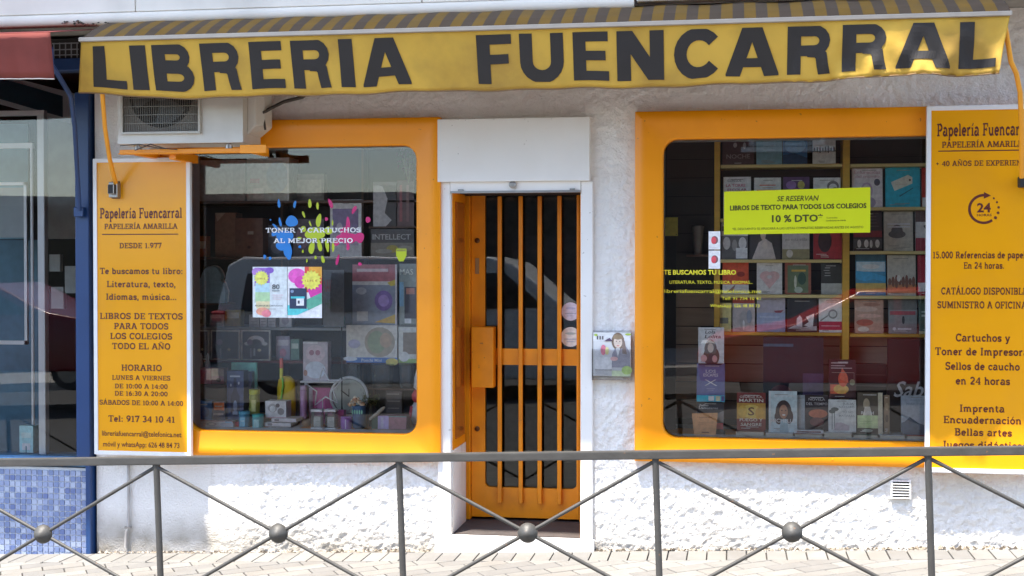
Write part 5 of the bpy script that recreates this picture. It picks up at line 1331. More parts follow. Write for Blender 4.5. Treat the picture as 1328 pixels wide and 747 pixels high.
for t, pcx, pyb, pw, ph, of in (('TE BUSCAMOS TU LIBRO', 907.5, 356, 94, 6, .03), ('LITERATURA, TEXTO, MÚSICA, IDIOMAS...', 922, 368, 108, 4.2, .0), ('libreriafuencarral@telefonica.net', 924, 380, 126, 5, .0), ('Telf: 91 734 10 41', 961, 389, 50, 4.2, .0), ('WhatsApp: 626 48 84 73', 953, 398.5, 64, 4.2, .0)):
    x, z = at(pcx, pyb, YP); xa_, _ = at(pcx - pw / 2, pyb, YP); xb_, _ = at(pcx + pw / 2, pyb, YP)
    m = MB(); sans(m, t, x, z, xb_ - xa_, ph * 8 / 1760, YP + .003, YV, off=of); m.build('text_line', wl)

# ================================================================== LEFT WINDOW
LGL = LZ - .016
D1, D2, D3 = .18, .38, .60       # depth rows of the display
def ybox(name, label, cat, a, t_, b, bt, Y, th, c, items=(), base=None, bevel=.002, rough=None):
    x0, zt = at(a, t_, Y); x1, zb = at(b, bt, Y)
    if base is not None: zb = base
    mm = c if not isinstance(c, str) else pr(c)
    m = MB(); m.box(x0, x1, Y, Y + th, zb, zt, mm); ob = None
    art(m, items, x0, zb, x1 - x0, zt - zb, Y)
    ob = m.build(name, origin=((x0 + x1) / 2, Y + th / 2, zb)); return tag(ob, label, cat)
# display shelving at the back: brown boards, side cheeks
ds = thing('display_shelves', 'dark brown display shelves filling the back of the left window', 'shelves', (-2.6, .8, LGL))
def yz(py, Y, px=400): return at(px, py, Y)[1]
def yx(px, Y): return at(px, 373, Y)[0]
SZ = {}
for key, py, px_a, px_b, Y, c in (('top', 260, 180, 560, .62, 'B'), ('up', 333, 180, 560, .62, 'B'), ('mid', 425, 180, 560, .62, 'G'), ('low', 468, 180, 560, .62, 'R')):
    z = yz(py, Y)
    mm = {'B': M_BROWN, 'G': mat('grey_shelf', (.30, .29, .28), rough=.4), 'R': mat('dark_red_shelf', (.17, .025, .02), rough=.4)}[c]
    m = MB(); m.box(-3.9, -1.882, Y, 1.015, z - .018, z, mm); m.build('shelf', ds, bevel=.002); SZ[key] = z
for x in (-3.05, -2.48):
    m = MB(); m.box(x, x + .016, .90, 1.015, LGL, 2.6, M_BROWN); m.build('upright', ds)
YT = .64
ybox('appliance_box', 'pale grey carton with a round picture at left of the top shelf', 'box', 256, 208, 318, 260, YT, .2, '9b9795', [(E_, .42, .52, .24, .34, '8c8585'), (E_, .42, .52, .18, .26, 'a39c9c'), (R_, .74, .1, .9, .9, '8a8684')], SZ['top'])
ybox('appliance_box', 'pale grey carton with a blue disc at right of the top shelf', 'box', 320, 205, 375, 260, YT, .2, 'a3a79c', [(E_, .72, .55, .26, .36, '7e8f9a'), (R_, .08, .42, .3, .52, 'a06064'), (R_, .15, .06, .4, .3, 'c4c2b8'), (R_, 0, .95, 1, 1, 'c2c4bc'), (R_, .96, 0, 1, 1, 'c8cac2')], SZ['top'])
ybox('storage_box', 'leaning tan folder box on the second shelf', 'box', 279, 276, 306, 333, YT + .06, .12, '7a5a48', [(P_, [(0, 1), (.5, 1), (.1, .8)], 'a08a74')], SZ['up'])
ybox('storage_box', 'brown square box with a small label holder', 'box', 305, 283, 341, 333, YT, .12, '5a3c30', [(R_, .45, .58, .66, .66, '94867a'), (E_, .5, .25, .06, .04, '3a2620')], SZ['up'])
# tablet-like gift card and framed pictures on the second shelf
ybox('boxed_gadget', 'white framed box with a lilac picture beside the ink splashes', 'box', 428, 259, 469, 333, YT - .01, .05, 'd8d2d4', [(R_, .08, .42, .9, .84, '6a5a84'), (R_, .08, .2, .9, .42, 'a090a8'), (R_, .4, .93, .62, .96, '8a8486'), (E_, .3, .5, .1, .1, 'b4a0c0')], SZ['up'])
ybox('boxed_puzzle', 'black and white portrait box on the second shelf', 'box', 484, 236, 514, 292, YT - .02, .10, '2b2424', [(P_, [(0, 0), (.55, 0), (.8, .14), (.5, .3), (.62, .62), (.4, .9), (0, .95)], 'a09a9a'), (R_, 0, .92, 1, 1, '5a5252')], yz(294, YT - .02))
ybox('boxed_puzzle', 'dark red speckled tall box at right of the portrait box', 'box', 515, 234, 537, 292, YT - .02, .10, '4a3434', [(R_, .15, .1, .3, .9, '7a3a3c'), (R_, .55, .1, .7, .9, '6a4a48')], yz(294, YT - .02))
m = MB(); z = yz(294, YT - .02); m.box(yx(478, YT - .03), -1.884, YT - .03, .95, z - .012, z - .0005, M_BROWN); m.box(yx(478, YT - .03), yx(478, YT - .03) + .01, YT + .1, YT + .12, SZ['up'], z - .012, M_BROWN)
m.build('riser_shelf', ds)
ybox('board_game', 'dark printed game box with pale capitals beneath the portrait box', 'box', 481, 297, 537, 333, YT - .04, .2, '3a3636', [(T_, 'INTELLECT', .48, .62, .88, .2, 'a8a4a0'), (R_, 0, 0, 1, .5, '6a6258'), (E_, .5, .28, .14, .14, 'a08a3c'), (E_, .3, .2, .2, .08, '8a8478'), (E_, .8, .3, .16, .1, '8a8070')], SZ['up'])
# vase of dried purple flowers in the top right corner
fl = thing('dried_flowers', 'bunch of dusty purple dried flowers in upper right corner of the left window', 'flowers', (yx(527, .5), .56, yz(236, .5)))
m = MB(); cx_, cz_ = yx(527, .5), yz(234, .5)
for _ in range(90):
    a = random.uniform(-1.0, 1.0); l_ = random.uniform(.06, .22)
    x, y, z = cx_ + math.sin(a) * l_ * .55, .56 + random.uniform(-.04, .04), cz_ + math.cos(a) * l_
    s = random.uniform(.008, .016); b = random.uniform(0, 3)
    m.add([(x - s * math.cos(b), y, z - s * math.sin(b)), (x + s * .4, y - .006, z), (x + s * math.cos(b), y, z + s * math.sin(b)), (x - s * .3, y + .006, z + s * .6)], [(0, 1, 2, 3)], pr(random.choice(('6a3a58', '7e5a70', '8a7480', '4a2a3c'))))
m.build('blossom', fl)
m = MB()
for _ in range(12): a = random.uniform(-.6, .6); m.tube([(cx_, .56, cz_ - .02), (cx_ + math.sin(a) * .08, .56, cz_ + math.cos(a) * .16)], .0015, pr('5a5040'), 4)
m.build('stem', fl)
m = MB(); m.lathe([(.02, -.0), (.03, .03), (.018, .07), (.022, .08)], (cx_, .60, yz(235, .6) - .007), pr('50383c'), 14); m.build('vase', fl, smooth=50)
# the strap rack behind and the cloud cushion
m = MB(); Yc = .55; x0, z0 = at(246, 393, Yc); x1, z1 = at(291, 345, Yc); w_, h_ = x1 - x0, z1 - z0
pts = [(x0 - .04, z0), (x1, z0), (x1 + .008, z0 + .3 * h_), (x1 - .01, z0 + .52 * h_), (x1 - .03, z0 + .62 * h_)] + [(x0 + .62 * w_ + .30 * w_ * math.cos(R(t)), z0 + .62 * h_ + .38 * h_ * math.sin(R(t))) for t in range(10, 171, 16)] + [(x0 + .2 * w_, z0 + .6 * h_), (x0 - .04, z0 + .58 * h_)]
m.prism(pts, Yc, Yc + .05, pr('5f8090')); m.prism([(p[0] + (.004 if p[0] < x0 + w_ / 2 else .004), p[1] + .006) for p in pts], Yc + .0505, Yc + .06, pr('a8a89c'))
z_sup = z0
m.box(x0 - .03, x1 - .04, Yc + .03, Yc + .3, z0 - .012, z0 - .0005, M_BROWN)
o = m.build('cloud_lamp', origin=((x0 + x1) / 2, Yc, z0)); tag(o, 'grey-blue cloud shaped lamp at left edge of the left window', 'lamp')
# three small framed prints
for k, (a, b, lab) in enumerate(((247, 271, 'framed dark print leftmost on the middle shelf'), (273, 311, 'framed dark print with a small heart, centre of three'), (312.5, 350.5, 'framed chalk drawing of a rainbow, rightmost of three'))):
    Y = .60; x0, zt = at(a, 428, Y); x1, zb = at(b, 468, Y); zb = SZ['low']
    t = thing('framed_print', lab, 'framed print', ((x0 + x1) / 2, Y, zb))
    m = MB(); m.box(x0 + .008, x1 - .008, Y + .006, Y + .012, zb + .008, zt - .008, pr('34323a'))
    its = [(E_, .62, .35, .06, .05, 'c8ba98')] if k < 2 else [(E_, .5, .62, .3, .2, 'b0b0b4'), (E_, .5, .56, .2, .14, '34323a'), (R_, .1, .3, .9, .54, '34323a'), (E_, .2, .55, .1, .06, 'c0c0c4'), (E_, .8, .55, .1, .06, 'c0c0c4'), (E_, .62, .34, .07, .05, 'cdbf9a'), (R_, .42, .15, .48, .4, '9c9ca0')]
    its += [(R_, .3, .1, .36, .4, '7a7684'), (E_, .3, .6, .1, .1, '5a4858')]
    art(m, its, x0, zb, x1 - x0, zt - zb, Y + .006); m.build('picture', t)
    m = MB()
    for (p, q, r, s) in ((x0, x1, zb, zb + .009), (x0, x1, zt - .009, zt), (x0, x0 + .009, zb + .009, zt - .009), (x1 - .009, x1, zb + .009, zt - .009)): m.box(p, q, Y, Y + .018, r, s, pr('b8b4a8'))
    m.build('frame', t)
ybox('picture_card', 'small cream framed card above the leftmost print', 'card', 252, 400, 266, 425, .70, .01, 'a09a84', [(R_, .15, .15, .85, .85, '5a5648'), (R_, .3, .4, .7, .75, '8a846c')], SZ['mid'])
for (a, b, lab, c) in ((323, 336, 'grey lettered carton left on the middle shelf', '8a8688'), (337, 346, 'narrow pale carton in the middle of the middle shelf', 'a8a4a4'), (347, 358, 'grey lettered carton right on the middle shelf', '8e8a8c')):
    ybox('small_carton', lab, 'box', a, 408, b, 425, .66, .06, c, lines(4, .1, .9, .2, .85, '6a6668', .05), SZ['mid'])
# items along the lower left
ybox('gift_set', 'pink carton under the glass figurines at lower left', 'box', 249, 478, 273, 498, D2, .12, 'a04458', [(R_, 0, .9, 1, 1, 'b86a7a')] , yz(498, D2, 260))
ybox('metal_riser', 'matt grey riser box at lower left of the left window', 'riser', 248, 498.5, 293, 516, D2 - .02, .2, mat('grey_riser', (.24, .24, .235), rough=.4), [], LGL + .0)
m = MB()
for i, px in enumerate((259, 268)):
    x, z = at(px, 478, D2 + .04); m.lathe([(.014, 0), (.017, .012), (.014, .045), (.008, .055), (.012, .075), (.004, .10)], (x, D2 + .06, z + .001), pr('b8c0c4'), 12)
o = m.build('figurine', origin=(x, D2 + .06, z), smooth=50); tag(o, 'pair of small white glass figurines on the pink carton', 'figurine')
ybox('small_parcel', 'dull pink and tan packet behind the pink carton', 'packet', 274, 478, 290, 497.5, D2 + .02, .08, '94606a', [(R_, 0, .5, 1, 1, '9a8478'), (E_, .6, .25, .2, .14, '3a2c30')], yz(498.5, D2 - .02, 280))
ybox('blue_box', 'bright blue carton with a dark disc beside the tall bottle box', 'box', 256.5, 520, 274.5, 544, D1 + .02, .10, '2a5ca8', [(E_, .48, .42, .35, .3, '1f4484'), (R_, .2, .78, .7, .85, '9ab8e0')], yz(544.5, D1 + .02, 265))
ybox('speaker_box', 'dark carton with an orange label beside the tall bottle box', 'box', 275.5, 520, 291.5, 544, D1 + .02, .10, '3a3c4c', [(R_, .12, .52, .95, .92, 'd05a34'), (R_, .2, .68, .8, .76, 'e8c0a8'), (R_, .1, .26, .9, .36, 'b0b2bc')], yz(544.5, D1 + .02, 265))
ybox('printed_carton', 'long white carton with round pictures along the ledge at far left', 'box', 247, 545, 302, 562, D1 - .02, .16, 'cfcac6', [(R_, 0, .93, 1, 1, '8a2c30'), (E_, .5, .45, .12, .3, '8a8890'), (E_, .5, .45, .07, .18, 'c4c0c0'), (E_, .86, .45, .16, .34, 'a0a4b0'), (E_, .12, .4, .08, .2, '9a9498'), (R_, .2, .5, .36, .56, 'a09a98'), (R_, .82, .7, .98, .95, '7aa8c8')], LGL)
ybox('bottle_box', 'tall navy presentation box with a bottle silhouette', 'box', 294, 481, 316, 546, D1 + .06, .09, '26304e', [(P_, [(.42, .86), (.58, .86), (.60, .62), (.76, .5), (.78, .1), (.22, .1), (.24, .5), (.40, .62)], '131a30'), (E_, .5, .3, .12, .12, '5a6a8c'), (R_, .2, .88, .8, .91, '8a94ac'), (E_, .25, .72, .05, .03, '8a94ac'), (E_, .72, .76, .05, .03, '8a94ac'), (R_, .35, .14, .65, .2, '8a94ac')], yz(546.5, D1 + .06, 300), bevel=.004)
m = MB(); z = yz(546.5, D1 + .06, 300); m.box(yx(294.5, D1 + .08), yx(321, D1 + .08), D1 + .151, D1 + .20, LGL, yz(484, D1 + .1), pr('2c3654')); o = m.build('bottle_box', origin=(yx(308, D1 + .1), D1 + .17, LGL)); tag(o, 'second navy box showing behind the tall bottle box', 'box')
m = MB(); x0, x1 = yx(303, D1 + .03), yx(309.5, D1 + .03); m.box(x0, x1, D1 + .02, D1 + .12, LGL, z - .0005, pr('c02430')); m.box(yx(294, D1 + .07), x0 - .001, D1 + .07, D1 + .16, z - .012, z - .0005, pr('b4c4d0')); m.box(yx(294, D1 + .08), x0 - .001, D1 + .09, D1 + .15, LGL + .0, z - .012, pr('24242a'))
m.box(x1, yx(321, D1 + .08), D1 + .09, D1 + .15, LGL, z - .0005, pr('24242a'))
o = m.build('red_carton', origin=(x0, D1 + .1, LGL)); tag(o, 'narrow red carton holding up the tall navy bottle box', 'box')
ybox('teal_folder', 'mint green folder standing behind the tall navy box', 'folder', 300, 470, 333, 542, D2, .02, '5fb49c', [(R_, .92, 0, 1, 1, '4a9c86')], LGL)
def jar(label, px, t_, b_, w, Y, body, lid, items=(), name='candle_jar', cat='jar', base=None, lidh=.2, glassy=False, neck=.9):
    x, zt = at(px, t_, Y); _, zb = at(px, b_, Y)
    if base is not None: zb = base
    r = w / 2 * (Y + CD) / CF * 1.0; h = zt - zb
    t = thing(name, label, cat, (x, Y, zb))
    m = MB(); bm_ = M_JAR if glassy else pr(body)
    m.lathe([(r * .9, 0), (r, .06 * h), (r, h * (1 - lidh) - .004), (r * neck, h * (1 - lidh))], (x, Y, zb), bm_, 20)
    art(m, items, x - r * .6, zb, r * 1.2, h * (1 - lidh), Y - r * 1.0)
    m.build('body', t, smooth=50)
    if glassy:
        m = MB(); m.lathe([(r * .78, 0), (r * .78, h * .6), (r * .7, h * .62)], (x, Y, zb + .004), pr(body), 16); m.build('wax', t, smooth=50)
    m = MB(); m.lathe([(r * neck, 0), (r * 1.02, .002), (r * 1.02, h * lidh - .002), (r * .96, h * lidh)], (x, Y, zb + h * (1 - lidh)), pr(lid), 20); m.build('lid', t, smooth=50)
    return t
jar('olive glass jar with a cream label and yellow-green lid', 330, 505, 537, 14.5, D1 + .10, '7a7a2c', '9aa024', [(R_, .3, .15, 1, .75, 'b8ac5c')], base=yz(537, D1 + .10, 330))
jar('turquoise lidded jar with a pale panel at the ledge front', 334.5, 537, 562, 15, D1 - .02, '2f7f84', '2a8a84', [(R_, .1, .1, .95, .8, '6fa8a8')], base=LGL)
jar('steel blue lidded jar left of the turquoise jar', 317, 533, 562, 15, D1 + .0, '27607e', '3a7c9c', [(R_, .1, .12, .9, .8, '4f94b4'), (R_, .2, .5, .8, .55, 'a0c8dc')], base=LGL)
m = MB(); z = yz(537, D1 + .10, 330); m.box(yx(321.5, D1 + .06), yx(342, D1 + .06), D1 + .055, D1 + .15, LGL, z - .0005, pr('242a30')); o = m.build('riser', origin=(yx(332, D1 + .1), D1 + .1, LGL)); tag(o, 'dark riser block under the olive jar', 'riser')
ybox('mug_box', 'white photo printed gift carton with brown pictures', 'box', 344, 520, 371, 542, D1 + .03, .10, 'c9c2c0', [(E_, .35, .6, .22, .25, '8c8480'), (E_, .35, .55, .14, .18, 'dcd6d2'), (E_, .75, .4, .16, .2, '6a6462'), (R_, 0, 0, 1, .08, '9a6a70'), (E_, .6, .75, .1, .12, '4a4444')], yz(542.5, D1 + .03, 355))
for k, (a, b, t_, bt, c, lab) in enumerate(((352, 384, 542.5, 547.5, 'b9aeb0', 'pinkish slim book on top of the flat pile'), (343, 377, 548, 553.5, 'c0b8b6', 'white slim book in the middle of the flat pile'), (348, 388, 554, 562, 'a8a8aa', 'grey thick book at the bottom of the flat pile'))):
    x0, z1 = at(a, t_, D1); x1, z0 = at(b, bt, D1)
    if k == 2: z0 = LGL
    m = MB(); m.box(x0, x1, D1, D1 + .15, z0, z0 + .0018, pr(c)); m.box(x0, x1, D1, D1 + .15, z1 - .002, z1, pr(c)); m.box(x0, x1, D1 + .0, D1 + .003, z0 + .0018, z1 - .002, pr(c)); m.box(x0 + .002, x1 - .002, D1 + .003, D1 + .148, z0 + .0018, z1 - .002, M_PAGE)
    m.box(x0 + .02, x0 + .05, D1 - .0008, D1, z0 + .004, z1 - .004, pr('5a5458'))
    o = m.build('book', origin=((x0 + x1) / 2, D1 + .07, z0)); tag(o, lab, 'book')
# yellow backpack-like bottle bag
bg = thing('school_bag', 'yellow bag with green stripe and red tipped handle standing mid window', 'bag', (yx(369, D2), D2 + .03, LGL))
x, z0 = at(369, 548, D2); _, z1 = at(369, 488, D2); r = .062; h = z1 - LGL
m = MB(); prof = [(.7, 0), (.95, .05), (1, .4), (.98, .75), (.85, .92), (.45, .99), (.1, 1.0)]
vs, fs = [], []; n = 24
for (q, hh) in prof:
    for k in range(n):
        a = 2 * math.pi * k / n; vs.append((x + q * r * math.cos(a), D2 + .04 + q * r * .6 * math.sin(a), LGL + hh * h))
for i in range(len(prof) - 1):
    for k in range(n): a, b = i * n + k, i * n + (k + 1) % n; fs.append((a, b, b + n, a + n))
m.add(vs, fs, mat('yellow_fabric', (.78, .52, .01), rough=.6, var=.08, bump=.1)); m.build('body', bg, smooth=60)
m = MB(); m.tube([(x - .012, D2 - .002, LGL + h * .97), (x - .008, D2 - .004, LGL + h * .8), (x - .022, D2 - .003, LGL + h * .5), (x - .03, D2, LGL + h * .3)], .007, pr('58a428'), 8); m.build('stripe', bg, smooth=60)
m = MB(); m.tube([(x - .03, D2 + .03, LGL + h * .9), (x - .03, D2 + .03, LGL + h + .05)], .012, pr('b8b020'), 10); m.tube([(x - .03, D2 + .03, LGL + h + .05), (x - .03, D2 + .03, LGL + h + .115)], .012, pr('c04438'), 10); m.build('handle', bg, smooth=60)
m = MB(); m.tube([(x + .05, D2 + .09, LGL), (x + .075, D2 + .09, LGL + h * .5), (x + .05, D2 + .09, LGL + h * .9)], .022, mat('dull_wicker', (.22, .17, .12), rough=.8, var=.3, scale=40), 10); m.build('back_pad', bg, smooth=60)
m = MB(); m.add([(x - .03, D2 - .012, LGL + .02), (x + .02, D2 - .012, LGL + .02), (x + .0, D2 - .008, LGL + .16)], [(0, 1, 2)], pr('dfe0e0')); o = m.build('white_tag', bg)
o.modifiers.new('d', 'SOLIDIFY').thickness = .002
m = MB(); x, z = at(394, 553, D1 + .05); m.lathe([(.010, 0), (.026, .012), (.030, .028), (.022, .046), (.006, .052)], (x, D1 + .09, LGL), mat('turned_wood', (.36, .22, .12), rough=.4, var=.2), 18); o = m.build('wooden_ball', origin=(x, D1 + .09, LGL), smooth=60); tag(o, 'small round wooden ornament between book pile and candles', 'ornament')
# white riser shelf with pink things under it
rs_ = thing('white_riser', 'white acrylic riser shelf behind the star and clock', 'riser', (yx(414, D2 + .06), D2 + .1, LGL))
xa, z = at(389, 494, D2 + .04); xb = yx(441, D2 + .04)
m = MB(); m.box(xa, xb, D2 + .04, D2 + .2, z - .012, z, M_WHITE); m.build('top', rs_, bevel=.002)
for xx in (xa + .004, xb - .01): m = MB(); m.box(xx, xx + .006, D2 + .12, D2 + .19, LGL, z - .012, M_WHITE); m.build('leg', rs_)
zr_ = z
ybox('plush_pack', 'clear packed pale plush toy on the white riser', 'toy', 393, 443, 425, 494, D2 + .06, .08, '9c8c92', [(E_, .5, .7, .4, .22, 'b89aa0'), (E_, .5, .28, .42, .22, 'b4bccc'), (E_, .35, .72, .1, .07, '7a4a54'), (E_, .6, .72, .1, .07, '7a4a54'), (R_, 0, .95, .6, 1, 'd0c8c8'), (E_, .1, .2, .08, .08, '8a5a4a')], zr_)
jar('tall mauve glass candle left of the pink box', 393.5, 500, 553, 9, D1 + .16, '8c5c80', '9a7490', base=LGL, name='candle', cat='candle', lidh=.1)
ybox('pink_box', 'magenta patterned gift box under the white riser', 'box', 401, 503, 431, 548, D2 + .05, .06, '8a2c58', [(E_, .2, .6, .16, .2, 'a84474'), (E_, .5, .5, .16, .2, 'b05080'), (E_, .8, .6, .12, .2, '702048'), (R_, 0, 0, .15, 1, 'a890a8')], LGL)
for px, lab in ((411, 'glass candle with white lid, left of the pair under the star'), (428.5, 'glass candle with white lid, right of the pair under the star')):
    x, zt = at(px, 531, D1 - .02); r = 7.2 * (D1 + CD) / CF
    t = thing('square_candle', lab, 'candle', (x, D1, LGL))
    m = MB(); m.box(x - r, x + r, D1 - .03, D1 + .03, LGL + .010, zt - .014, M_JAR); m.build('glass_box', t)
    m = MB(); m.box(x - r * .6, x + r * .65, D1 - .02, D1 + .02, LGL + .014, LGL + (zt - LGL) * .62, pr('d4d8d0')); m.rect(x - r * .3, LGL + .045, x + r * .5, LGL + .048, D1 - .0205, pr('8a9a94')); m.build('wax', t)
    m = MB(); m.box(x - r * 1.08, x + r * 1.08, D1 - .033, D1 + .033, zt - .014, zt, pr('dcdcdc')); m.box(x - r * 1.08, x + r * 1.08, D1 - .033, D1 + .033, LGL, LGL + .010, pr('dcdcdc')); m.build('cap', t)
# star outline
sr = thing('star_light', 'white outlined five-point star standing before the round clock', 'star', (yx(425, D1 + .1), D1 + .1, LGL))
ctr = at(421, 503, D1 + .08); pts = []
for k in range(10):
    rr = (27 if k % 2 == 0 else 12) * (D1 + CD + .1) / CF; a = R(96 + 36 * k)
    pts.append((ctr[0] + rr * math.cos(a), D1 + .08, ctr[1] + rr * math.sin(a)))
m = MB(); m.tube(pts + pts[:1], .0055, mat('white_neon', (.75, .75, .78), rough=.4), 8, cap=False); m.build('outline', sr, smooth=60)
m = MB(); x = yx(418, D1 + .09); m.tube([(x, D1 + .09, LGL), (x, D1 + .09, ctr[1] - .07)], .003, M_WHITE, 6); m.build('stem', sr)
# wall clock
ck = thing('round_clock', 'round white rimmed clock leaning behind the candles', 'clock', (yx(453, D1 + .18), D1 + .2, LGL))
cxk, czk = at(453, 514, D1 + .18); rk = 25.5 * (D1 + CD + .18) / CF; Yk = D1 + .18
m = MB(); m.lathe([(rk * .9, -.012), (rk * .9, .004)], (cxk, Yk, czk), mat('clock_face', (.40, .42, .36), rough=.6, var=.15, scale=8), 40, 'y')
for k in range(12):
    a = R(30 * k); m.box(cxk + rk * .74 * math.sin(a) - .003, cxk + rk * .74 * math.sin(a) + .003, Yk - .0072, Yk - .0045, czk + rk * .74 * math.cos(a) - .008, czk + rk * .74 * math.cos(a) + .008, pr('6a6a64'))
m.build('dial', ck)
m = MB(); m.tube([(cxk + rk * math.cos(R(t)), Yk - .006, czk + rk * math.sin(R(t))) for t in range(0, 361, 9)], .009, mat('white_rim', (.62, .63, .62), rough=.35), 10, cap=False); m.build('rim', ck, smooth=60)
m = MB(); m.flat([(cxk - .055, czk + .035), (cxk - .052, czk + .042), (cxk + .004, czk + .002), (cxk, czk - .004)], Yk - .008, M_DARK); m.flat([(cxk - .003, czk), (cxk + .003, czk), (cxk + .002, czk + .05), (cxk - .002, czk + .05)], Yk - .009, M_DARK); o = m.build('hand', ck); o.modifiers.new('d', 'SOLIDIFY').thickness = .001
m = MB(); m.box(cxk - .05, cxk + .05, Yk + .0, Yk + .04, LGL, czk - rk * .85, M_DARK); m.build('foot', ck)
# basket of popcorn-like potpourri, blue cup, purple mug
bs = thing('patterned_cup', 'dark blue cup with green pattern heaped with peach coloured petals', 'cup', (yx(464, D1), D1 + .02, LGL))
x, zt = at(465, 526, D1 + .02)
m = MB(); m.lathe([(.026, 0), (.040, .01), (.043, zt - LGL - .004), (.040, zt - LGL)], (x, D1 + .03, LGL), pr('28405c'), 20)
for k in range(5): m.ell(x - .03 + .015 * k, LGL + (zt - LGL) * .75, .005, .014, D1 + .03 - .0445, pr('6ab08c'))
m.build('cup_body', bs, smooth=60)
m = MB()
for k in range(38):
    a, q = random.uniform(0, 6.28), random.uniform(0, 1) ** .5; xx, yy = x - .018 + q * .05 * math.cos(a), D1 + .03 + q * .035 * math.sin(a); zz = zt + (1 - q) * .055 + random.uniform(0, .01)
    m.lathe([(.002, 0), (.010, .006), (.008, .013), (.002, .017)], (xx, yy, zz - .01), pr(random.choice(('c88a5c', 'e0b894', 'b46a48', 'd8a074'))), 6)
m.build('petals', bs)
jar('violet glossy mug with a painted-on pale highlight at the ledge', 449, 540, 562, 15, D1, '6e3c84', '8a54a0', [(R_, .55, .1, .7, .9, 'b49ac4')], base=LGL, name='mug', cat='mug', lidh=.1)  # pale upright bar is a highlight put into the mug's colour
ybox('fuchsia_box', 'fuchsia carton behind the violet mug', 'box', 437, 532, 446, 560, D1 + .06, .05, '9c2a60', [], LGL)
for px, w, lab in ((458, 19, 'empty clear glass vase, left one under the low shelf'), (496, 30, 'wide clear glass vase, middle one under the low shelf'), (527, 20, 'ribbed clear glass vase, right one under the low shelf')):
    Y = D2 + .12; x, zt = at(px, 472, Y); _, zb = at(px, 503, Y); r = w / 2 * (Y + CD) / CF
    m = MB(); m.lathe([(r * .8, 0), (r * .9, .01), (r, (zt - zb) * .95), (r * 1.05, zt - zb)], (x, Y, zb), M_JAR, 24); o = m.build('glass_vase', origin=(x, Y, zb), smooth=60); tag(o, lab, 'vase')
m = MB(); Y = D2 + .06; z = yz(503.5, Y, 480); m.box(yx(444, Y), -1.884, Y, Y + .16, z - .010, z, M_BROWN); m.box(yx(478, Y), yx(478, Y) + .012, Y + .1, Y + .15, LGL, z - .010, M_BROWN); m.box(-1.90, -1.888, Y + .02, Y + .15, LGL, z - .010, M_BROWN); m.build('low_riser', ds)
ybox('dark_books', 'dark brown notebook stack behind the olive branch', 'books', 500, 507, 521, 541, D2 - .01, .07, '2c2420', lines(5, .05, .95, .1, .9, '5a5048', .03), LGL)
m = MB(); x, z = at(481, 515, D2 - .04)
for _ in range(170):
    a, b = random.uniform(0, 6.28), random.uniform(-.9, .9); q = random.random() ** .4 * .055; xx, yy, zz = x + q * 1.1 * math.cos(a), D2 - .04 + q * .5 * math.sin(a), z - .02 + q * b
    s = .010; t = random.uniform(0, 3)
    m.add([(xx - s * math.cos(t), yy, zz - s * math.sin(t)), (xx, yy - .004, zz + s * .4), (xx + s * math.cos(t), yy, zz + s * math.sin(t)), (xx, yy + .003, zz - s * .4)], [(0, 1, 2, 3)], pr(random.choice(('3c4020', '4c5228', '2a3018'))))
m.tube([(x + .0, D2 - .04, LGL + .0), (x, D2 - .04, z - .04)], .012, pr('3a3420'), 8)
o = m.build('moss_plant', origin=(x, D2 - .04, LGL)); tag(o, 'dark olive artificial moss ball beside the clock', 'plant')
m = MB(); m.tube([pt(479, 544, D1 + .03), pt(487, 538, D1 + .03), pt(496, 530, D1 + .04), pt(499, 528, D1 + .04)], [.008, .011, .012, .006], mat('pale_wood', (.50, .44, .34), rough=.5), 10); m.box(yx(482, D1 + .05), yx(492, D1 + .05), D1 + .04, D1 + .08, LGL, yz(538, D1 + .04, 486), pr('22382a')); o = m.build('wooden_pestle', origin=(yx(486, D1), D1 + .04, LGL), smooth=60); tag(o, 'pale wooden pestle tilted across a small green block', 'utensil')
ybox('lilac_pack', 'box with lilac end and dusty pink side on the wooden tray', 'box', 490, 539, 527, 556, D1 + .02, .09, '84525a', [(R_, 0, 0, .38, 1, '9a80bc'), (R_, .1, .1, .2, .9, 'b8a4d0'), (R_, .38, .9, 1, 1, '5a6a68')], yz(556.5, D1 + .02, 505))
m = MB(); z = yz(556.5, D1 + .02, 505); m.box(yx(487, D1), -1.884, D1 - .01, D1 + .13, LGL, z - .0005, mat('tray_wood', (.42, .29, .16), rough=.5, var=.15, stretch=(1, 1, 10))); o = m.build('wooden_tray', origin=(-1.95, D1 + .06, LGL)); tag(o, 'light wooden tray in lower right corner of the left window', 'tray')
dl = thing('santa_doll', 'red and white cloth doll against the right edge of the left window', 'doll', (yx(533, D1 + .04), D1 + .04, LGL))
x, _ = at(534, 520, D1 + .05); Yd = D1 + .2
m = MB(); m.lathe([(.03, .02), (.045, .06), (.04, .12), (.022, .155)], (x, Yd, LGL), pr('c4b8b4'), 16); m.build('body', dl, smooth=60)
m = MB(); m.lathe([(.018, 0), (.034, .02), (.036, .05), (.02, .078)], (x, Yd, LGL + .155), pr('b02834'), 16); m.build('scarf', dl, smooth=60)
m = MB(); m.lathe([(.01, 0), (.03, .02), (.026, .08), (.012, .13), (.004, .15)], (x + .006, Yd, LGL + .23), pr('d4ccca'), 16); m.build('hood', dl, smooth=60)
for s in (-1, 1): m = MB(); m.tube([(x + s * .03, Yd - .02, LGL + .13), (x + s * .04, Yd - .035, LGL + .06)], [.012, .010], pr('b03038'), 8); m.build('arm', dl, smooth=60)
m = MB(); m.lathe([(.03, 0), (.032, .02)], (x, Yd, LGL), pr('8a3038'), 16); m.build('base', dl)
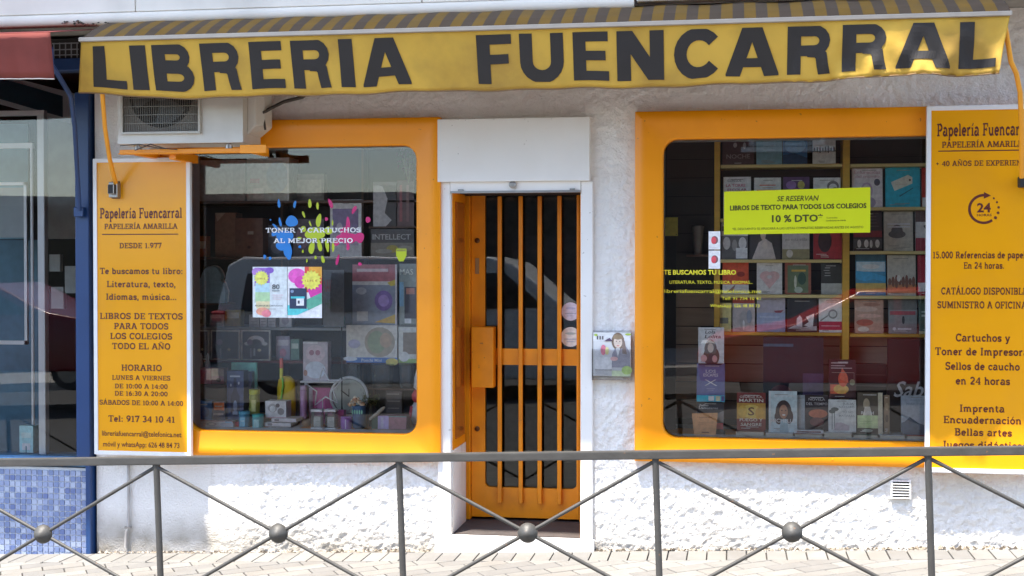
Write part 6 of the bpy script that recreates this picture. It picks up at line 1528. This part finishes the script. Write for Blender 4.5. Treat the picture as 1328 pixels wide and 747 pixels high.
# toy boxes on the right
ybox('toy_box', 'red topped construction toy carton with blue picture', 'box', 457, 343, 515, 420, .55, .14, '6a7284', [(R_, 0, .68, 1, 1, '944a50'), (R_, .1, .88, .8, .93, 'c89a9c'), (R_, 0, .66, .85, .72, 'd0ccc4'), (P_, [(.78, .70), (1, .76), (1, .66), (.86, .64)], 'c09a30'), (E_, .7, .4, .2, .17, '5a4480'), (E_, .7, .4, .12, .1, '8a6cb4'), (R_, .1, .06, .35, .22, 'b4b8bc'), (P_, [(.5, .04), (.98, .18), (.98, .02)], 'c08a2c'), (E_, .2, .56, .12, .06, 'a8b0bc'), (R_, .96, 0, 1, 1, 'c8bcc0')], yz(421, .55, 480))
m = MB(); z = yz(421, .55, 480); m.box(yx(452, .55), -1.884, .55, .72, z - .012, z - .0005, MATS['grey_shelf']); m.box(-1.9, -1.886, .69, .72, SZ['low'], z - .012, MATS['grey_shelf']); m.box(yx(452, .55), yx(452, .55) + .01, .69, .72, SZ['low'], z - .012, MATS['grey_shelf']); m.build('middle_riser', ds)
ybox('toy_box', 'grey-green carton with pale capitals beside the orange frame', 'box', 518, 342, 540, 420, .53, .14, '6a726e', [(T_, 'MAS', .42, .82, .8, .1, 'c4ccb4'), (R_, 0, .3, .25, .7, '5a84a8'), (R_, .3, .1, 1, .62, '2c2830'), (R_, .3, .02, .7, .1, 'c8ccd0'), (R_, .4, .5, .9, .6, '9a5a4c')], yz(421, .53, 528))
ybox('doll_set_box', 'white carton with oval window and blue lettered foot', 'box', 449, 421.5, 515, 467, .52, .12, 'c3bfb4', [(E_, .66, .55, .30, .40, '847a68'), (E_, .6, .55, .18, .3, '6e7a5c'), (E_, .78, .6, .12, .2, '9a7e66'), (R_, 0, 0, 1, .14, '3a5aa0'), (T_, 'Ponchi Mini', .5, .03, .4, .08, 'd8dce8'), (E_, .16, .5, .12, .12, '9490b4'), (E_, .9, .03, .12, .1, 'd0b44c'), (E_, .08, .1, .14, .06, 'c0c8dc')], SZ['low'])
ybox('doll_set_box', 'white edged narrow carton with green foot beside the orange frame', 'box', 517, 424, 540, 467, .52, .12, 'c0c0b4', [(R_, .25, .25, 1, .85, '6a5c50'), (R_, 0, 0, 1, .12, '7a9c4c'), (E_, .3, .18, .3, .14, 'd4d4cc'), (R_, .2, .9, .7, .96, 'd8d8d4')], SZ['low'])
m = MB(); Y = .40
a, z = at(433, 402, Y); m.box(a - .035, a + .02, Y, Y + .01, z - .03, z + .075, pr('c8bab4')); m.ell(a - .01, z + .02, .02, .03, Y - .001, pr('a03a40'))
m.tube([(a + .03, Y, z + .24), (a + .025, Y, z + .14), (a - .007, Y, z + .07)], .003, pr('4a5a2c'), 6)
for k in range(16): m.box(a + .02 + .008 * (k % 2), a + .042 + .008 * (k % 2), Y, Y + .006, z + .02 + k * .012, z + .028 + k * .012, pr('5c5a2c'))
m.lathe([(.004, 0), (.022, .03), (.022, .07), (.006, .1)], (a + .045, Y + .02, z - .12), pr('24584a'), 14)
m.tube([(a + .045, Y + .02, z - .02), (a + .03, Y, z + .22)], .002, M_DARK, 5); m.tube([(a + .03, Y, z + .22), (a + .035, Y + .02, SZ['up'] - .0)], .0015, M_DARK, 5)
o = m.build('hanging_charms', origin=(a, Y, z)); tag(o, 'string of hanging charms with white tag and green bauble beside printer poster', 'ornament')
for (lab, a, t_, b, bt, Y, c, its, bs_) in (
    ('red rimmed white tin on the middle shelf right of the printer poster', 362, 404, 378, 425, .70, 'b8b0ac', [(R_, 0, .8, 1, 1, '9a3038'), (E_, .5, .4, .3, .25, '8a8086')], 'mid'),
    ('pale lilac carton between rainbow print and plush toy pack', 358, 436, 376, 468, .70, '8a8094', [(R_, .1, .6, .9, .85, 'c8c0cc'), (E_, .5, .3, .25, .18, 'b06a80')], 'low'),
    ('slim green carton between rainbow print and plush toy pack', 377, 440, 388, 468, .68, '4c6a5a', [(R_, .1, .55, .9, .8, 'a8b8a0')], 'low'),
    ('small orange carton at the left end of the second shelf', 252, 306, 268, 333, .70, '8a4a2c', [(R_, .1, .4, .9, .75, 'c8a884')], 'up'),
    ('grey blue carton between the brown box and the lilac picture box', 346, 292, 372, 333, .74, '4a5260', [(R_, .1, .62, .9, .88, '8a94a4'), (E_, .5, .3, .3, .2, '6a7080')], 'up'),
    ('dark patterned carton behind the ink splashes', 380, 284, 420, 333, .76, '40343c', [(E_, .3, .5, .2, .3, '6a4a58'), (R_, .55, .2, .92, .8, '585060')], 'up'),
    ('beige carton at right end of the top shelf', 382, 226, 420, 260, .80, '6c665c', [(R_, .08, .2, .92, .8, '8c8678')], 'top'),
    ('small white carton stacked near the left end of the middle shelf', 272, 408, 290, 425, .70, 'a4a0a0', [(R_, .15, .3, .85, .7, '6a6a74')], 'mid'),
    ('mustard carton near the left end of the middle shelf', 292, 402, 312, 425, .72, '8a7434', [(R_, .1, .5, .9, .85, 'c0b488')], 'mid')):
    ybox('small_carton', lab, 'box', a, t_, b, bt, Y, .07, c, its, SZ[bs_])
# posters and splashes on the left pane
def sheet(label, a, t_, b, bt, items, c):
    x0, z1 = at(a, t_, YP); x1, z0 = at(b, bt, YP); m = MB(); m.box(x0, x1, YP + .001, YP + .003, z0, z1, pr(c)); art(m, items, x0, z0, x1 - x0, z1 - z0, YP + .001)
    o = m.build('poster', origin=((x0 + x1) / 2, YP, z0)); return tag(o, label, 'poster')
def burst(cx, cz, r, c, asp):
    return (P_, [(cx + r * (1 if k % 2 == 0 else .8) * math.cos(R(k * 11.25)), cz + asp * r * (1 if k % 2 == 0 else .8) * math.sin(R(k * 11.25))) for k in range(32)], c)
sheet('white ink refill poster with rainbow stripe and the number 80', 327.5, 346, 372.3, 412, [(R_, .06, .62, .5, .98, '6a4a9c'), (E_, .12, .9, .14, .08, '8a5cb0'), (E_, .5, .93, .12, .06, '5a3a94'), (R_, .08, .48, .5, .68, '8ab8cc'), (R_, .08, .3, .5, .5, '86b478'), (R_, .1, .18, .5, .32, 'c8b47c'), (E_, .3, .12, .2, .08, 'd8755c'), (E_, .4, .08, .14, .07, 'd05a64'), burst(.26, .78, .22, 'f0d84a', .68),
      (T_, '3,99 €', .26, .75, .24, .035, '8a6a2c'), (T_, '80', .68, .56, .22, .10, '3a4044'), (R_, .57, .52, .79, .535, '3a4044'), (R_, .58, .44, .9, .45, 'c09098'), (R_, .6, .40, .86, .41, 'c09098'), (R_, .6, .36, .84, .37, 'c09098'), (T_, 'RECARGA DE CARTUCHOS', .48, .22, .8, .03, '3a3c40'), (R_, .4, .165, .68, .175, '6a6c70')], 'bccaca')
sheet('colourful ink splash poster with a dark printer', 372.8, 346, 417.5, 412.5, [(R_, .5, .5, 1, 1, 'c8322c'), (R_, .62, .78, 1, 1, 'e07a24'), (E_, .28, .82, .26, .15, 'd23c94'), (E_, .38, .7, .18, .12, 'c02c84'), (P_, [(.55, .62), (1, .66), (1, .36), (.7, .34)], 'b42474'), (P_, [(.5, .34), (1, .5), (1, .28), (.6, .15)], '3c7c64'), (P_, [(0, .05), (0, .25), (.4, .24), (.62, .16), (.3, .06)], '3aa4a8'), (P_, [(0, 0), (1, 0), (1, .24), (.6, .12)], 'e4eaea'),
      (R_, .06, .18, .56, .58, '1a2236'), (R_, .10, .38, .5, .42, '2f9aa8'), (R_, .26, .24, .48, .38, 'd4dadc'), (R_, .30, .28, .36, .34, '2a2a30'), (E_, .14, .52, .05, .03, '5a6a8c'), burst(.70, .74, .30, 'f0c93e', .66), (T_, '12,95 €', .7, .71, .36, .04, '8a5a24')], 'd8d6de')
def blob(m, cx, cy, rx, ry, c, ang=0, n=20, wob=.12):
    x, z = at(cx, cy, YP); k = 8 / CF; pts = []; p0 = random.uniform(0, 6)
    for i in range(n):
        t = 2 * math.pi * i / n; q = 1 + wob * math.sin(3 * t + p0) * .6; a_, b_ = rx * k * q * math.cos(t), ry * k * q * math.sin(t)
        pts.append((x + a_ * math.cos(ang) - b_ * math.sin(ang), z + a_ * math.sin(ang) + b_ * math.cos(ang)))
    m.flat(pts, YP + .0045 - .00006 * m._n, c); m._n += 1
def splash(name, label, c, blobs):
    cc = mat('vinyl_' + c, c, rough=.35, var=.03)
    t = thing(name, label, 'sticker', (at(blobs[0][0], 340, YP)[0], YP, at(blobs[0][0], 340, YP)[1]), group='ink splashes on the left pane')
    for i, b in enumerate(blobs):
        m = MB(); m._n = i; blob(m, b[0], b[1], b[2], b[3], cc, R(b[4]) if len(b) > 4 else 0); m.build('ink_drop', t)
splash('ink_splash', 'blue vinyl ink splash on the left pane', '1f7fd0', [(378, 287, 8.5, 7.5), (369, 307, 12, 9), (372, 322, 6, 14, 12), (364, 319, 7, 6), (374, 331, 4, 6, 10), (363, 288, 1.8, 6, 12), (357, 294, 1.4, 6, 45), (361.5, 264, 2, 6, 5), (382, 265, 2, 5, -12), (350.5, 285, 1, 1), (388.5, 320, 2, 2), (343, 333, 2, 3), (350, 335, 2, 2.4), (356, 303, 5, 3, 20)])
splash('ink_splash', 'lime yellow vinyl ink splash on the left pane', 'b8c81e', [(408, 303, 14, 8), (413, 286, 3.6, 9, -10), (404, 321, 4, 9, -12), (414, 318, 3, 9, 14), (424, 318, 2.6, 9, 8), (432, 319, 2, 8, -5), (401.5, 264, 2.4, 6, 3), (411.5, 267, 1.8, 5, 3), (393.5, 278, 1.6, 4.6, 22), (402, 290, 1.2, 4, 22), (393, 297, 4, 4), (423, 297, 2, 5, -50), (418.5, 336.5, 2.4, 5, 14), (409, 334, 1.6, 2.4), (397.7, 338, 1.1, 2.6), (392.5, 326, 1.4, 2), (426, 300, 6, 4), (388, 309, 3, 2), (431, 289, 1.2, 4)])
splash('ink_splash', 'magenta vinyl ink splash on the left pane', 'c81e6e', [(450, 309, 15, 7), (466, 308, 6.5, 7), (451, 290, 3, 9, 0), (447, 299, 7, 5, 20), (428.5, 264, 2.6, 7, 22), (459, 272, 2.6, 6, -28), (423, 284, 2.4, 2.4), (477, 285, 3.4, 4), (451, 320, 2.4, 5), (437.5, 337, 2, 7.5, -14), (466.5, 342.5, 2.6, 2.4), (436, 315, 4, 4)])
m = MB(); x0, z1 = at(513.5, 322.5, YP); x1, z0 = at(527, 339, YP)
m.flat([(x0, z1), (x1, z1), (x1, z0 + .035), ((x0 + x1) / 2 + .014, z0), ((x0 + x1) / 2 - .014, z0), (x0, z0 + .035)], YP + .004, MATS['vinyl_b8c81e']); m.rect(x0 + .003, z1 - .016, x1 - .003, z1 - .004, YP + .0036, pr('5a5c20'))
o = m.build('glass_sticker', origin=((x0 + x1) / 2, YP, z0)); tag(o, 'small lime shield shaped sticker near the right edge of the left pane', 'sticker')
wl = thing('window_lettering', 'white vinyl lettering TONER Y CARTUCHOS AL MEJOR PRECIO on the left pane', 'lettering', (at(406, 315, YP)[0], YP, at(406, 315, YP)[1])); WHV = pr('dcdce0')
for t, pcx, pyb, pw, ph in (('TONER Y CARTUCHOS', 406, 301.5, 124, 6.4), ('AL MEJOR PRECIO', 406, 315, 103, 6.2)):
    x, z = at(pcx, pyb, YP); xa_, _ = at(pcx - pw / 2, pyb, YP); xb_, _ = at(pcx + pw / 2, pyb, YP)
    m = MB(); slab(m, t, x, z, xb_ - xa_, ph * 8 / CF, YP + .0005, WHV, bold=.95); m.build('text_line', wl)
m = MB(); Y = .30; xx0, zz1 = at(380, 350, Y); xx1, zz0 = at(446, 424, Y)
m.box(yx(419, Y), xx1, Y, Y + .004, zz0, zz1, pr('4a4a4c')); art(m, [(T_, 'NAV', .22, .62, .36, .22, '7a2a26'), (T_, 'HO', .26, .32, .32, .18, '3a4a34')], yx(419, Y), zz0, xx1 - yx(419, Y), zz1 - zz0, Y); m.box(xx1 - .02, xx1 - .014, Y + .004, Y + .012, LGL, zz0, M_DARK)
o = m.build('dark_card', origin=(xx1, Y, zz0)); tag(o, 'dark card with red and green capitals just right of the printer poster', 'card')

# ================================================================== THE STREET OPPOSITE (seen in the reflections)
def vehicle(label, name, cat, prof, win, y0, wid, body, wheels, lampx, zoff=0):
    """side profile in (x, z) facing the shop; y0 is the side nearest the shop"""
    t = thing(name, label, cat, (sum(p[0] for p in prof) / len(prof), y0 - wid / 2, -.13))
    m = MB(); zmax = max(p[1] for p in prof); zb = .62
    a = sum(prof[i][0] * prof[(i + 1) % len(prof)][1] - prof[(i + 1) % len(prof)][0] * prof[i][1] for i in range(len(prof)))
    if a < 0: prof = prof[::-1]
    n = len(prof); vs = []
    def inset(z): return .0 if z < zb else .16 * (z - zb) / max(.3, zmax - zb)
    for s in (0, 1):
        for (x, z) in prof: vs.append((x, (y0 - inset(z)) if s == 0 else (y0 - wid + inset(z)), z + zoff))
    fs = [list(range(n))[::-1], list(range(n, 2 * n))] + [[i, (i + 1) % n, (i + 1) % n + n, i + n] for i in range(n)]
    m.add(vs, fs, body); m.build('body', t, bevel=.05, seg=3, smooth=50)
    for w in win:
        for s in (0, 1):
            m = MB(); pts = [(x, (y0 - inset(z) + .012) if s == 0 else (y0 - wid + inset(z) - .012), z + zoff) for x, z in w]
            m.add(pts, [list(range(len(w)))], mat('car_glass', (.02, .022, .025), rough=.05, var=.02)); o = m.build('window', t); o.modifiers.new('d', 'SOLIDIFY').thickness = .006
    for xw in wheels:
        for yy in (y0 - .02, y0 - wid + .20):
            m = MB(); m.lathe([(.24, 0), (.31, .03), (.32, .1), (.31, .17), (.24, .2)], (xw, yy - .04 if yy > y0 - .5 else yy + .02, .30 - .13 + zoff), mat('tyre_rubber', (.045, .045, .048), rough=.8), 24, 'y'); wv = m.build('tyre', t, smooth=50)
            m = MB(); m.lathe([(.21, -.002), (.20, -.012), (.05, -.02)], (xw, yy - .04 if yy > y0 - .5 else yy + .02, .30 - .13 + zoff), M_STEEL, 10, 'y'); m.build('rim', wv)
    for xl, zl, c in lampx:
        m = MB(); m.box(xl - .10, xl + .10, y0 - .35, y0 + .012, zl - .07 + zoff, zl + .07 + zoff, pr(c)); m.build('headlight' if c == 'e8e8e8' else 'tail_light', t, bevel=.02)
M_VAN = mat('van_white', (.74, .75, .76), rough=.25, var=.03); M_CRED = mat('car_red', (.62, .02, .02), rough=.2, var=.04); M_CRD2 = mat('car_dark_red', (.20, .012, .022), rough=.2, var=.04)
vy = -10.0
vx0, _ = at(278, 335, 10); vx1, _ = at(720, 335, 10)
vehicle('white van parked across the street, reflected in the left window', 'white_van', 'van',
        [(vx0 + .05, .05), (vx0, .55), (vx0 + .02, 1.15), (vx0 + .12, 1.66), (vx0 + .35, 1.78), (vx1 - 1.1, 1.80), (vx1 - .75, 1.70), (vx1 - .05, 1.10), (vx1 + .75, .92), (vx1 + .95, .7), (vx1 + 1.0, .15), (vx1 + .8, .05)],
        [[(vx0 + .35, 1.02), (vx0 + .42, 1.55), (vx0 + 1.45, 1.57), (vx0 + 1.45, 1.02)], [(vx0 + 1.65, 1.02), (vx0 + 1.65, 1.57), (vx0 + 2.75, 1.57), (vx0 + 2.75, 1.02)], [(vx0 + 2.9, 1.02), (vx0 + 2.9, 1.57), (vx1 - .85, 1.55), (vx1 - .3, 1.08)]],
        vy, 1.85, M_VAN, (vx0 + .85, vx1 + .2), [(vx1 + .9, .72, 'e8e8e8'), (vx0 + .05, .95, 'a01820')])
rx, _ = at(960, 500, 9.6)
vehicle('red car parked across the street, reflected in the right window', 'red_car', 'car',
        [(rx - .5, .18), (rx - .55, .55), (rx - .3, .74), (rx + .7, .92), (rx + 1.5, 1.36), (rx + 2.7, 1.40), (rx + 3.6, 1.0), (rx + 3.8, .6), (rx + 3.7, .18)],
        [[(rx + .85, .94), (rx + 1.52, 1.28), (rx + 1.9, 1.31), (rx + 1.9, .94)], [(rx + 2.0, .94), (rx + 2.0, 1.31), (rx + 2.65, 1.31), (rx + 3.2, .98)]],
        -9.5, 1.75, M_CRED, (rx + .3, rx + 2.95), [(rx - .4, .62, 'e8e8e8'), (rx + 3.68, .7, 'a01820')])
lx, _ = at(112, 480, 10)
vehicle('dark red hatchback parked across the street, reflected at far left', 'dark_red_car', 'car',
        [(lx - 3.6, .15), (lx - 3.7, .7), (lx - 3.3, 1.2), (lx - 2.9, 1.38), (lx - 1.6, 1.40), (lx - .7, .98), (lx + .15, .84), (lx + .35, .6), (lx + .35, .15)],
        [[(lx - 3.2, .95), (lx - 2.85, 1.30), (lx - 2.2, 1.31), (lx - 2.2, .95)], [(lx - 2.1, .95), (lx - 2.1, 1.31), (lx - 1.65, 1.31), (lx - .9, .95)]],
        -10.0, 1.75, M_CRD2, (lx - 2.9, lx - .35), [(lx + .22, .68, 'e8e8e8'), (lx - 3.6, .75, 'a01820')])
def block(label, x0, x1, y, h, wallm, cols, floors, gz_):
    t = thing('apartment_building', label, 'building', ((x0 + x1) / 2, y, -.3))
    m = MB(); m.box(x0, x1, y - 8, y, gz_, h, wallm); m.build('wall', t)
    m = MB(); m.box(x0, x1, y - 8, y - .02, -.6, gz_ - .002, mat('dark_arcade', (.05, .045, .04), rough=.7)); m.build('ground_floor', t)
    for k in range(cols):
        for f in range(floors):
            cx = x0 + (x1 - x0) * (k + .5) / cols; cz = gz_ + 1.6 + f * 3.1
            m = MB(); m.box(cx - .75, cx + .75, y - .05, y + .06, cz - .9, cz + .9, pr('a8a49c')); fr_ = m.build('window', t)
            m = MB(); m.box(cx - .66, cx + .66, y + .058, y + .066, cz - .82, cz + .82, MATS['car_glass']); m.build('pane', fr_)
            m = MB(); m.box(cx - .9, cx + .9, y + .0605, y + .4, cz - 1.05, cz - .95, pr('b8b4ac')); m.build('sill', fr_)
    for k in range(cols):
        m = MB(); cx = x0 + (x1 - x0) * (k + .5) / cols; m.box(cx - .9, cx + .9, y - .03, y + .03, .1, 2.3, pr('2c2a2c')); m.build('shop_window', t)
t = thing('low_building', 'long low dark flat-roofed building across the street on the left', 'building', (-17, -19, -.3))
m = MB(); m.box(-32, -6.6, -26, -19, -1.2, 2.95, mat('low_wall', (.045, .04, .035), rough=.8, var=.2)); m.build('wall', t)
m = MB(); m.box(-32.2, -6.5, -26.2, -18.8, 2.952, 3.15, mat('low_roof', (.09, .08, .07), rough=.8)); m.build('roof', t)
for k in range(8):
    m = MB(); m.box(-30 + k * 3, -28 + k * 3, -19.02, -18.95, .6, 2.2, mat('car_glass', (.02, .022, .025))); m.build('window', t)
block('dark brick apartment block across the street', -6.2, 18, -20, 16, mat('brown_brick', (.10, .055, .038), rough=.85, var=.2, scale=4), 5, 4, 3.4)

# ------------------------------------------------------------------ groups of alike things
GR = {'book': 'books shown in the shop windows', 'framed_print': 'framed prints on the middle shelf', 'square_candle': 'square candles under the star', 'glass_vase': 'glass vases under the low shelf',
      'small_carton': 'small cartons on the display shelves', 'toy_box': 'toy cartons in the left window', 'doll_set_box': 'toy sets on the low shelf', 'appliance_box': 'cartons on the top shelf',
      'storage_box': 'storage boxes on the second shelf', 'boxed_puzzle': 'puzzle boxes on the second shelf', 'candle_jar': 'lidded jars on the window ledge', 'shop_sign': 'yellow sign boards beside the windows',
      'poster': 'printer ink posters on the left pane', 'display_board': 'dark boards behind the front row of books', 'window_lettering': 'vinyl lettering on the panes', 'bottle_box': 'navy bottle boxes', 'card': 'strawberry cards on the right pane'}
for o in list(SC.objects):
    if o.parent is None and o.get('category') and not o.get('group'):
        k = o.name.split('.')[0]
        if k in GR: o['group'] = GR[k]
